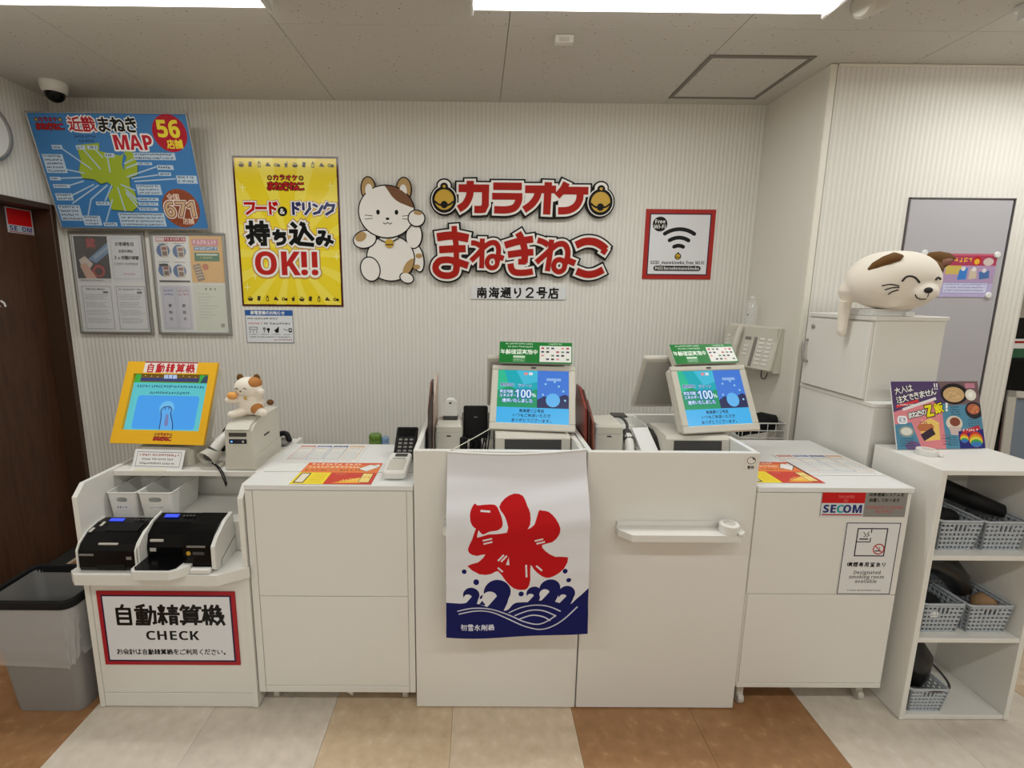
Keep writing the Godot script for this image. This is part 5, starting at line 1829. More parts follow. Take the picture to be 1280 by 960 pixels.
	var cord := mat(rgb(214, 208, 190), 0.8)
	piece(t, "cord", MB.new().tube(smooth3([Vector3(-0.1, 1.022, -1.594), Vector3(-0.075, 1.032, -1.606), Vector3(0.0, 1.046, -1.7), Vector3(0.05, 1.052, -1.78)]), 0.0018, 5), cord)
	piece(t, "cord", MB.new().tube(smooth3([Vector3(0.381, 1.034, -1.594), Vector3(0.372, 1.036, -1.61), Vector3(0.352, 1.042, -1.69), Vector3(0.34, 1.046, -1.76)]), 0.0018, 5), cord)


# ---------------------------------------------------------------- the payment kiosk on the left
func build_kiosk() -> void:
	var t := placed("kiosk_cabinet", "white payment kiosk cabinet with open compartments at the left", "cabinet", Vector3(-1.12, 0, -1.9))
	var prof := [-2.19, 0.004, -1.594, 0.004, -1.594, 0.845, -1.634, 0.884, -2.19, 0.884]
	for x in [[-1.42, -1.402], [-0.84, -0.822]]:
		piece(t, "side_panel", side_prism(MB.new(), prof, x[0], x[1]), M.laminate)
	piece(t, "front_panel", S(-1.4015, 0.062, -1.615, -0.8405, 0.5445, -1.598, 0.0012), M.laminate)
	piece(t, "plinth", S(-1.4015, 0.004, -1.615, -0.8405, 0.0605, -1.596, 0.0012), M.laminate_edge)
	var sh := MB.new()
	flat_prism(sh, [-1.401, -1.95, -1.401, -1.5935, -1.428, -1.5935, -1.43, -1.562, -1.402, -1.538, -0.905, -1.538, -0.815, -1.59, -0.815, -1.5935, -0.841, -1.5935, -0.841, -1.95], 0.545, 0.585)
	piece(t, "printer_shelf", sh, M.laminate_edge)
	piece(t, "inner_shelf", S(-1.4015, 0.69, -1.95, -0.8405, 0.705, -1.702), M.laminate)
	piece(t, "riser", S(-1.4015, 0.5855, -1.718, -0.8405, 0.6895, -1.704), M.laminate)
	piece(t, "monitor_shelf", S(-1.4015, 0.857, -2.19, -0.8405, 0.878, -1.768), M.laminate)
	piece(t, "back_panel", S(-1.4015, 0.004, -1.968, -0.8405, 0.8565, -1.952), M.laminate)

	# framed sign on the front
	var sg := placed("check_sign", "red and navy bordered payment machine sign reading CHECK", "sign", Vector3(-1.128, 0.335, -1.595))
	piece_of(sg, "board", printed(0.502, 0.3, 0.004, print_mat(check_sign(), 0.35), M.red, Rect2(0, 0, 1, 1), Transform3D(Basis(), Vector3(-1.128, 0.335, -1.5955))))

	# the two money machines
	money_unit_left()
	money_unit_right()
	# tubs on the inner shelf
	for i in 2:
		var x0: float = [-1.395, -1.279][i]
		var x1: float = [-1.285, -1.15][i]
		var tb := placed("storage_tub", ["narrow white plastic tub next to the kiosk's left panel", "wider white plastic tub labelled for receipts, right of its twin"][i], "tub", Vector3((x0 + x1) / 2, 0.705, -1.81), "white tubs in the kiosk")
		tub(tb, x0, x1, -1.905, -1.713, 0.7055, 0.811)
		piece_of(tb, "label", printed(0.05, 0.015, 0.0006, print_mat(tub_label(i)), M.paper, Rect2(0, 0, 1, 1), Transform3D(Basis(Vector3.RIGHT, -0.07), Vector3((x0 + x1) / 2, 0.752, -1.7165))))

	# monitor in its yellow surround
	var mo := placed("kiosk_monitor", "tilted touch monitor in a yellow surround on the kiosk", "monitor", Vector3(-1.25, 0.878, -1.9))
	var xf := facing(Vector3(-0.048, 0.42, 0.906), Vector3(-1.257, 1.121, -1.891))
	var w := 0.381
	var h := 0.337
	var u0 := 0.092
	var u1 := 0.922
	var v0 := 0.152
	var v1 := 0.838
	var fr := MB.new()
	var fb := MB.new()
	fr.xf = xf
	fb.xf = xf
	for r in [Rect2(0, 0, 1, v0), Rect2(0, v1, 1, 1 - v1), Rect2(0, v0, u0, v1 - v0), Rect2(u1, v0, 1 - u1, v1 - v0)]:
		var lo := Vector3((r.position.x - 0.5) * w, (0.5 - r.end.y) * h, 0)
		var hi := Vector3((r.end.x - 0.5) * w, (0.5 - r.position.y) * h, 0)
		fb.slab(lo + Vector3(0, 0, -0.012), hi)
		fr.quad_uv(lo + Vector3(0, 0, 0.0005), Vector3(hi.x, lo.y, 0.0005), hi + Vector3(0, 0, 0.0005), Vector3(lo.x, hi.y, 0.0005), r)
	piece_of(mo, "surround", [[fb, mat(rgb(222, 170, 34), 0.6)], [fr, print_mat(kiosk_bezel(), 0.6)]], "yellow printed card surround")
	var sc := MB.new()
	sc.xf = xf
	var sx0 := (u0 - 0.5) * w
	var sx1 := (u1 - 0.5) * w
	var sy0 := (0.5 - v1) * h
	var sy1 := (0.5 - v0) * h
	sc.quad_uv(Vector3(sx0 - 0.004, sy0 - 0.004, -0.0125), Vector3(sx1 + 0.004, sy0 - 0.004, -0.0125), Vector3(sx1 + 0.004, sy1 + 0.004, -0.0125), Vector3(sx0 - 0.004, sy1 + 0.004, -0.0125))
	piece(mo, "screen", sc, screen_mat(kiosk_screen(), 0.8), "glowing blue screen showing a pointing paw")
	glow(mo, xf, Vector2(sx1 - sx0, sy1 - sy0), rgb(130, 200, 250), 0.012)
	var bd := MB.new()
	bd.xf = xf
	bd.box(Vector3(0.0, 0, -0.036), Vector3(w * 0.97, h * 0.95, 0.046), 0.008)
	piece(mo, "housing", bd, M.cream_plastic)
	var nk := MB.new()
	nk.slab(Vector3(-1.33, 0.9, -2.0), Vector3(-1.18, 1.08, -1.94), 0.012)
	piece(mo, "neck", nk, M.cream_plastic)
	var bs := MB.new()
	bs.loft([flat_ring(0.24, 0.2, 0.03, 0.8785, Vector2(-1.245, -1.92)), flat_ring(0.236, 0.196, 0.03, 0.935, Vector2(-1.245, -1.92)), flat_ring(0.21, 0.17, 0.03, 0.95, Vector2(-1.245, -1.925))], true, false)
	piece(mo, "base", bs, M.cream_plastic)

	# little notice leaning on the monitor's foot
	var nf := facing(Vector3(-0.05, 0.42, 0.9), Vector3(-1.243, 0.912, -1.799))
	var nc := placed("notice_card", "small white notice card leaning below the yellow monitor", "notice", Vector3(-1.243, 0.878, -1.79))
	piece_of(nc, "card", printed(0.202, 0.078, 0.0015, print_mat(counter_card()), M.paper, Rect2(0, 0, 1, 1), nf))

	var lb := placed("shelf_label", "narrow pale label strip on the kiosk's monitor shelf", "label", Vector3(-1.27, 0.8785, -1.776))
	piece(lb, "strip", S(-1.33, 0.8783, -1.784, -1.2, 0.8788, -1.77, 0.0), mat(rgb(214, 208, 176), 0.7))
	receipt_printer()
	kiosk_scanner()
	# grey router behind the monitor
	var rt := placed("router_box", "small grey box with an aerial behind the kiosk monitor", "router", Vector3(-1.375, 0.884, -2.05))
	piece(rt, "case", S(-1.4, 0.8785, -2.16, -1.37, 0.93, -2.02, 0.004), M.mid_grey)
	piece(rt, "aerial", MB.new().tube(PackedVector3Array([Vector3(-1.385, 0.93, -2.05), Vector3(-1.38, 0.96, -2.05)]), 0.004, 6), M.black)

	# waste bin beside the kiosk
	var wb := placed("waste_bin", "grey waste bin with a black rim and a clear liner, left of the kiosk", "bin", Vector3(-1.6, 0, -1.68))
	var rings := []
	for k in [[0.0, 0.252, 0.19], [0.02, 0.256, 0.194], [0.455, 0.318, 0.225]]:
		rings.append(flat_ring(k[1], k[2], 0.03, k[0] + 0.001, Vector2(-1.597 - (k[1] - 0.25) * 0.2, -1.672)))
	var wall := MB.new().loft(rings, true, true, true, false)
	var inner := []
	for k in [[0.455, 0.312, 0.219], [0.02, 0.25, 0.188]]:
		inner.append(flat_ring(k[1], k[2], 0.028, k[0] + 0.001, Vector2(-1.597 - (k[1] - 0.25) * 0.2, -1.672)))
	wall.loft(inner, true, true, false, true)
	piece(wb, "body", wall, M.bin)
	var rb := MB.new()
	rb.loft([flat_ring(0.322, 0.229, 0.034, 0.437, Vector2(-1.611, -1.672), 6), flat_ring(0.338, 0.245, 0.04, 0.439, Vector2(-1.611, -1.672), 6), flat_ring(0.342, 0.249, 0.042, 0.466, Vector2(-1.611, -1.672), 6), flat_ring(0.334, 0.241, 0.038, 0.471, Vector2(-1.611, -1.672), 6), flat_ring(0.312, 0.219, 0.03, 0.468, Vector2(-1.611, -1.672), 6), flat_ring(0.31, 0.217, 0.03, 0.44, Vector2(-1.611, -1.672), 6)], true, false, false, false)
	piece(wb, "rim", rb, M.rubber)
	var lin := []
	for k in 10:
		var f := k / 9.0
		var ring := PackedVector3Array()
		var q := rrect(0.33 - f * 0.016, 0.236 - f * 0.006, 0.034, 9)
		for i in q.size():
			var wob := (0.007 * sin(i * 2.3 + k * 0.6) + 0.006 * sin(i * 5.1 + k * 1.7)) * f
			var drop := 0.215 + 0.02 * sin(i * 0.45) + 0.012 * sin(i * 1.3)
			ring.append(Vector3(-1.611 + q[i].x + q[i].normalized().x * (wob + 0.004), 0.438 - f * drop, -1.672 - q[i].y - q[i].normalized().y * (wob + 0.004)))
		lin.append(ring)
	lin.reverse()
	piece(wb, "liner", MB.new().loft(lin, true, true, false, false), M.liner, "clear plastic liner folded over the rim")


func glow(parent: Node3D, xf: Transform3D, size: Vector2, c: Color, energy: float) -> void:
	var l := AreaLight3D.new()
	l.name = "screen_glow"
	l.light_color = c
	l.light_energy = energy
	l.area_size = size
	l.area_range = 6.0
	l.shadow_enabled = true
	parent.add_child(l)
	var g := xf * Transform3D(Basis(), Vector3(0, 0, 0.004))
	l.transform = Transform3D(Basis(-g.basis.x, g.basis.y, -g.basis.z), g.origin - base_of.get(parent, Vector3.ZERO))


func tub(t: Node3D, x0: float, x1: float, z0: float, z1: float, y0: float, y1: float) -> void:
	var cx := (x0 + x1) / 2
	var cz := (z0 + z1) / 2
	var w := x1 - x0
	var d := z1 - z0
	var o := []
	for k in [[y0, 0.84], [y1, 1.0]]:
		o.append(flat_ring(w * k[1], d * lerpf(0.93, 1.0, (k[1] - 0.84) / 0.16), 0.012, k[0], Vector2(cx, cz)))
	# walls without the front one, then the front with its hand hole
	var b := MB.new()
	var n := 20
	for pair in [[0.0, 1.0], [0.003, 1.0]]:
		pass
	var ring0: PackedVector3Array = o[0]
	var ring1: PackedVector3Array = o[1]
	for j in ring0.size():
		var k := (j + 1) % ring0.size()
		var front: bool = ring0[j].z > cz + d * 0.4 and ring0[k].z > cz + d * 0.4 and absf(ring0[j].x - ring0[k].x) > w * 0.4
		if front:
			hole_wall(b, ring0[j], ring0[k], ring1[k], ring1[j])
		else:
			b.quad(ring0[j], ring0[k], ring1[k], ring1[j])
			var s := Vector3(cx, 0, cz)
			var q := []
			for p in [ring0[j], ring0[k], ring1[k], ring1[j]]:
				q.append(p + (Vector3(s.x, p.y, s.z) - p).normalized() * 0.003)
			b.quad(q[3], q[2], q[1], q[0])
	b.fan(ring0, true)
	var fl := PackedVector3Array()
	for p in ring0:
		fl.append(p + Vector3(0, 0.003, 0))
	b.fan(fl, false)
	piece(t, "body", b, M.white_plastic)
	var rim := PackedVector3Array(ring1)
	piece(t, "rim", MB.new().tube(rim, 0.0028, 6, true), M.white_plastic)


# a flat four-cornered wall with a rounded slot, corners a b (below) c d (above)
func hole_wall(b: MB, a: Vector3, e: Vector3, c: Vector3, d: Vector3) -> void:
	var at := func(u: float, v: float) -> Vector3:
		return a.lerp(e, u).lerp(d.lerp(c, u), v)
	var hc := Vector2(0.5, 0.74)
	var angles := []
	for i in 28:
		angles.append(TAU * i / 28.0)
	for q in [Vector2(0, 0), Vector2(1, 0), Vector2(1, 1), Vector2(0, 1)]:
		angles.append(fposmod((q - hc).angle(), TAU))
	angles.sort()
	for i in angles.size():
		var pr := []
		for an in [angles[i], angles[(i + 1) % angles.size()]]:
			var dir := Vector2(cos(an), sin(an))
			var far := 9.0
			if dir.x > 1e-5: far = minf(far, (1 - hc.x) / dir.x)
			if dir.x < -1e-5: far = minf(far, -hc.x / dir.x)
			if dir.y > 1e-5: far = minf(far, (1 - hc.y) / dir.y)
			if dir.y < -1e-5: far = minf(far, -hc.y / dir.y)
			var near := 1.0 / pow(pow(absf(dir.x) / 0.24, 4.0) + pow(absf(dir.y) / 0.085, 4.0), 0.25)
			pr.append([hc + dir * near, hc + dir * far])
		b.quad(at.call(pr[0][0].x, pr[0][0].y), at.call(pr[0][1].x, pr[0][1].y), at.call(pr[1][1].x, pr[1][1].y), at.call(pr[1][0].x, pr[1][0].y))


func money_unit_left() -> void:
	var t := placed("coin_machine", "low black coin machine on the kiosk's printer shelf, left one", "payment machine", Vector3(-1.3, 0.585, -1.63))
	var core := [-1.7, 0.586, -1.566, 0.586, -1.56, 0.6, -1.562, 0.662, -1.575, 0.682, -1.612, 0.708, -1.66, 0.72, -1.7, 0.72]
	var shell := [-1.7, 0.5855, -1.563, 0.5855, -1.556, 0.6, -1.558, 0.664, -1.572, 0.686, -1.611, 0.712, -1.66, 0.724, -1.7, 0.724]
	piece(t, "body", side_prism(MB.new(), core, -1.395, -1.196), M.gloss_black)
	piece(t, "side_shell", side_prism(MB.new(), shell, -1.401, -1.3952), M.white_plastic)
	piece(t, "side_shell", side_prism(MB.new(), shell, -1.1958, -1.19), M.white_plastic)
	var top := Transform3D(Basis(Vector3.RIGHT, -1.33), Vector3(-1.297, 0.715, -1.638))
	var face := func(c: Vector3, s: Vector3, called: String, m: Material, label := "") -> void:
		var b := MB.new()
		b.xf = top
		b.box(c, s, 0.0008)
		piece(t, called, b, m, label)
	face.call(Vector3(-0.035, 0.035, 0.001), Vector3(0.052, 0.014, 0.003), "display", M.lcd_blue, "blue lit display")
	for i in 4:
		face.call(Vector3(0.032 + i * 0.014, 0.036, 0.001), Vector3(0.009, 0.006, 0.003), "button", M.dark_grey)
	face.call(Vector3(0.02, -0.004, 0.0015), Vector3(0.12, 0.044, 0.004), "coin_lid", M.black)
	for q in [[-0.072, 0.012], [-0.088, -0.02]]:
		face.call(Vector3(q[0], q[1], 0.001), Vector3(0.01, 0.022, 0.003), "indicator", M.grey_plastic)
	piece(t, "coin_slot", S(-1.33, 0.679, -1.583, -1.262, 0.684, -1.572, 0.0), M.grey_plastic)
	piece(t, "name_plate", S(-1.392, 0.644, -1.5625, -1.342, 0.651, -1.5595, 0.0), M.mid_grey)
	piece(t, "outlet", S(-1.335, 0.592, -1.5635, -1.235, 0.612, -1.559, 0.0), M.black)
	piece(t, "mark", S(-1.228, 0.63, -1.5625, -1.21, 0.641, -1.5595, 0.0), M.mid_grey)


func money_unit_right() -> void:
	var t := placed("banknote_machine", "taller black banknote machine with white shell on the kiosk shelf, right one", "payment machine", Vector3(-1.05, 0.585, -1.63))
	var shell := [-1.7, 0.5855, -1.572, 0.5855, -1.56, 0.596, -1.562, 0.68, -1.59, 0.705, -1.645, 0.735, -1.7, 0.746]
	piece(t, "side_shell", side_prism(MB.new(), shell, -0.93, -0.916), M.white_plastic)
	piece(t, "side_shell", side_prism(MB.new(), shell, -1.187, -1.181), M.white_plastic)
	piece(t, "side_seam", side_prism(MB.new(), [-1.7, 0.652, -1.6, 0.612, -1.592, 0.59, -1.595, 0.589, -1.603, 0.6095, -1.7, 0.6485], -0.9165, -0.9152), M.gap)
	piece(t, "body", side_prism(MB.new(), [-1.7, 0.586, -1.6, 0.586, -1.6, 0.655, -1.612, 0.7, -1.65, 0.728, -1.7, 0.74], -1.1808, -1.03), M.gloss_black)
	piece(t, "note_module", side_prism(MB.new(), [-1.7, 0.586, -1.575, 0.592, -1.563, 0.604, -1.565, 0.684, -1.6, 0.718, -1.625, 0.735, -1.7, 0.741], -1.0295, -0.9302), M.gloss_black)
	var tray := MB.new()
	flat_prism(tray, [-1.19, -1.6, -1.19, -1.526, -1.174, -1.508, -1.05, -1.508, -1.02, -1.524, -1.0, -1.552, -1.0, -1.6], 0.5855, 0.616)
	piece(t, "tray", tray, M.white_plastic)
	var well := MB.new()
	flat_prism(well, [-1.181, -1.6, -1.181, -1.53, -1.169, -1.517, -1.054, -1.517, -1.036, -1.53, -1.0305, -1.6], 0.6162, 0.62)
	piece(t, "tray_well", well, M.gloss_black)
	var lip := MB.new()
	lip.slab(Vector3(-0.9995, 0.5858, -1.562), Vector3(-0.93, 0.606, -1.542), 0.004)
	piece(t, "outlet_lip", lip, M.white_plastic)
	var top := Transform3D(Basis(Vector3.RIGHT, -1.25), Vector3(-1.07, 0.734, -1.665))
	var b := MB.new()
	b.xf = top
	b.box(Vector3(-0.06, 0.012, 0.002), Vector3(0.05, 0.014, 0.003))
	piece(t, "display", b, M.lcd_blue, "blue lit display")
	for i in 4:
		b = MB.new()
		b.xf = top
		b.box(Vector3(-0.014 + i * 0.012, 0.012, 0.002), Vector3(0.008, 0.007, 0.003))
		piece(t, "button", b, M.dark_grey)
	piece(t, "name_plate", S(-1.168, 0.676, -1.607, -1.122, 0.683, -1.601, 0.0), M.grey_plastic)
	piece(t, "mark", S(-1.17, 0.64, -1.601, -1.148, 0.653, -1.5985, 0.0), M.grey_plastic)
	piece(t, "note_slot", S(-1.015, 0.676, -1.566, -0.95, 0.682, -1.5625, 0.0), M.mid_grey)
	var badge := MB.new()
	badge.xf = Transform3D(Basis(Vector3.RIGHT, PI / 2), Vector3(-1.01, 0.654, -1.5635))
	badge.lathe([Vector2(0, 0), Vector2(0.008, 0), Vector2(0.008, 0.001), Vector2(0.0045, 0.001), Vector2(0.0045, 0.002), Vector2(0, 0.002)], 14)
	piece(t, "badge", badge, M.gold)
	piece(t, "caption", S(-0.995, 0.648, -1.5635, -0.955, 0.66, -1.5625, 0.0), M.dark_grey)


func receipt_printer() -> void:
	var t := placed("receipt_printer", "cream receipt printer with the small cat plush on top", "printer", Vector3(-0.92, 0.884, -1.9))
	var low := [-2.03, 0.8785, -1.782, 0.8785, -1.777, 0.884, -1.779, 0.93, -2.03, 0.936]
	piece(t, "lower_body", side_prism(MB.new(), low, -0.972, -0.858), M.cream_plastic)
	var up := [-2.03, 0.9362, -1.779, 0.9302, -1.784, 1.034, -1.8, 1.05, -1.86, 1.068, -2.03, 1.072]
	piece(t, "body", side_prism(MB.new(), up, -0.968, -0.862), M.cream_plastic)
	piece(t, "lid", side_prism(MB.new(), [-1.79, 1.04, -1.782, 1.036, -1.776, 1.042, -1.793, 1.057, -1.86, 1.0735, -1.94, 1.0765, -1.94, 1.071, -1.86, 1.0683, -1.8, 1.0503], -0.962, -0.872), M.cream_plastic)
	piece(t, "paper_slot", S(-0.952, 1.013, -1.784, -0.885, 1.028, -1.7805, 0.0), M.dark_grey)
	piece(t, "panel", S(-0.952, 0.985, -1.783, -0.885, 1.003, -1.7785, 0.001), mat(rgb(24, 30, 50), 0.3))
	var led := mat(rgb(70, 150, 255), 0.3)
	led.emission_enabled = true
	led.emission = rgb(90, 170, 255)
	led.emission_energy_multiplier = 1.2
	piece(t, "led", S(-0.945, 0.991, -1.779, -0.938, 0.997, -1.7775, 0.001), led, "blue status light")
	piece(t, "button", S(-0.902, 0.99, -1.779, -0.894, 0.998, -1.7772, 0.001), M.grey_plastic)
	piece(t, "hatch", S(-0.94, 0.952, -1.7812, -0.9, 0.976, -1.7785, 0.002), M.cream_plastic)
	piece(t, "brand_mark", S(-0.8625, 0.985, -1.93, -0.8615, 0.993, -1.88, 0.0), M.dark_grey)
	# small cat plush: generic calico, seated
	var p := placed("cat_plush", "small calico cat plush sitting on the receipt printer", "plush toy", Vector3(-0.9, 1.077, -1.88))
	var o := Vector3(-0.9, 1.076, -1.875)
	var f := func(q: Vector3) -> float:
		q -= o
		var d := sd_ball(q, Vector3(0, 0.045, 0), Vector3(0.05, 0.046, 0.042))
		d = smin(d, sd_ball(q, Vector3(-0.006, 0.112, 0.006), Vector3(0.053, 0.043, 0.042)), 0.008)
		d = smin(d, sd_bone(q, Vector3(-0.028, 0.07, 0.02), Vector3(-0.072, 0.068, 0.04), 0.017, 0.013), 0.006)
		d = smin(d, sd_bone(q, Vector3(0.032, 0.068, 0.01), Vector3(0.05, 0.1, 0.026), 0.016, 0.015), 0.006)
		d = smin(d, sd_bone(q, Vector3(-0.024, 0.02, 0.03), Vector3(-0.058, 0.014, 0.052), 0.018, 0.014), 0.006)
		d = smin(d, sd_bone(q, Vector3(0.03, 0.02, 0.02), Vector3(0.06, 0.018, 0.036), 0.018, 0.016), 0.006)
		return d
	piece(p, "body", nets(MB.new(), f, o + Vector3(-0.1, -0.005, -0.06), o + Vector3(0.1, 0.165, 0.08), 0.006), M.plush)
	for s in [[-1, M.plush_brown], [1, M.plush_brown]]:
		var ear := MB.new()
		ear.ball(o + Vector3(-0.006 + s[0] * 0.033, 0.15, 0.0), Vector3(0.014, 0.016, 0.008), 12, 8)
		piece(p, "ear", ear, s[1])
	piece(p, "patch", MB.new().ball(o + Vector3(0.02, 0.13, 0.008), Vector3(0.028, 0.0255, 0.034), 14, 10), M.plush_tan, "tan patch over one ear")
	piece(p, "patch", MB.new().ball(o + Vector3(0.027, 0.032, 0.019), Vector3(0.0245, 0.025, 0.0255), 14, 10), M.plush_tan, "tan patch on the hip")
	piece(p, "toy", MB.new().ball(o + Vector3(-0.052, 0.088, 0.046), Vector3(0.02, 0.015, 0.015), 12, 8), M.orange, "orange ball held to the mouth")
	for e in [-1, 1]:
		piece(p, "eye", MB.new().tube(smooth3([o + Vector3(-0.018 + e * 0.016 - 0.007, 0.112, 0.0475 - absf(-0.028 + e * 0.016) * 0.12), o + Vector3(-0.018 + e * 0.016, 0.118, 0.0475), o + Vector3(-0.018 + e * 0.016 + 0.007, 0.112, 0.0475)], 3), 0.0015, 5), M.thread)
	piece(p, "nose", MB.new().ball(o + Vector3(-0.018, 0.105, 0.0482), Vector3(0.0035, 0.0028, 0.002), 8, 6), M.thread)
	piece(p, "bell", MB.new().ball(o + Vector3(-0.004, 0.077, 0.042), Vector3(0.0055, 0.0055, 0.0055), 10, 6), M.gold)
	piece(p, "tail", MB.new().ball(o + Vector3(0.072, 0.05, -0.005), Vector3(0.014, 0.012, 0.012), 10, 6), M.plush_brown)


func kiosk_scanner() -> void:
	var t := placed("barcode_scanner", "grey white barcode scanner in a stand left of the receipt printer", "scanner", Vector3(-1.04, 0.884, -1.84))
	var b := MB.new()
	b.loft([flat_ring(0.085, 0.075, 0.03, 0.8785, Vector2(-1.045, -1.82)), flat_ring(0.08, 0.07, 0.028, 0.889, Vector2(-1.045, -1.82)), flat_ring(0.05, 0.04, 0.018, 0.893, Vector2(-1.045, -1.83))], true, false)
	piece(t, "stand_base", b, M.grey_plastic)
	var ax := facing(Vector3(-0.32, -0.45, 0.85), Vector3(-1.052, 0.918, -1.806))
	var hd := MB.new()
	hd.xf = ax * Transform3D(Basis(Vector3.RIGHT, PI / 2), Vector3.ZERO)
	hd.lathe([Vector2(0.0, -0.05), Vector2(0.026, -0.045), Vector2(0.034, -0.01), Vector2(0.039, 0.012), Vector2(0.034, 0.012), Vector2(0.026, -0.006), Vector2(0, -0.008)], 18)
	piece(t, "cup", hd, M.grey_plastic)
	piece(t, "scanner_head", MB.new().ball(Vector3(-1.05, 0.925, -1.815), Vector3(0.024, 0.022, 0.022), 14, 8), M.dark_grey)
	piece(t, "grip", MB.new().tube(smooth3([Vector3(-1.044, 0.937, -1.822), Vector3(-1.025, 0.966, -1.842), Vector3(-1.012, 0.985, -1.87), Vector3(-1.004, 0.995, -1.9)]), 0.021, 12), M.white_plastic)
	piece(t, "collar", MB.new().tube(PackedVector3Array([Vector3(-1.05, 0.928, -1.816), Vector3(-1.038, 0.946, -1.829)]), 0.0235, 12), M.dark_grey)
	for k in 2:
		piece(t, "cable", MB.new().tube(smooth3([Vector3(-1.036, 0.9, -1.8), Vector3(-1.01 + k * 0.006, 0.893, -1.782), Vector3(-0.985 + k * 0.008, 0.878, -1.762), Vector3(-0.966 + k * 0.006, 0.84, -1.752), Vector3(-0.962 + k * 0.003, 0.824 + k * 0.008, -1.752)]), 0.0026, 6), M.rubber)
	piece(t, "holder_arm", MB.new().tube(smooth3([Vector3(-1.1, 0.887, -2.0), Vector3(-1.075, 0.95, -1.97), Vector3(-1.04, 0.995, -1.94), Vector3(-1.004, 1.01, -1.93)]), 0.013, 10), M.black)
	# thick cable coming up behind the printer
	var c := placed("power_cable", "thick black cable arching behind the receipt printer", "cable", Vector3(-0.86, 0.884, -2.1))
	piece(c, "lead", MB.new().tube(smooth3([Vector3(-0.93, 0.885, -2.13), Vector3(-0.9, 0.92, -2.12), Vector3(-0.865, 0.925, -2.11), Vector3(-0.845, 0.896, -2.09)]), 0.012, 8), M.black)
	piece(c, "plug", S(-0.9, 0.8845, -2.14, -0.85, 0.9, -2.06, 0.004), M.mid_grey)


# ---------------------------------------------------------------- right hand side
func pouch(b: MB, path: Array, radii: Array, flat := 1.0) -> MB:
	var rings := []
	for i in path.size():
		var d: Vector3 = (path[mini(i + 1, path.size() - 1)] - path[maxi(i - 1, 0)]).normalized()
		var side := d.cross(Vector3(0.2, 0.3, 0.93)).normalized()
		var up := side.cross(d).normalized()
		var ring := PackedVector3Array()
		for j in 14:
			var a := TAU * j / 14.0
			var wob := 1.0 + 0.06 * sin(a * 3.0 + i * 1.3)
			ring.append(path[i] + (side * cos(a) + up * sin(a) * flat) * radii[i] * wob)
		rings.append(ring)
	return b.loft(rings)


func basket(label: String, x0: float, x1: float, z0: float, z1: float, y0: float, h: float) -> Node3D:
	var t := placed("plastic_basket", label, "basket", Vector3((x0 + x1) / 2, y0, (z0 + z1) / 2), "grey lattice baskets in the shelf")
	var tp := 0.011
	# corner posts and lattice bars leaning outwards
	var at := func(u: float, v: float, side: int) -> Vector3:
		var g := tp * (1.0 - v)
		var ax := x0 + g
		var bx := x1 - g
		var az := z0 + g
		var bz := z1 - g
		var y := y0 + 0.001 + v * h
		match side:
			0: return Vector3(lerpf(ax, bx, u), y, bz)
			1: return Vector3(bx, y, lerpf(bz, az, u))
			2: return Vector3(lerpf(bx, ax, u), y, az)
		return Vector3(ax, y, lerpf(az, bz, u))
	var b := MB.new()
	for s in 4:
		var n := 9 if s % 2 == 0 else 12
		for i in n + 1:
			var u := float(i) / n
			var p0: Vector3 = at.call(u, 0.0, s)
			var p1: Vector3 = at.call(u, 0.96, s)
			b.tube(PackedVector3Array([p0, p1]), 0.0047, 4)
		for j in 7:
			var v := 0.0 + j * 0.15
			if j == 5 and s % 2 == 0:
				b.tube(PackedVector3Array([at.call(0.0, v, s), at.call(0.3, v, s)]), 0.0052, 4)
				b.tube(PackedVector3Array([at.call(0.7, v, s), at.call(1.0, v, s)]), 0.0052, 4)
				continue
			b.tube(PackedVector3Array([at.call(0.0, v, s), at.call(1.0, v, s)]), 0.0052, 4)
	piece(t, "lattice", b, M.basket)
	piece(t, "bottom", S(x0 + tp, y0 + 0.0005, z0 + tp, x1 - tp, y0 + 0.004, z1 - tp, 0.0005), M.basket)
	var rim := PackedVector3Array()
	for p in rrect(x1 - x0 + 0.006, z1 - z0 + 0.006, 0.014, 3):
		rim.append(Vector3((x0 + x1) / 2 + p.x, y0 + h, (z0 + z1) / 2 - p.y))
	piece(t, "rim", MB.new().tube(rim, 0.0048, 6, true), M.basket)
	return t


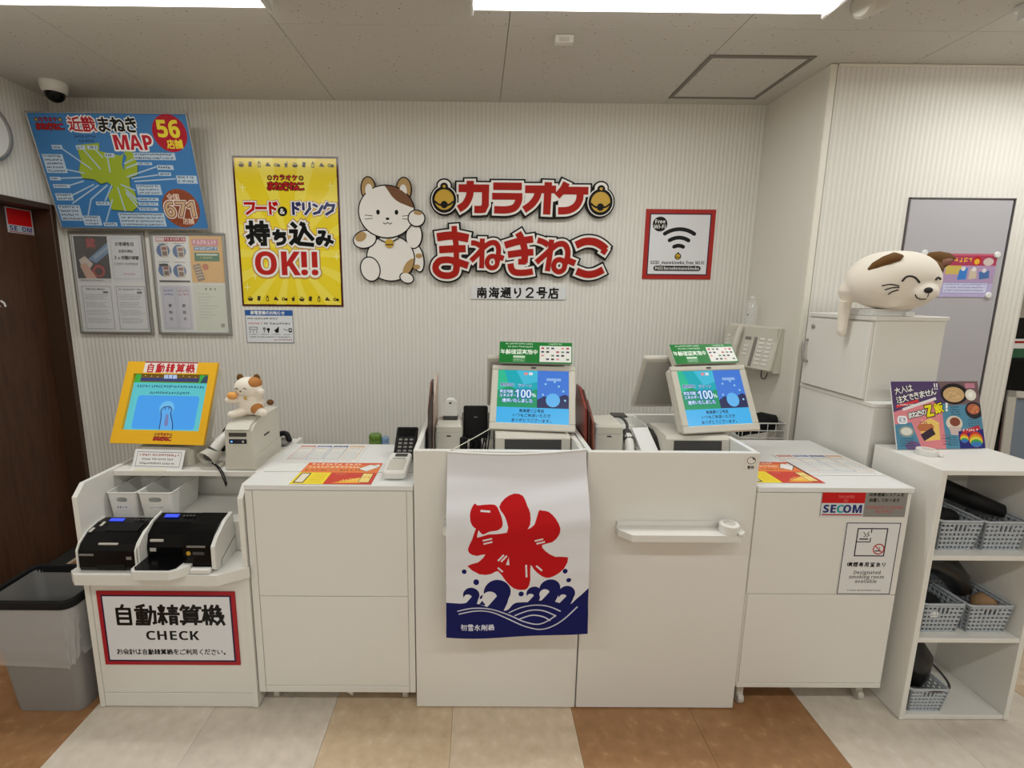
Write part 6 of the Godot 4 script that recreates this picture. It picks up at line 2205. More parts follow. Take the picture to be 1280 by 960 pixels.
func build_right_side() -> void:
	# plinth unit and the lockable box on it
	var t := placed("plinth_unit", "white plinth unit standing under the lockable white box", "cabinet", Vector3(1.72, 0, -2.08))
	piece(t, "body", S(1.582, 0.004, -2.3, 1.86, 1.128, -1.858, 0.0015), M.laminate)
	piece(t, "top", S(1.578, 1.1285, -2.302, 1.864, 1.1455, -1.854, 0.002), M.laminate_edge)
	t = placed("lock_box", "white lockable box with a grey handle under the big cat plush", "cabinet", Vector3(1.72, 1.1455, -2.095))
	piece(t, "body", S(1.582, 1.146, -2.285, 1.86, 1.47, -1.905, 0.0015), M.laminate)
	piece(t, "top", S(1.572, 1.4705, -2.287, 1.868, 1.488, -1.9, 0.002), M.laminate_edge)
	var door := piece(t, "door", S(1.566, 1.153, -2.28, 1.5815, 1.463, -1.91, 0.002), M.laminate)
	var hb := MB.new()
	hb.tube(smooth3([Vector3(1.566, 1.36, -2.262), Vector3(1.548, 1.355, -2.262), Vector3(1.542, 1.31, -2.256), Vector3(1.548, 1.265, -2.25), Vector3(1.566, 1.26, -2.25)]), 0.006, 8)
	part(door, "handle", [[hb, M.alu]], "grey metal handle")
	var lk := MB.new()
	lk.xf = Transform3D(Basis(Vector3(0, 0, 1), PI / 2), Vector3(1.566, 1.425, -2.235))
	lk.lathe([Vector2(0, 0), Vector2(0.01, 0), Vector2(0.01, 0.005), Vector2(0.007, 0.007), Vector2(0, 0.007)], 16)
	part(door, "lock", [[lk, M.steel]], "round steel lock")
	# small white box under the plush
	t = placed("carton", "flat white carton wedged under the big cat plush", "box", Vector3(1.66, 1.488, -1.97))
	piece(t, "body", S(1.575, 1.4885, -2.06, 1.735, 1.5165, -1.925, 0.002), M.white)
	piece(t, "flap", S(1.7, 1.4885, -1.925, 1.735, 1.506, -1.912, 0.001), M.paper)

	# big plush: a cat lying on its belly
	t = placed("cat_plush", "big cream cat plush with brown ears lying on the white box", "plush toy", Vector3(1.66, 1.5, -1.95))
	var f := func(p: Vector3) -> float:
		var d := sd_ball(p, Vector3(1.642, 1.63, -1.955), Vector3(0.15, 0.114, 0.118))
		d = smin(d, sd_ball(p, Vector3(1.712, 1.622, -1.93), Vector3(0.085, 0.1, 0.095)), 0.05)
		d = smin(d, sd_ball(p, Vector3(1.698, 1.582, -1.842), Vector3(0.046, 0.034, 0.034)), 0.012)
		d = smin(d, sd_bone(p, Vector3(1.62, 1.545, -1.9), Vector3(1.63, 1.537, -1.89), 0.022, 0.014), 0.02)
		d = smin(d, sd_bone(p, Vector3(1.52, 1.59, -2.0), Vector3(1.53, 1.545, -2.01), 0.03, 0.02), 0.02)
		return d
	piece(t, "body", nets(MB.new(), f, Vector3(1.46, 1.49, -2.1), Vector3(1.83, 1.77, -1.78), 0.0095), M.plush)
	var tail := MB.new()
	pouch(tail, [Vector3(1.525, 1.55, -2.005), Vector3(1.53, 1.51, -2.015), Vector3(1.534, 1.47, -2.02), Vector3(1.536, 1.43, -2.02), Vector3(1.538, 1.41, -2.02), Vector3(1.539, 1.398, -2.02)], [0.026, 0.024, 0.022, 0.021, 0.018, 0.006], 0.75)
	piece(t, "tail", tail, M.plush)
	var ear := MB.new()
	pouch(ear, [Vector3(1.518, 1.668, -1.903), Vector3(1.537, 1.682, -1.896), Vector3(1.57, 1.698, -1.887), Vector3(1.604, 1.712, -1.884), Vector3(1.63, 1.718, -1.888)], [0.005, 0.017, 0.024, 0.023, 0.008], 0.9)
	piece(t, "ear", ear, M.plush_brown, "brown felt ear lying back")
	ear = MB.new()
	pouch(ear, [Vector3(1.745, 1.69, -1.915), Vector3(1.772, 1.702, -1.91), Vector3(1.802, 1.71, -1.905), Vector3(1.83, 1.715, -1.9), Vector3(1.845, 1.716, -1.898)], [0.024, 0.04, 0.034, 0.02, 0.005], 0.5)
	var lug := piece(t, "ear", ear, M.plush_brown, "brown felt ear pointing right")
	ear = MB.new()
	pouch(ear, [Vector3(1.78, 1.692, -1.896), Vector3(1.795, 1.698, -1.891), Vector3(1.815, 1.704, -1.889), Vector3(1.828, 1.708, -1.889)], [0.006, 0.014, 0.011, 0.004], 0.5)
	piece(lug, "ear_lining", ear, M.plush_pink, "pinkish ear lining")
	piece(t, "patch", MB.new().ball(Vector3(1.758, 1.668, -1.915), Vector3(0.036, 0.042, 0.062), 18, 12), M.plush_brown, "brown patch below the right ear")
	for e in [[[1.6028, 1.6229, -1.8409], [1.6133, 1.6382, -1.839], [1.6285, 1.6423, -1.8364], [1.6446, 1.6358, -1.8328], [1.6602, 1.6181, -1.8297]], [[1.7169, 1.6287, -1.8279], [1.7286, 1.638, -1.8315], [1.7426, 1.6316, -1.8357]]]:
		piece(t, "eye", MB.new().tube(smooth3(e.map(func(q): return Vector3(q[0], q[1], q[2]))), 0.0038, 6), M.thread)
	piece(t, "nose", MB.new().ball(Vector3(1.682, 1.5902, -1.812), Vector3(0.0155, 0.0115, 0.009), 12, 8), M.thread, "black felt nose")
	piece(t, "mouth", MB.new().tube(smooth3([Vector3(1.6539, 1.5746, -1.8324), Vector3(1.6614, 1.5629, -1.8328), Vector3(1.673, 1.5569, -1.8274), Vector3(1.686, 1.5581, -1.819)]), 0.002, 6), M.thread)
	piece(t, "mouth_line", MB.new().tube(PackedVector3Array([Vector3(1.6832, 1.58, -1.8095), Vector3(1.6843, 1.5648, -1.8139)]), 0.0014, 5), M.thread)
	for w in [[[1.5485, 1.6063, -1.8649], [1.5711, 1.6115, -1.8519], [1.5983, 1.606, -1.8442]], [[1.5614, 1.5908, -1.863], [1.5786, 1.5987, -1.8523], [1.5999, 1.6004, -1.8451]], [[1.5775, 1.5738, -1.8641], [1.5856, 1.5848, -1.8549], [1.601, 1.5911, -1.8477]]]:
		piece(t, "whisker", MB.new().tube(smooth3(w.map(func(q): return Vector3(q[0], q[1], q[2]))), 0.0024, 5), M.thread)

	# open shelf with baskets
	t = placed("shelf_unit", "open white three tier shelf holding grey baskets", "shelf", Vector3(1.8, 0, -1.7))
	piece(t, "side_panel", S(1.592, 0.002, -1.84, 1.612, 0.983, -1.555), M.laminate)
	piece(t, "side_panel", S(1.985, 0.002, -1.84, 2.003, 0.983, -1.555), M.laminate)
	piece(t, "top", S(1.6125, 0.965, -1.84, 1.9845, 0.983, -1.555), M.laminate)
	for y in [0.648, 0.323, 0.002]:
		piece(t, "shelf", S(1.6125, y, -1.832, 1.9845, y + 0.018, -1.557), M.laminate)
	piece(t, "back_panel", S(1.6125, 0.002, -1.84, 1.9845, 0.9645, -1.833, 0.0), M.laminate)
	basket("grey lattice basket on the upper tier, left, under a black case", 1.655, 1.803, -1.8, -1.59, 0.666, 0.115)
	basket("grey lattice basket on the upper tier, right side", 1.815, 1.968, -1.8, -1.59, 0.666, 0.112)
	basket("grey lattice basket on the middle tier, left, with a name tag", 1.642, 1.79, -1.81, -1.585, 0.341, 0.118)
	basket("grey lattice basket on the middle tier, right, holding brown cloth", 1.811, 1.968, -1.81, -1.585, 0.341, 0.112)
	var low := basket("grey lattice basket alone on the bottom tier", 1.632, 1.77, -1.79, -1.568, 0.02, 0.1)
	piece(low, "handle", MB.new().tube(smooth3([Vector3(1.64, 0.122, -1.575), Vector3(1.72, 0.117, -1.563), Vector3(1.785, 0.122, -1.58), Vector3(1.792, 0.145, -1.64), Vector3(1.768, 0.165, -1.7)]), 0.0045, 8), M.dark_grey, "dark carrying handle folded outwards")
	var glossy := mat(rgb(16, 16, 18), 0.28)
	solo("long_case", "long black case lying across the upper tier baskets", "case", [[pouch(MB.new(), [Vector3(1.64, 0.905, -1.79), Vector3(1.66, 0.897, -1.785), Vector3(1.76, 0.86, -1.74), Vector3(1.87, 0.812, -1.69), Vector3(1.945, 0.786, -1.66), Vector3(1.955, 0.782, -1.655)], [0.006, 0.03, 0.037, 0.034, 0.026, 0.006], 0.8), M.black]])
	solo("black_pouch", "black pouch with a cord in the upper left basket", "pouch", [[pouch(MB.new(), [Vector3(1.668, 0.73, -1.66), Vector3(1.68, 0.745, -1.66), Vector3(1.72, 0.768, -1.66), Vector3(1.762, 0.762, -1.665), Vector3(1.78, 0.75, -1.67)], [0.006, 0.03, 0.036, 0.028, 0.006]), M.rubber]])
	solo("black_pouch", "large glossy black pouch arching over the middle tier baskets", "pouch", [[pouch(MB.new(), [Vector3(1.668, 0.45, -1.72), Vector3(1.672, 0.5, -1.72), Vector3(1.695, 0.55, -1.715), Vector3(1.75, 0.57, -1.7), Vector3(1.805, 0.545, -1.69), Vector3(1.85, 0.495, -1.685), Vector3(1.87, 0.45, -1.68), Vector3(1.872, 0.43, -1.68)], [0.006, 0.03, 0.046, 0.055, 0.052, 0.044, 0.034, 0.006], 0.9), glossy]])
	solo("brown_cloth", "folded tan cloth in the middle tier right basket", "cloth", [[pouch(MB.new(), [Vector3(1.88, 0.41, -1.64), Vector3(1.895, 0.425, -1.637), Vector3(1.915, 0.435, -1.635), Vector3(1.938, 0.425, -1.632), Vector3(1.948, 0.415, -1.63)], [0.006, 0.03, 0.034, 0.026, 0.006]), mat(rgb(152, 118, 84), 0.8)]])
	solo("black_pouch", "small dark pouch deep in the middle tier left basket", "pouch", [[pouch(MB.new(), [Vector3(1.655, 0.4, -1.66), Vector3(1.67, 0.425, -1.655), Vector3(1.7, 0.438, -1.65), Vector3(1.735, 0.42, -1.65), Vector3(1.75, 0.4, -1.65)], [0.006, 0.032, 0.036, 0.03, 0.006]), M.rubber]])
	solo("name_tag", "small pale name tag clipped to the middle tier left basket", "tag", [[S(1.672, 0.405, -1.592, 1.7, 0.427, -1.586, 0.0005), M.paper]])
	solo("black_pouch", "tall glossy black bag standing in the bottom tier basket", "bag", [[pouch(MB.new(), [Vector3(1.706, 0.03, -1.665), Vector3(1.706, 0.06, -1.662), Vector3(1.708, 0.13, -1.65), Vector3(1.7, 0.2, -1.645), Vector3(1.675, 0.262, -1.655), Vector3(1.662, 0.278, -1.66)], [0.02, 0.045, 0.056, 0.06, 0.042, 0.006], 0.85), glossy]])

	# round white reel on top of the shelf, and the food menu board
	reel("round white reel on the shelf unit beside the food board", Vector3(1.69, 0.983, -1.722), 0.033, 0.02)
	t = placed("menu_board", "colourful food menu board leaning on the plinth unit", "menu", Vector3(1.797, 0.983, -1.82))
	piece_of(t, "board", printed(0.365, 0.262, 0.004, print_mat(food_board(), 0.3), M.paper, Rect2(0, 0, 1, 1), facing(Vector3(0.06, 0.27, 0.96), Vector3(1.797, 1.112, -1.814))))

	# papers and plates on the low counter's front
	t = placed("security_plate", "red and grey security notice plate on the right low counter", "sign", Vector3(1.379, 0.842, -1.602))
	piece_of(t, "plate", printed(0.303, 0.104, 0.002, print_mat(security_plate(), 0.35), M.mid_grey, Rect2(0, 0, 1, 1), Transform3D(Basis(), Vector3(1.379, 0.842, -1.6025))))
	t = placed("smoking_sign", "white smoking room sign with a dark outline on the low counter", "sign", Vector3(1.426, 0.626, -1.602))
	piece_of(t, "sheet", printed(0.199, 0.285, 0.001, print_mat(smoking_sign(), 0.4), M.paper, Rect2(0, 0, 1, 1), Transform3D(Basis(), Vector3(1.426, 0.626, -1.603))))
	# poster held by magnets on the steel door
	t = placed("door_poster", "small purple and pink poster held by magnets on the grey steel door", "poster", Vector3(2.3, 1.66, RIGHT_WALL))
	piece_of(t, "sheet", printed(0.375, 0.205, 0.0008, print_mat(panel_poster(), 0.4), M.paper, Rect2(0, 0, 1, 1), Transform3D(Basis(), Vector3(2.303, 1.668, RIGHT_WALL + 0.006))))
	for q in [[2.135, 1.772], [2.486, 1.766], [2.478, 1.575]]:
		var mg := MB.new()
		mg.xf = Transform3D(Basis(Vector3.RIGHT, PI / 2), Vector3(q[0], q[1], RIGHT_WALL + 0.0065))
		mg.lathe([Vector2(0.0, 0.0), Vector2(0.015, 0), Vector2(0.015, 0.004), Vector2(0.012, 0.007), Vector2(0, 0.008)], 16)
		piece(t, "magnet", mg, M.white)

	# what shows past the end of the right wall
	t = placed("magazine_rack", "dark rack with printed cards at the right picture edge", "rack", Vector3(3.2, 0, -2.95))
	piece(t, "side", S(2.72, 0.004, -3.05, 2.74, 1.32, -2.75), M.black)
	piece(t, "back", S(2.74, 0.004, -3.05, 3.7, 1.32, -3.03), M.black)
	for y in [0.3, 0.75, 1.2]:
		piece(t, "shelf", S(2.7405, y, -3.0295, 3.7, y + 0.02, -2.75), M.black)
	t = placed("price_card", "card with a green base and red lines on the dark rack", "card", Vector3(3.05, 1.32, -2.8))
	piece(t, "upper", S(2.76, 1.33, -2.76, 3.5, 1.45, -2.75, 0.0), M.black)
	piece(t, "middle", S(2.76, 1.275, -2.748, 3.5, 1.33, -2.742, 0.0), M.paper)
	piece(t, "red_line", S(2.78, 1.306, -2.742, 3.3, 1.318, -2.7405, 0.0), M.red)
	piece(t, "green_base", S(2.76, 1.221, -2.748, 3.5, 1.275, -2.742, 0.0), mat(rgb(40, 92, 60), 0.6))
	t = placed("picture_frame", "pale picture frame leaning at the right picture edge", "frame", Vector3(2.9, 0, -2.4))
	var fx := Transform3D(Basis(Vector3.UP, -0.5) * Basis(Vector3.RIGHT, -0.14), Vector3(3.17, 0.58, -2.5))
	var fb := MB.new()
	fb.xf = fx
	for q in [[-0.2, 0.0, 0.04, 0.94], [0.2, 0.0, 0.04, 0.94], [0.0, 0.45, 0.44, 0.04], [0.0, -0.45, 0.44, 0.04]]:
		fb.box(Vector3(q[0], q[1], 0), Vector3(q[2], q[3], 0.03), 0.004)
	piece(t, "frame", fb, M.grey_plastic)
	var fp := MB.new()
	fp.xf = fx
	fp.box(Vector3(0, 0, -0.006), Vector3(0.37, 0.87, 0.008))
	piece(t, "picture", fp, mat(rgb(120, 132, 146), 0.3))
	solo("pink_cloth", "magenta cloth hanging in the dark gap at the right edge", "cloth", [[pouch(MB.new(), [Vector3(2.945, 0.9, -2.71), Vector3(2.947, 0.86, -2.715), Vector3(2.945, 0.76, -2.715), Vector3(2.945, 0.6, -2.7), Vector3(2.945, 0.56, -2.7)], [0.008, 0.035, 0.05, 0.045, 0.01], 0.6), mat(rgb(172, 40, 110), 0.9)]])


func reel(label: String, at: Vector3, r: float, h: float) -> void:
	var t := placed("tape_reel", label, "reel", at)
	var b := MB.new()
	b.xf = Transform3D(Basis(), at + Vector3(0, 0.0006, 0))
	b.lathe([Vector2(0, 0), Vector2(r, 0), Vector2(r, h * 0.92), Vector2(r * 0.94, h), Vector2(r * 0.58, h), Vector2(r * 0.56, h * 0.9), Vector2(0, h * 0.9)], 28)
	piece(t, "case", b, M.white_plastic)
	var d := MB.new()
	d.xf = Transform3D(Basis(), at + Vector3(0, h * 0.9 + 0.001, 0))
	d.lathe([Vector2(0, 0), Vector2(r * 0.52, 0), Vector2(r * 0.5, 0.0012), Vector2(0, 0.0014)], 24)
	piece(t, "disc", d, M.grey_plastic)
	piece(t, "tab", MB.new().slab(at + Vector3(r * 0.5, 0.001, r * 0.7), at + Vector3(r * 0.95, h * 0.4, r * 1.15), 0.002), M.white_plastic)


# ---------------------------------------------------------------- signs and posters
# raised lettering: each letter a list of [points, width, closed]; u and v turn picture units into metres
func raised_sign(called: String, label: String, letters: Array, origin: Vector2, k: Vector2, bells: Array, fill: Array) -> void:
	var at := Vector3(origin.x + 550 * k.x, origin.y - 300 * k.y, BACK)
	var t := placed(called, label, "sign", at)
	var back := MB.new()
	var white := MB.new()
	var z := BACK + 0.006
	var n := 0
	var conv := func(a: Array, curved: bool, closed: bool) -> PackedVector2Array:
		var p := pts(a)
		for i in p.size():
			p[i] = Vector2(origin.x + p[i].x * k.x, origin.y - p[i].y * k.y)
		return smooth(p, 5, closed) if curved else p
	var reds := []
	for l in letters:
		var r := MB.new()
		for s in l:
			var closed: bool = s.size() > 3 and s[3]
			var p: PackedVector2Array = conv.call(s[0], s[2], closed)
			var w: float = s[1] * (k.x + k.y) / 2.0
			var dz := n * 0.00006
			back.stroke(p, w + 0.042, z, z + 0.026 + dz, closed, 0.021)
			white.stroke(p, w + 0.024, z + 0.0262 + dz, z + 0.029 + dz, closed, 0.012)
			r.stroke(p, w, z + 0.0292 + dz, z + 0.032 + dz, closed)
			n += 1
		reds.append(r)
	for q in bells:
		var c := Vector2(origin.x + q[0] * k.x, origin.y - q[1] * k.y)
		back.prism(oval(c, 0.0815, 0.0845), z, z + 0.0262)
		white.prism(oval(c, 0.0735, 0.0765), z + 0.0264, z + 0.0291)
		back.prism(oval(c + Vector2(0, 0.078), 0.044, 0.037), z, z + 0.0261)
		white.prism(oval(c + Vector2(0, 0.076), 0.036, 0.03), z + 0.0264, z + 0.0293)
	for q in fill:
		white.prism(conv.call(q, false, false), z + 0.004, z + 0.0284)
	piece(t, "backing", back, M.sign_black, "black outline board")
	piece(t, "white_face", white, M.sign_white, "white outline")
	for r in reds:
		piece(t, "letter", r, M.red, "red letter")
	for q in bells:
		var c := Vector2(origin.x + q[0] * k.x, origin.y - q[1] * k.y)
		var d := z + 0.0296
		piece(t, "bell_ring", MB.new().prism(oval(c, 0.068, 0.071), d, d + 0.0012).prism(oval(c + Vector2(0, 0.07), 0.022, 0.021), d, d + 0.0011), M.sign_black)
		var g := MB.new()
		g.prism(oval(c, 0.0535, 0.055, 32), d + 0.0014, d + 0.0026)
		g.prism(oval(c + Vector2(0, 0.071), 0.009, 0.008, 12), d + 0.0013, d + 0.0022)
		var bell := piece(t, "bell", g, M.gold, "gold bell")
		var band := MB.new()
		band.stroke(smooth(PackedVector2Array([c + Vector2(-0.054, -0.008), c + Vector2(-0.03, -0.026), c + Vector2(0, -0.03), c + Vector2(0.03, -0.026), c + Vector2(0.054, -0.008)]), 4), 0.01, d + 0.0027, d + 0.0034)
		band.prism(oval(c + Vector2(0, -0.027), 0.02, 0.02, 20), d + 0.0027, d + 0.0037)
		piece(bell, "bell_band", band, M.sign_black)


func build_wall_signs() -> void:
	# upper line of the shop sign; picture units of a close view, 120 * 9.846 units from one half to the other
	var x2 := 1181.5
	raised_sign("shop_sign", "raised red katakana sign line between two gold bells", [
		[[[425, 198, 800, 198], 92, false], [[567, 108, 567, 240, 548, 320, 500, 400, 425, 452], 90, true], [[755, 155, 755, 400, 730, 452, 690, 457, 620, 457], 88, false]],
		[[[850, 170, 1200, 170], 88, false], [[838, 292, 1210, 292], 80, false], [[1165, 260, 1165, 340, 1120, 425, 1020, 457, 865, 457], 88, true]],
		[[[x2 + 60, 203, x2 + 440, 203], 92, false], [[x2 + 343, 115, x2 + 333, 510], 92, false], [[x2 + 225, 230, x2 + 200, 310, x2 + 140, 390, x2 + 52, 455], 88, true]],
		[[[x2 + 565, 120, x2 + 530, 195, x2 + 455, 285], 88, true], [[x2 + 530, 215, x2 + 838, 215], 92, false], [[x2 + 735, 230, x2 + 735, 320, x2 + 690, 405, x2 + 600, 455, x2 + 475, 464], 88, true]],
	], Vector2(-0.305, 2.227), Vector2(0.000455, 0.000438), [[247, 340], [x2 + 995, 352]], [[425, 240, 535, 240, 515, 330, 425, 400], [600, 240, 720, 240, 720, 420, 600, 420], [838, 325, 1130, 325, 1080, 420, 865, 420], [x2 + 60, 245, x2 + 190, 245, x2 + 150, 340, x2 + 60, 400], [x2 + 380, 245, x2 + 460, 245, x2 + 460, 340, x2 + 380, 360], [x2 + 470, 260, x2 + 700, 260, x2 + 680, 380, x2 + 600, 425, x2 + 475, 425]])
	raised_sign("shop_sign", "raised red hiragana sign line below the katakana line", [
		[[[160, 214, 350, 192, 548, 224], 100, true], [[187, 366, 350, 356, 513, 350], 88, true], [[370, 75, 380, 200, 396, 330, 400, 560], 68, true], [[400, 585, 385, 650, 330, 682, 265, 688, 195, 670, 146, 620, 146, 560, 190, 505, 265, 490, 350, 498, 398, 530], 82, true, true], [[410, 515, 545, 560], 85, false]],
		[[[718, 225, 712, 590], 62, false], [[580, 278, 640, 285, 700, 318], 62, true], [[580, 500, 660, 420, 740, 330, 820, 278, 885, 280, 918, 340, 916, 430, 908, 510], 62, true], [[905, 515, 890, 565, 842, 588, 795, 565, 778, 515, 800, 460, 845, 440, 888, 455], 58, true, true], [[890, 440, 985, 468], 66, false]],
		[[[995, 305, 1150, 258, 1341, 226], 85, true], [[1035, 420, 1200, 396, 1350, 386], 82, true], [[1155, 150, 1210, 250, 1243, 380, 1240, 520], 84, true], [[1165, 505, 1262, 505], 70, false]],
		[[[1068, 530, 1085, 600, 1135, 640, 1250, 642, 1348, 625], 78, true]],
		[[[x2 + 388, 230, x2 + 375, 400, x2 + 348, 620], 66, true], [[x2 + 215, 238, x2 + 290, 262, x2 + 350, 300], 70, true], [[x2 + 208, 512, x2 + 310, 420, x2 + 400, 335, x2 + 470, 286, x2 + 545, 285, x2 + 588, 350, x2 + 592, 440, x2 + 565, 530], 68, true], [[x2 + 562, 545, x2 + 545, 600, x2 + 492, 628, x2 + 440, 602, x2 + 424, 550, x2 + 445, 495, x2 + 495, 475, x2 + 548, 500], 62, true, true], [[x2 + 560, 468, x2 + 690, 520], 76, false]],
		[[[x2 + 690, 296, x2 + 800, 250, x2 + 920, 255, x2 + 1010, 300, x2 + 1062, 345], 92, true], [[x2 + 1062, 330, x2 + 1022, 398], 68, false]],
		[[[x2 + 710, 616, x2 + 830, 656, x2 + 940, 645, x2 + 1040, 596], 88, true]],
	], Vector2(-0.308, 1.970), Vector2(0.000462, 0.00045), [], [[165, 250, 500, 250, 500, 330, 175, 330], [190, 390, 380, 390, 380, 460, 210, 460], [1005, 330, 1220, 290, 1230, 380, 1030, 400], [1120, 430, 1240, 420, 1250, 620, 1100, 600]])
	var t := placed("name_plate", "narrow white branch name plate below the red sign", "sign", Vector3(0.237, 1.567, BACK))
	piece_of(t, "plate", printed(0.554, 0.075, 0.006, print_mat(name_plate(), 0.4), M.white, Rect2(0, 0, 1, 1), Transform3D(Basis(), Vector3(0.237, 1.567, BACK + 0.006))))
	cat_sign()

	t = placed("poster", "yellow food and drink poster reading OK on the back wall", "poster", Vector3(-1.085, 1.893, BACK))
	piece_of(t, "sheet", printed(0.592, 0.831, 0.002, print_mat(poster_yellow(), 0.14), M.paper, Rect2(0, 0, 1, 1), Transform3D(Basis(), Vector3(-1.083, 1.892, BACK + 0.0045))))
	t = placed("notice", "small blue headed power saving notice below the yellow poster", "notice", Vector3(-1.228, 1.358, BACK))
	piece_of(t, "sheet", printed(0.28, 0.193, 0.001, print_mat(notice_power(), 0.35), M.paper, Rect2(0, 0, 1, 1), Transform3D(Basis(), Vector3(-1.228, 1.357, BACK + 0.0042))))
	t = placed("poster", "red framed square wireless network poster on the back wall", "poster", Vector3(1.155, 1.848, BACK))
	piece_of(t, "sheet", printed(0.399, 0.391, 0.003, print_mat(poster_wireless(), 0.35), M.red, Rect2(0, 0, 1, 1), Transform3D(Basis(), Vector3(1.155, 1.848, BACK + 0.0046))))
	# map board tilting forward over the two frames
	t = placed("map_board", "blue map board with a green region tilting from the wall", "poster", Vector3(-1.92, 1.9, -2.78))
	var xf := facing(Vector3(0.0, -0.231, 0.973), Vector3(-1.922, 2.184, -2.733))
	piece_of(t, "board", printed(0.822, 0.574, 0.006, print_mat(poster_map(), 0.3), M.white, Rect2(0, 0, 1, 1), xf))
	frame_bars(t, xf, 0.832, 0.583, 0.008, 0.016)
	# two notice frames below it
	framed_notices("aluminium notice frame with the lost property notice, left one", Vector3(-2.122, 1.598, BACK), sheets_left(), [[0.02, 0.02, 0.5, 0.49], [0.52, 0.015, 0.985, 0.48], [0.03, 0.515, 0.49, 0.985], [0.525, 0.515, 0.985, 0.985]])
	framed_notices("aluminium notice frame with the orange bill advert, right one", Vector3(-1.662, 1.598, BACK), sheets_right(), [[0.015, 0.015, 0.49, 0.49], [0.505, 0.01, 0.99, 0.49], [0.03, 0.51, 0.49, 0.985], [0.505, 0.5, 0.985, 0.99]])
	# sticker on the brown door
	t = placed("door_sticker", "red security sticker at the top of the brown door", "sticker", Vector3(-2.46, 1.922, -2.68))
	piece_of(t, "sheet", printed(0.15, 0.13, 0.0006, print_mat(door_sticker(), 0.4), M.paper, Rect2(0, 0, 1, 1), Transform3D(Basis(Vector3.UP, PI / 2), Vector3(-2.459, 1.922, -2.68))))
	t = placed("door_lettering", "small white lettering on the brown door", "lettering", Vector3(-2.458, 1.49, -2.52))
	var lb := MB.new()
	lb.xf = Transform3D(Basis(Vector3.UP, PI / 2), Vector3(-2.4598, 1.49, -2.515))
	lb.stroke(pts([-0.045, -0.018, -0.03, 0.014, -0.014, -0.018]), 0.009, 0, 0.0012)
	lb.stroke(pts([-0.006, 0.014, 0.01, 0.002, 0.016, -0.018]), 0.01, 0, 0.0012)
	piece(t, "letters", lb, M.paper)
	# wall clock at the left edge
	t = placed("wall_clock", "round wall clock with a chrome rim at the left edge", "clock", Vector3(LEFT, 2.312, -2.434))
	var turn := Transform3D(Basis(Vector3(0, 0, 1), -PI / 2), Vector3(LEFT, 2.312, -2.434))
	var c := MB.new()
	c.xf = turn
	c.lathe([Vector2(0, 0.001), Vector2(0.145, 0.001), Vector2(0.145, 0.03), Vector2(0.139, 0.036), Vector2(0.13, 0.034), Vector2(0.128, 0.024)], 40)
	piece(t, "rim", c, M.steel)
	c = MB.new()
	c.xf = turn
	c.lathe([Vector2(0, 0.022), Vector2(0.129, 0.022), Vector2(0.129, 0.024), Vector2(0, 0.024)], 40)
	piece(t, "face", c, M.white)
	for q in [[0.07, 0.9], [0.1, 2.4]]:
		c = MB.new()
		c.xf = turn * Transform3D(Basis(Vector3.UP, q[1]), Vector3.ZERO)
		c.box(Vector3(q[0] / 2, 0.027, 0), Vector3(q[0], 0.002, 0.006))
		piece(t, "hand", c, M.black)


func frame_bars(t: Node3D, xf: Transform3D, w: float, h: float, bar: float, d: float) -> void:
	for q in [[0.0, h / 2 - bar / 2, w, bar], [0.0, -h / 2 + bar / 2, w, bar], [-w / 2 + bar / 2, 0.0, bar, h - 2 * bar], [w / 2 - bar / 2, 0.0, bar, h - 2 * bar]]:
		var b := MB.new()
		b.xf = xf
		b.box(Vector3(q[0], q[1], 0.001), Vector3(q[2], q[3], d), 0.002)
		piece(t, "frame_bar", b, M.alu)


func framed_notices(label: String, at: Vector3, pen: Pen, rects: Array) -> void:
	var t := placed("notice_board", label, "notice board", at, "aluminium notice frames")
	var w := 0.425
	var h := 0.582
	var xf := Transform3D(Basis(), at + Vector3(0, 0, 0.012))
	frame_bars(t, xf, w, h, 0.013, 0.02)
	var b := MB.new()
	b.xf = xf
	b.box(Vector3(0, 0, -0.004), Vector3(w - 0.02, h - 0.02, 0.006))
	piece(t, "backing", b, M.paper)
	var m := print_mat(pen, 0.45)
	for i in 4:
		var r: Array = rects[i]
		var iw := w - 0.026
		var ih := h - 0.026
		var c := Vector3(((r[0] + r[2]) / 2 - 0.5) * iw, (0.5 - (r[1] + r[3]) / 2) * ih, 0.0)
		piece_of(t, "sheet", printed((r[2] - r[0]) * iw, (r[3] - r[1]) * ih, 0.0006, m, M.paper, Rect2(0.5 * (i % 2), 0.5 * (i / 2), 0.5, 0.5), xf * Transform3D(Basis(), c)))
	var g := MB.new()
	g.xf = xf
	g.box(Vector3(0, 0, 0.005), Vector3(w - 0.022, h - 0.022, 0.001))
	var pane := mat(Color(0.96, 0.97, 0.97, 0.06), 0.1)
	pane.transparency = BaseMaterial3D.TRANSPARENCY_ALPHA
	piece(t, "cover", g, pane, "clear cover sheet")


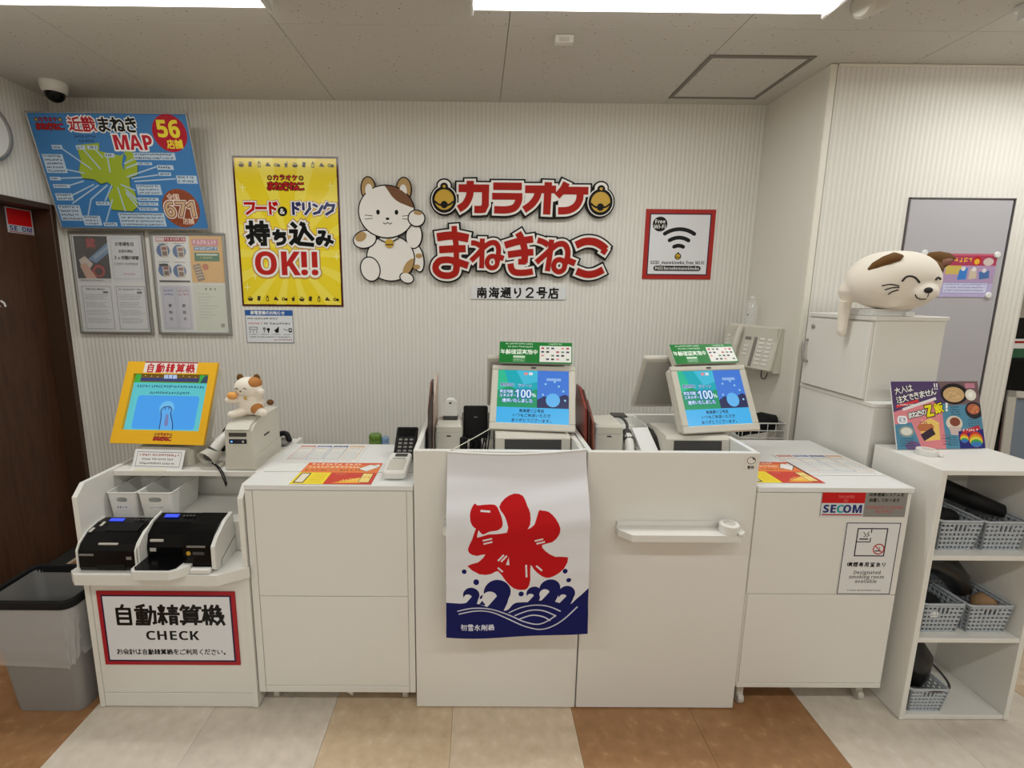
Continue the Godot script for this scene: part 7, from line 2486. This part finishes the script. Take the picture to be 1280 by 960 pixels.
# a plain seated lucky cat cut from board: white with tan and brown markings
func cat_sign() -> void:
	var t := placed("cat_sign", "white lucky cat cut-out sign with brown markings left of the red letters", "sign", Vector3(-0.51, 1.6, BACK))
	var k := 0.000684
	var cv := func(x: float, y: float) -> Vector2:
		return Vector2(-0.749 + x * k, 2.242 - y * k)
	var z := BACK + 0.006
	var back := MB.new()
	var made := {}
	# [name, centre, radii, turn, layer]
	var shapes := [["tail", 592, 712, 42, 105, 0.15, 0], ["body", 362, 712, 196, 182, 0.0, 1], ["foot", 190, 802, 76, 96, 0.25, 2], ["foot", 495, 872, 54, 38, -0.3, 2], ["arm", 152, 560, 92, 66, 0.25, 3], ["arm", 560, 530, 62, 96, -0.1, 1], ["ear", 192, 158, 54, 88, 0.0, 4], ["ear", 484, 160, 56, 88, 0.0, 4], ["head", 338, 338, 226, 204, 0.0, 5], ["paw", 584, 388, 64, 60, 0.0, 6]]
	for s in shapes:
		var p := oval(cv.call(s[1], s[2]), s[3] * k, s[4] * k, 32, s[5])
		var pb := oval(cv.call(s[1], s[2]), (s[3] + 10) * k, (s[4] + 10) * k, 32, s[5])
		var d: float = z + 0.02 + s[6] * 0.0012
		back.prism(pb, z if s[6] < 2 else z + 0.018, d)
		var m: Material = M.tan if s[0] == "ear" else M.sign_white
		made[s[0] + str(s[1])] = piece(t, s[0], MB.new().prism(p, d + 0.0001, d + 0.0007), m)
	piece(t, "backing", back, M.sign_black, "black outline board")
	var top := z + 0.02 + 5 * 0.0012 + 0.0008
	for e in [[198, 172], [478, 174]]:
		piece(made["ear192" if e[0] == 198 else "ear484"], "ear_lining", MB.new().prism(oval(cv.call(e[0], e[1]), 30 * k, 52 * k, 20), z + 0.0257, z + 0.0262), M.sign_white)
	var inside := func(a: PackedVector2Array, b: PackedVector2Array) -> PackedVector2Array:
		var o := Geometry2D.intersect_polygons(a, b)
		return o[0] if o.size() else a
	var patch := PackedVector2Array()
	for q in [[336, 100], [360, 180], [410, 240], [480, 278], [600, 300], [600, 120]]:
		patch.append(cv.call(q[0], q[1]))
	piece(t, "patch", MB.new().prism(inside.call(oval(cv.call(338, 338), 226 * k, 204 * k, 40), smooth(patch, 4, true)), top, top + 0.0003), M.brown, "brown patch over the right ear")
	piece(t, "patch", MB.new().prism(inside.call(oval(cv.call(362, 712), 196 * k, 182 * k, 40), oval(cv.call(530, 800), 60 * k, 96 * k, 24, -0.5)), z + 0.022, z + 0.0225), M.tan, "tan patch on the hip")
	piece(t, "patch", MB.new().prism(oval(cv.call(120, 540), 50 * k, 36 * k, 20, 0.5), z + 0.0245, z + 0.0248), M.tan, "tan patch on the arm")
	for e in [[600, 690], [580, 780]]:
		piece(made["tail592"], "tail_band", MB.new().prism(oval(cv.call(e[0], e[1]), 30 * k, 20 * k, 16), z + 0.0208, z + 0.0213), M.tan)
	piece(t, "patch", MB.new().prism(oval(cv.call(596, 346), 36 * k, 16 * k, 16, -0.1), z + 0.028, z + 0.0284), M.tan)
	for e in [268, 420]:
		piece(made["head338"], "eye", MB.new().prism(oval(cv.call(e, 342), 15 * k, 20 * k, 16), top, top + 0.0004), M.sign_black)
	piece(made["head338"], "nose", MB.new().prism(oval(cv.call(345, 394), 16 * k, 10 * k, 12), top, top + 0.0004), M.sign_black)
	var mouth := PackedVector2Array()
	for q in [[308, 424], [326, 436], [345, 424], [364, 436], [382, 424]]:
		mouth.append(cv.call(q[0], q[1]))
	piece(made["head338"], "mouth", MB.new().stroke(smooth(mouth, 4), 6 * k, top, top + 0.0004), M.sign_black)
	for w in [[158, 366, 222, 372], [158, 398, 222, 392], [466, 372, 520, 366], [466, 392, 520, 398]]:
		piece(made["head338"], "whisker", MB.new().stroke(PackedVector2Array([cv.call(w[0], w[1]), cv.call(w[2], w[3])]), 5 * k, top, top + 0.0004), M.sign_black)
	piece(t, "collar", MB.new().stroke(smooth(PackedVector2Array([cv.call(250, 545), cv.call(345, 585), cv.call(440, 545)]), 5), 9 * k, z + 0.0266, z + 0.0275), M.sign_black)
	piece(t, "bell", MB.new().prism(oval(cv.call(356, 592), 36 * k, 36 * k, 20), z + 0.0276, z + 0.0286), M.gold, "gold bell")
	piece(t, "bell_band", MB.new().stroke(PackedVector2Array([cv.call(322, 602), cv.call(390, 602)]), 8 * k, z + 0.0287, z + 0.0291), M.sign_black)


# ---------------------------------------------------------------- till terminals
func till(label: String, card_label: String, at: Vector3, nn: Vector3, foot_x: float, foot_w: float, card_at: Vector3, card_n: Vector3) -> void:
	var t := placed("till_terminal", label, "till", Vector3(at.x, 0.9, at.z), "till terminals on the tall counter")
	var xf := facing(nn, at)
	var w := 0.336
	var h := 0.27
	var b := MB.new()
	b.xf = xf
	# bezel in four bars round the screen, housing behind
	var sx := 0.142
	var sy0 := -0.107
	var sy1 := 0.115
	b.slab(Vector3(-w / 2, -h / 2, -0.016), Vector3(w / 2, sy0, 0.0), 0.003)
	b.slab(Vector3(-w / 2, sy1, -0.016), Vector3(w / 2, h / 2, 0.0), 0.003)
	b.slab(Vector3(-w / 2, sy0, -0.016), Vector3(-sx, sy1, 0.0), 0.003)
	b.slab(Vector3(sx, sy0, -0.016), Vector3(w / 2, sy1, 0.0), 0.003)
	var front := piece(t, "bezel", b, M.cream_plastic)
	var hs := MB.new()
	hs.xf = xf
	hs.box(Vector3(0, 0, -0.036), Vector3(w - 0.006, h - 0.006, 0.038), 0.01)
	piece(t, "housing", hs, M.cream_plastic)
	var sc := MB.new()
	sc.xf = xf
	sc.quad_uv(Vector3(-sx - 0.002, sy0 - 0.002, -0.005), Vector3(sx + 0.002, sy0 - 0.002, -0.005), Vector3(sx + 0.002, sy1 + 0.002, -0.005), Vector3(-sx - 0.002, sy1 + 0.002, -0.005))
	piece(t, "screen", sc, screen_mat(till_screen(), 0.85), "lit blue and green screen")
	glow(t, xf, Vector2(2 * sx, sy1 - sy0), rgb(120, 190, 245), 0.01)
	var mk := MB.new()
	mk.xf = xf
	mk.box(Vector3(0, (sy1 + h / 2) / 2, 0.0008), Vector3(0.02, 0.006, 0.0016))
	piece(front, "maker_mark", mk, M.dark_grey)
	# foot with a dark recess, rounded towards the staff
	var fx := Transform3D(Basis(), Vector3(foot_x, 0.9005, -1.85))
	var ft := MB.new()
	ft.xf = fx
	side_prism(ft, [-0.2, 0.0, 0.085, 0.0, 0.09, 0.012, 0.0815, 0.118, 0.07, 0.13, -0.02, 0.134, -0.12, 0.128, -0.18, 0.09, -0.2, 0.04], -foot_w, foot_w)
	var foot := piece(t, "foot", ft, M.cream_plastic)
	var rc := MB.new()
	rc.xf = fx
	side_prism(rc, [0.0893, 0.03, 0.0905, 0.03, 0.0832, 0.114, 0.082, 0.114], -foot_w * 0.76, foot_w * 0.76)
	piece(foot, "recess", rc, M.dark_grey, "dark grey recess")
	for s in [-1, 1]:
		var sd := MB.new()
		sd.xf = fx
		side_prism(sd, [-0.18, 0.004, 0.05, 0.004, 0.03, 0.06, -0.01, 0.1, -0.06, 0.116, -0.12, 0.11, -0.17, 0.075], s * foot_w - 0.0008, s * foot_w + 0.0008)
		piece(foot, "side_inset", sd, M.dark_grey)
	var nk := MB.new()
	nk.xf = fx
	nk.tube(PackedVector3Array([Vector3(0, 0.1, -0.09), fx.affine_inverse() * (xf * Vector3(0, -0.02, -0.055))]), 0.035, 10)
	piece(t, "neck", nk, M.cream_plastic)
	# the staff's own display, back to back with the first
	var bx := facing(Vector3(nn.x * -0.3, 0.42, -0.9), Vector3(at.x - 0.045 - nn.x * 0.3, at.y + 0.04, at.z - 0.19))
	var bk := MB.new()
	bk.xf = bx
	bk.box(Vector3(0, 0, -0.02), Vector3(0.325, 0.26, 0.024), 0.006)
	var staff := piece(t, "staff_display", bk, M.grey_plastic)
	var bp := MB.new()
	bp.xf = bx
	bp.box(Vector3(0, 0.0, -0.0335), Vector3(0.3, 0.22, 0.003), 0.001)
	piece(staff, "back_cover", bp, mat(rgb(168, 165, 158), 0.5))
	# age check card box standing on the bezel
	var c := placed("age_card", card_label, "card", Vector3(card_at.x, card_at.y - 0.045, card_at.z), "green age check cards on the tills")
	var cx := facing(card_n, card_at)
	piece_of(c, "card", printed(0.294, 0.09, 0.002, print_mat(age_card(), 0.35), M.paper, Rect2(0, 0, 1, 1), cx))
	var cb := MB.new()
	cb.xf = cx
	cb.box(Vector3(0, -0.003, -0.017), Vector3(0.29, 0.08, 0.03), 0.002)
	piece(c, "holder", cb, M.cream_plastic)


func build_tills() -> void:
	till("left till terminal standing behind the ice banner", "green age check card on the left till", Vector3(0.222, 1.158, -1.868), Vector3(-0.1, 0.5, 0.857), 0.216, 0.143, Vector3(0.237, 1.327, -1.942), Vector3(-0.1, 0.42, 0.9))
	till("right till terminal turned towards the right low counter", "green age check card on the right till", Vector3(0.9425, 1.165, -1.85), Vector3(0.173, 0.456, 0.873), 0.848, 0.121, Vector3(0.926, 1.329, -1.942), Vector3(0.18, 0.62, 0.77))


# ---------------------------------------------------------------- things on the counters
func build_counter_items() -> void:
	var menu := print_mat(menu_sheet(), 0.35)
	var offer := print_mat(offer_sheet(), 0.35)
	var flat := Basis(Vector3.RIGHT, -PI / 2)
	var lay := func(called: String, label: String, m: Material, w: float, h: float, at: Vector3, turn := 0.0) -> void:
		var t := placed(called, label, "menu", at)
		piece_of(t, "sheet", printed(w, h, 0.0008, m, M.paper, Rect2(0, 0, 1, 1), Transform3D(Basis(Vector3.UP, turn) * flat, at)))
	lay.call("price_sheet", "pale four column price sheet on the left low counter", menu, 0.297, 0.216, Vector3(-0.628, 0.8962, -1.93), 0.0)
	lay.call("offer_sheet", "orange and yellow offer sheet on the left low counter", offer, 0.29, 0.214, Vector3(-0.516, 0.8962, -1.712), 0.0)
	lay.call("price_sheet", "pale four column price sheet on the right low counter", menu, 0.29, 0.232, Vector3(1.396, 0.9012, -1.828), 0.0)
	lay.call("offer_sheet", "orange and yellow offer sheet on the right low counter, partly hidden", offer, 0.262, 0.216, Vector3(1.127, 0.9012, -1.742), 0.0)
	# white card tray and dark number pad at the left counter's end
	var t := placed("card_reader", "white tray-shaped card reader on the left low counter", "card reader", Vector3(-0.298, 0.895, -1.72))
	var b := MB.new()
	b.xf = Transform3D(Basis(Vector3.RIGHT, 0.07), Vector3(-0.297, 0.9045, -1.735))
	b.loft([flat_ring(0.076, 0.17, 0.012, 0.0), flat_ring(0.086, 0.18, 0.014, 0.008), flat_ring(0.086, 0.18, 0.014, 0.024), flat_ring(0.08, 0.174, 0.012, 0.029)], true, false)
	var shell := piece(t, "body", b, M.white_plastic)
	b = MB.new()
	b.xf = Transform3D(Basis(Vector3.RIGHT, 0.07), Vector3(-0.297, 0.9345, -1.735))
	b.box(Vector3(0.0, 0, 0.025), Vector3(0.062, 0.0015, 0.09), 0.0006)
	piece(shell, "touch_pad", b, M.grey_plastic)
	b = MB.new()
	b.xf = Transform3D(Basis(Vector3.RIGHT, 0.07), Vector3(-0.297, 0.9345, -1.735))
	b.box(Vector3(0.004, 0, -0.062), Vector3(0.048, 0.0015, 0.028), 0.0006)
	piece(shell, "display", b, M.dark_grey)
	b = MB.new()
	b.xf = Transform3D(Basis(Vector3.RIGHT, 0.07), Vector3(-0.297, 0.9345, -1.735))
	b.box(Vector3(0.0, 0.0005, -0.03), Vector3(0.05, 0.0015, 0.004), 0.0)
	piece(shell, "slot", b, M.mid_grey)
	t = placed("number_pad", "black payment number pad standing behind the white card reader", "card reader", Vector3(-0.3, 0.895, -1.88))
	var nx := facing(Vector3(0.0, 0.78, 0.62), Vector3(-0.288, 0.958, -1.89))
	b = MB.new()
	b.xf = nx
	b.box(Vector3(0, 0, 0), Vector3(0.088, 0.15, 0.022), 0.005)
	var pad := piece(t, "body", b, M.black)
	b = MB.new()
	b.xf = nx
	b.box(Vector3(0, 0.045, 0.0115), Vector3(0.07, 0.038, 0.002), 0.0)
	piece(pad, "display", b, M.gloss_black)
	for i in 3:
		for j in 4:
			b = MB.new()
			b.xf = nx
			b.box(Vector3(-0.022 + i * 0.022, 0.008 - j * 0.018, 0.012), Vector3(0.014, 0.009, 0.004), 0.001)
			piece(pad, "key", b, M.mid_grey)
	piece(t, "stand", S(-0.31, 0.8955, -1.915, -0.266, 0.95, -1.885, 0.002), M.black)
	# green and blue bottles standing behind the counter
	for q in [["green spray bottle cap showing behind the left low counter", -0.492, 0.032, rgb(84, 116, 30), 0.885], ["small blue bottle next to the green one behind the counter", -0.445, 0.02, rgb(112, 138, 168), 0.87]]:
		var p := placed("bottle", q[0], "bottle", Vector3(q[1], 0.8, -2.25))
		var r: float = q[2]
		b = MB.new()
		b.xf = Transform3D(Basis(), Vector3(q[1], 0.8005, -2.25))
		var hh: float = q[4] - 0.8
		b.lathe([Vector2(0, 0), Vector2(r, 0), Vector2(r, hh * 0.62), Vector2(r * 0.93, hh * 0.66), Vector2(r * 0.93, hh * 0.72), Vector2(r, hh * 0.76), Vector2(r * 0.96, hh * 0.92), Vector2(r * 0.8, hh), Vector2(0, hh)], 20)
		piece(p, "body", b, mat(q[3], 0.35))
	# on the left tall counter: receipt printer, scanner, card reader, folders, leads
	till_printer("cream receipt printer under the white scanner on the left tall counter", -0.114, -1.965, 0.112, 0.15, 1.035)
	t = placed("desk_scanner", "white arched scanner with a dark foot on the cream printer", "scanner", Vector3(-0.112, 1.036, -1.99))
	var arch := PackedVector2Array([Vector2(-0.03, 0.016), Vector2(0.03, 0.016)])
	for i in 13:
		var a := PI * i / 12.0
		arch.append(Vector2(cos(a) * 0.029, 0.056 + sin(a) * 0.03))
	b = MB.new()
	b.xf = Transform3D(Basis(), Vector3(-0.112, 1.037, -1.99))
	b.prism(arch, -0.022, 0.022)
	piece(t, "body", b, M.white_plastic)
	piece(t, "foot", MB.new().slab(Vector3(-0.143, 1.0365, -2.016), Vector3(-0.081, 1.0525, -1.964), 0.003), M.dark_grey)
	piece(t, "lens", MB.new().ball(Vector3(-0.112, 1.108, -1.968), Vector3(0.006, 0.004, 0.0015), 10, 6), M.black)
	t = placed("customer_reader", "black square card reader panel beside the left till", "card reader", Vector3(-0.005, 0.9, -1.99))
	nx = facing(Vector3(0.0, 0.22, 0.97), Vector3(-0.005, 1.022, -1.99))
	b = MB.new()
	b.xf = nx
	b.box(Vector3(0, 0, 0), Vector3(0.104, 0.138, 0.022), 0.006)
	piece(t, "panel", b, M.black)
	b = MB.new()
	b.xf = nx
	b.box(Vector3(0, 0.02, 0.0115), Vector3(0.014, 0.004, 0.001))
	piece(t, "mark", b, M.mid_grey)
	for s in [-1, 1]:
		b = MB.new()
		b.xf = nx
		b.box(Vector3(s * 0.056, -0.01, -0.004), Vector3(0.006, 0.1, 0.02), 0.002)
		piece(t, "bracket", b, M.mid_grey)
	piece(t, "stand", S(-0.03, 0.9005, -2.02, 0.02, 0.962, -1.99, 0.002), M.black)
	solo("power_adapter", "small black power adapter beside the cream printer", "adapter", [[S(-0.068, 0.9005, -1.93, -0.038, 0.985, -1.88, 0.004), M.black]])
	t = placed("power_leads", "tangled black leads in front of the left till", "cable", Vector3(0.02, 0.9, -1.85))
	for k in 3:
		piece(t, "lead", MB.new().tube(smooth3([Vector3(-0.055 + k * 0.025, 0.904, -1.86), Vector3(-0.035 + k * 0.025, 0.985 + k * 0.012, -1.87), Vector3(0.0 + k * 0.018, 0.97, -1.86), Vector3(-0.015 + k * 0.025, 0.93, -1.85), Vector3(0.02 + k * 0.012, 0.94, -1.86), Vector3(0.035 + k * 0.01, 1.01, -1.9)]), 0.0028, 6), M.rubber)
	var fold := [["clear menu folder with a brown spine on the left tall counter", -0.195, 1.19, rgb(96, 62, 48), -1.98], ["dark menu folder standing next to the clear one", -0.186, 1.15, rgb(46, 38, 36), -1.9], ["tan menu folder standing nearest the cream printer", -0.177, 1.21, rgb(190, 168, 152), -2.02]]
	for q in fold:
		b = MB.new()
		side_prism(b, [q[4] - 0.1, 0.9005, q[4] + 0.12, 0.9005, q[4] + 0.09, q[2] - 0.09, q[4] - 0.03, q[2], q[4] - 0.1, q[2]], q[1] - 0.0035, q[1] + 0.0035)
		solo("menu_folder", q[0], "folder", [[b, mat(q[3], 0.4)]], "menu folders by the tills")
	# on the right tall counter
	fold = [["red menu folder at the left end of the right tall counter", 0.416, 1.195, rgb(126, 44, 30), -1.84], ["dark red menu folder in the middle of the upright folders", 0.427, 1.185, rgb(70, 30, 26), -1.83], ["brown menu folder nearest the right cream printer", 0.438, 1.15, rgb(120, 70, 52), -1.8], ["blue and white folder at the end of the upright folders", 0.452, 1.12, rgb(36, 48, 120), -1.86]]
	for q in fold:
		b = MB.new()
		side_prism(b, [q[4] - 0.12, 0.9005, q[4] + 0.1, 0.9005, q[4] + 0.06, q[2] - 0.06, q[4] - 0.06, q[2], q[4] - 0.12, q[2]], q[1] - 0.0038, q[1] + 0.0038)
		solo("menu_folder", q[0], "folder", [[b, mat(q[3], 0.35)]], "menu folders by the tills")
	till_printer("cream receipt printer at the left end of the right tall counter", 0.522, -1.9, 0.112, 0.16, 1.06)
	t = placed("hand_scanner", "white hand scanner on a dark bracket between printer and right till", "scanner", Vector3(0.62, 0.9, -1.85))
	piece(t, "grip", MB.new().tube(smooth3([Vector3(0.598, 0.902, -1.79), Vector3(0.604, 0.95, -1.81), Vector3(0.61, 0.99, -1.85), Vector3(0.612, 1.0, -1.88)]), 0.018, 12), M.white_plastic)
	piece(t, "collar", MB.new().tube(PackedVector3Array([Vector3(0.61, 0.985, -1.845), Vector3(0.613, 1.006, -1.9)]), 0.021, 12), M.dark_grey)
	piece(t, "bracket_arm", MB.new().tube(smooth3([Vector3(0.615, 1.0, -1.9), Vector3(0.625, 1.03, -1.93), Vector3(0.615, 1.05, -1.96), Vector3(0.6, 1.055, -1.97)]), 0.006, 8), M.dark_grey)
	piece(t, "bracket_plate", S(0.575, 1.052, -2.02, 0.635, 1.06, -1.96, 0.002), M.dark_grey)
	t = placed("paper_block", "white paper slips standing by the right till", "paper", Vector3(0.68, 0.9, -1.83))
	b = MB.new()
	b.xf = facing(Vector3(0.1, 0.8, 0.6), Vector3(0.675, 0.985, -1.85))
	b.box(Vector3.ZERO, Vector3(0.07, 0.13, 0.012), 0.001)
	piece(t, "slips", b, M.paper)
	piece(t, "tray", S(0.64, 0.9005, -1.9, 0.712, 0.96, -1.83, 0.002), M.white_plastic)
	t = placed("paper_tray", "white open document tray at the back of the right tall counter", "tray", Vector3(0.67, 0.9, -2.05))
	piece(t, "bottom", S(0.57, 0.97, -2.13, 0.72, 0.978, -1.95, 0.001), M.white_plastic)
	piece(t, "wall", S(0.57, 0.978, -2.13, 0.577, 1.02, -1.95, 0.001), M.white_plastic)
	piece(t, "wall", S(0.577, 0.978, -2.13, 0.72, 1.02, -2.123, 0.001), M.white_plastic)
	piece(t, "wall", S(0.713, 0.978, -2.123, 0.72, 1.02, -1.95, 0.001), M.white_plastic)
	piece(t, "foot", S(0.585, 0.9005, -2.12, 0.71, 0.9695, -1.96, 0.001), M.white_plastic)
	# round reel with its tether on the ledge, and the reception sticker
	reel("round white reel on the ledge of the right tall counter", Vector3(0.879, 0.7555, -1.553), 0.033, 0.03)
	t = placed("corner_sticker", "small round reception sticker at the tall counter's upper right corner", "sticker", Vector3(0.96, 0.99, -1.6))
	piece_of(t, "sheet", printed(0.046, 0.052, 0.0005, print_mat(corner_sticker(), 0.4), M.paper, Rect2(0, 0, 1, 1), Transform3D(Basis(), Vector3(0.96, 0.99, -1.5994))))
	# wall phone console on the alcove wall, bottle on top of it
	wall_phone()
	t = placed("wire_basket", "white wire basket holding a black bag on the alcove wall", "basket", Vector3(1.47, 0.8, -2.42))
	b = MB.new()
	for j in 4:
		var y := 0.8 + j * 0.039
		b.tube(PackedVector3Array([Vector3(1.365, y, -2.5), Vector3(1.365, y, -2.38), Vector3(1.582, y, -2.38), Vector3(1.582, y, -2.5)]), 0.0028 if j < 3 else 0.004, 6)
	for i in 6:
		var x := 1.367 + i * 0.0425
		b.tube(PackedVector3Array([Vector3(x, 0.918, -2.38), Vector3(x, 0.8, -2.38), Vector3(x, 0.8, -2.5)]), 0.002, 5)
	for i in 3:
		var z := -2.41 - i * 0.035
		b.tube(PackedVector3Array([Vector3(1.365, 0.918, z), Vector3(1.365, 0.8, z)]), 0.002, 5)
	piece(t, "wires", b, M.white)
	solo("black_bag", "black bag folded in the white wire basket", "bag", [[pouch(MB.new(), [Vector3(1.38, 0.83, -2.44), Vector3(1.39, 0.87, -2.44), Vector3(1.44, 0.895, -2.44), Vector3(1.5, 0.905, -2.44), Vector3(1.55, 0.9, -2.44), Vector3(1.565, 0.88, -2.44)], [0.01, 0.042, 0.052, 0.054, 0.048, 0.01]), M.rubber]])


func till_printer(label: String, x: float, z: float, w: float, d: float, top: float) -> void:
	var t := placed("slip_printer", label, "printer", Vector3(x, 0.9, z), "cream slip printers")
	var b := MB.new()
	var h := top - 0.9005
	b.loft([flat_ring(w, d, 0.008, 0.9005, Vector2(x, z)), flat_ring(w, d, 0.008, 0.9005 + h * 0.76, Vector2(x, z))], true, false)
	piece(t, "body", b, M.cream_plastic)
	b = MB.new()
	b.loft([flat_ring(w - 0.003, d - 0.003, 0.008, 0.9015 + h * 0.76, Vector2(x, z)), flat_ring(w - 0.003, d - 0.003, 0.008, 0.9005 + h * 0.93, Vector2(x, z)), flat_ring(w - 0.016, d - 0.018, 0.01, top, Vector2(x, z))], true, false)
	piece(t, "lid", b, M.cream_plastic)
	piece(t, "mark", S(x - 0.009, top - 0.05, z + d / 2 - 0.0005, x + 0.009, top - 0.044, z + d / 2 + 0.0008, 0.0), M.dark_grey)


func wall_phone() -> void:
	var t := placed("phone_console", "cream phone console with rows of keys on the alcove wall", "telephone", Vector3(1.49, 1.2, -2.58))
	var tr := Vector3(1.565, 1.402, -2.47)
	var tl := Vector3(1.425, 1.412, -2.72)
	var x := (tr - tl).normalized()
	var dn := Vector3(1.53, 1.17, -2.425) - tr
	var y := -(dn - x * dn.dot(x)).normalized()
	var z := x.cross(y).normalized()
	var w := (tr - tl).length()
	var h := 0.235
	var xf := Transform3D(Basis(x, y, z), (tl + tr) / 2 - y * h / 2)
	var shell := MB.new()
	shell.xf = xf
	shell.box(Vector3(0, 0, -0.018), Vector3(w, h, 0.036), 0.006)
	var body := piece(t, "body", shell, M.cream_plastic)
	var box := func(called: String, c: Vector3, s: Vector3, m: Material, bev := 0.002) -> void:
		var b := MB.new()
		b.xf = xf
		b.box(c, s, bev)
		piece(body, called, b, m)
	box.call("strip", Vector3(0.03, 0.0, 0.001), Vector3(0.018, h * 0.9, 0.004), M.mid_grey)
	box.call("display", Vector3(-0.012, 0.06, 0.001), Vector3(0.034, 0.05, 0.003), M.mid_grey)
	for col in 2:
		for j in 9:
			box.call("key", Vector3(0.066 + col * 0.04, 0.09 - j * 0.022, 0.002), Vector3(0.026, 0.012, 0.005), M.white_plastic, 0.001)
	for j in 9:
		box.call("key", Vector3(-0.122, 0.09 - j * 0.022, 0.002), Vector3(0.018, 0.012, 0.005), M.white_plastic, 0.001)
	var hs := MB.new()
	hs.xf = xf
	hs.tube(smooth3([Vector3(-0.06, 0.1, 0.012), Vector3(-0.058, 0.07, 0.026), Vector3(-0.056, 0.0, 0.034), Vector3(-0.058, -0.07, 0.026), Vector3(-0.06, -0.1, 0.012)]), 0.018, 10)
	piece(t, "handset", hs, M.cream_plastic)
	for j in 3:
		box.call("key", Vector3(-0.012, 0.0 - j * 0.022, 0.002), Vector3(0.024, 0.012, 0.005), M.white_plastic, 0.001)
	var wedge := MB.new()
	var p0 := xf * Vector3(-w / 2, -h / 2, -0.036)
	var p1 := xf * Vector3(w / 2, -h / 2, -0.036)
	flat_prism(wedge, [p0.x, p0.z, p1.x, p1.z, 1.5885, p1.z - 0.01, 1.5885, p0.z], 1.16, 1.395)
	piece(t, "bracket", wedge, M.cream_plastic)
	piece(t, "lead", MB.new().tube(smooth3([p1 + Vector3(-0.05, 0.01, -0.02), p1 + Vector3(-0.04, -0.03, -0.03), p1 + Vector3(-0.02, -0.035, -0.03), p1 + Vector3(-0.01, 0.0, -0.03)]), 0.003, 6), M.dark_grey)
	# empty plastic bottle standing on the bracket
	var bt := placed("plastic_bottle", "empty clear plastic bottle on top of the phone console", "bottle", Vector3(1.505, 1.396, -2.66))
	var b := MB.new()
	b.xf = Transform3D(Basis(), Vector3(1.505, 1.3965, -2.655))
	b.lathe([Vector2(0, 0.004), Vector2(0.026, 0.0), Vector2(0.031, 0.006), Vector2(0.031, 0.04), Vector2(0.028, 0.05), Vector2(0.031, 0.06), Vector2(0.031, 0.1), Vector2(0.026, 0.125), Vector2(0.014, 0.142), Vector2(0.012, 0.15)], 20)
	piece(bt, "body", b, M.clear)
	b = MB.new()
	b.xf = Transform3D(Basis(), Vector3(1.505, 1.5465, -2.655))
	b.lathe([Vector2(0, 0.0), Vector2(0.015, 0.0), Vector2(0.015, 0.013), Vector2(0, 0.014)], 16)
	piece(bt, "cap", b, M.white_plastic)
	b = MB.new()
	piece(bt, "label_scrap", MB.new().box(Vector3(1.478, 1.46, -2.638), Vector3(0.006, 0.006, 0.006), 0.001), M.rubber)


# ---------------------------------------------------------------- on the ceiling
func build_ceiling_items() -> void:
	var t := placed("ceiling_hatch", "square grey framed access hatch in the ceiling above the alcove", "hatch", Vector3(1.241, CEIL, -2.525))
	var x0 := 1.006
	var x1 := 1.475
	var z0 := -2.762
	var z1 := -2.291
	var grey := mat(rgb(128, 122, 114), 0.5, 0.3)
	for q in [[x0, z0, x1, z0 + 0.022], [x0, z1 - 0.022, x1, z1], [x0, z0 + 0.022, x0 + 0.022, z1 - 0.022], [x1 - 0.022, z0 + 0.022, x1, z1 - 0.022]]:
		piece(t, "frame_bar", S(q[0], CEIL - 0.005, q[1], q[2], CEIL - 0.0005, q[3], 0.001), grey)
	piece(t, "panel", S(x0 + 0.023, CEIL - 0.003, z0 + 0.023, x1 - 0.023, CEIL - 0.0005, z1 - 0.023, 0.0005), M.ceiling)
	t = placed("dome_camera", "white dome security camera in the left ceiling corner", "security camera", Vector3(-2.165, CEIL, -2.655))
	var b := MB.new()
	b.xf = Transform3D(Basis(Vector3.RIGHT, PI), Vector3(-2.165, CEIL - 0.0005, -2.655))
	b.lathe([Vector2(0, 0), Vector2(0.06, 0), Vector2(0.06, 0.012), Vector2(0.054, 0.04), Vector2(0.046, 0.05), Vector2(0, 0.05)], 28)
	piece(t, "base", b, M.white_plastic)
	b = MB.new()
	b.ball(Vector3(-2.165, CEIL - 0.052, -2.655), Vector3(0.043, 0.042, 0.043), 20, 12)
	piece(t, "dome", b, M.gloss_black)
	t = placed("ceiling_sensor", "small white box sensor on the ceiling above the wall sign", "sensor", Vector3(0.343, CEIL, -2.15))
	piece(t, "case", S(0.305, CEIL - 0.03, -2.165, 0.381, CEIL - 0.0005, -2.135, 0.003), M.white_plastic)
	piece(t, "lens", S(0.322, CEIL - 0.027, -2.136, 0.362, CEIL - 0.012, -2.1335, 0.001), M.grey_plastic)
	t = placed("ceiling_spotlight", "cream cylindrical ceiling fitting with a dark front near the right lamp", "ceiling fitting", Vector3(1.36, CEIL, -1.83))
	var fx := Transform3D(Basis(Vector3.UP, 0.35) * Basis(Vector3(0, 0, 1), -1.1), Vector3(1.3, 2.545, -1.82))
	b = MB.new()
	b.xf = fx
	b.lathe([Vector2(0, 0), Vector2(0.03, 0), Vector2(0.042, 0.012), Vector2(0.045, 0.03), Vector2(0.045, 0.1), Vector2(0.04, 0.102), Vector2(0.038, 0.09), Vector2(0, 0.088)], 24)
	piece(t, "body", b, M.cream_plastic)
	b = MB.new()
	b.xf = fx
	b.lathe([Vector2(0, 0.089), Vector2(0.036, 0.089), Vector2(0.036, 0.091), Vector2(0, 0.091)], 24)
	piece(t, "front", b, M.black)
	piece(t, "stem", MB.new().tube(PackedVector3Array([Vector3(1.34, CEIL - 0.0005, -1.83), Vector3(1.34, 2.56, -1.83)]), 0.012, 10), M.cream_plastic)
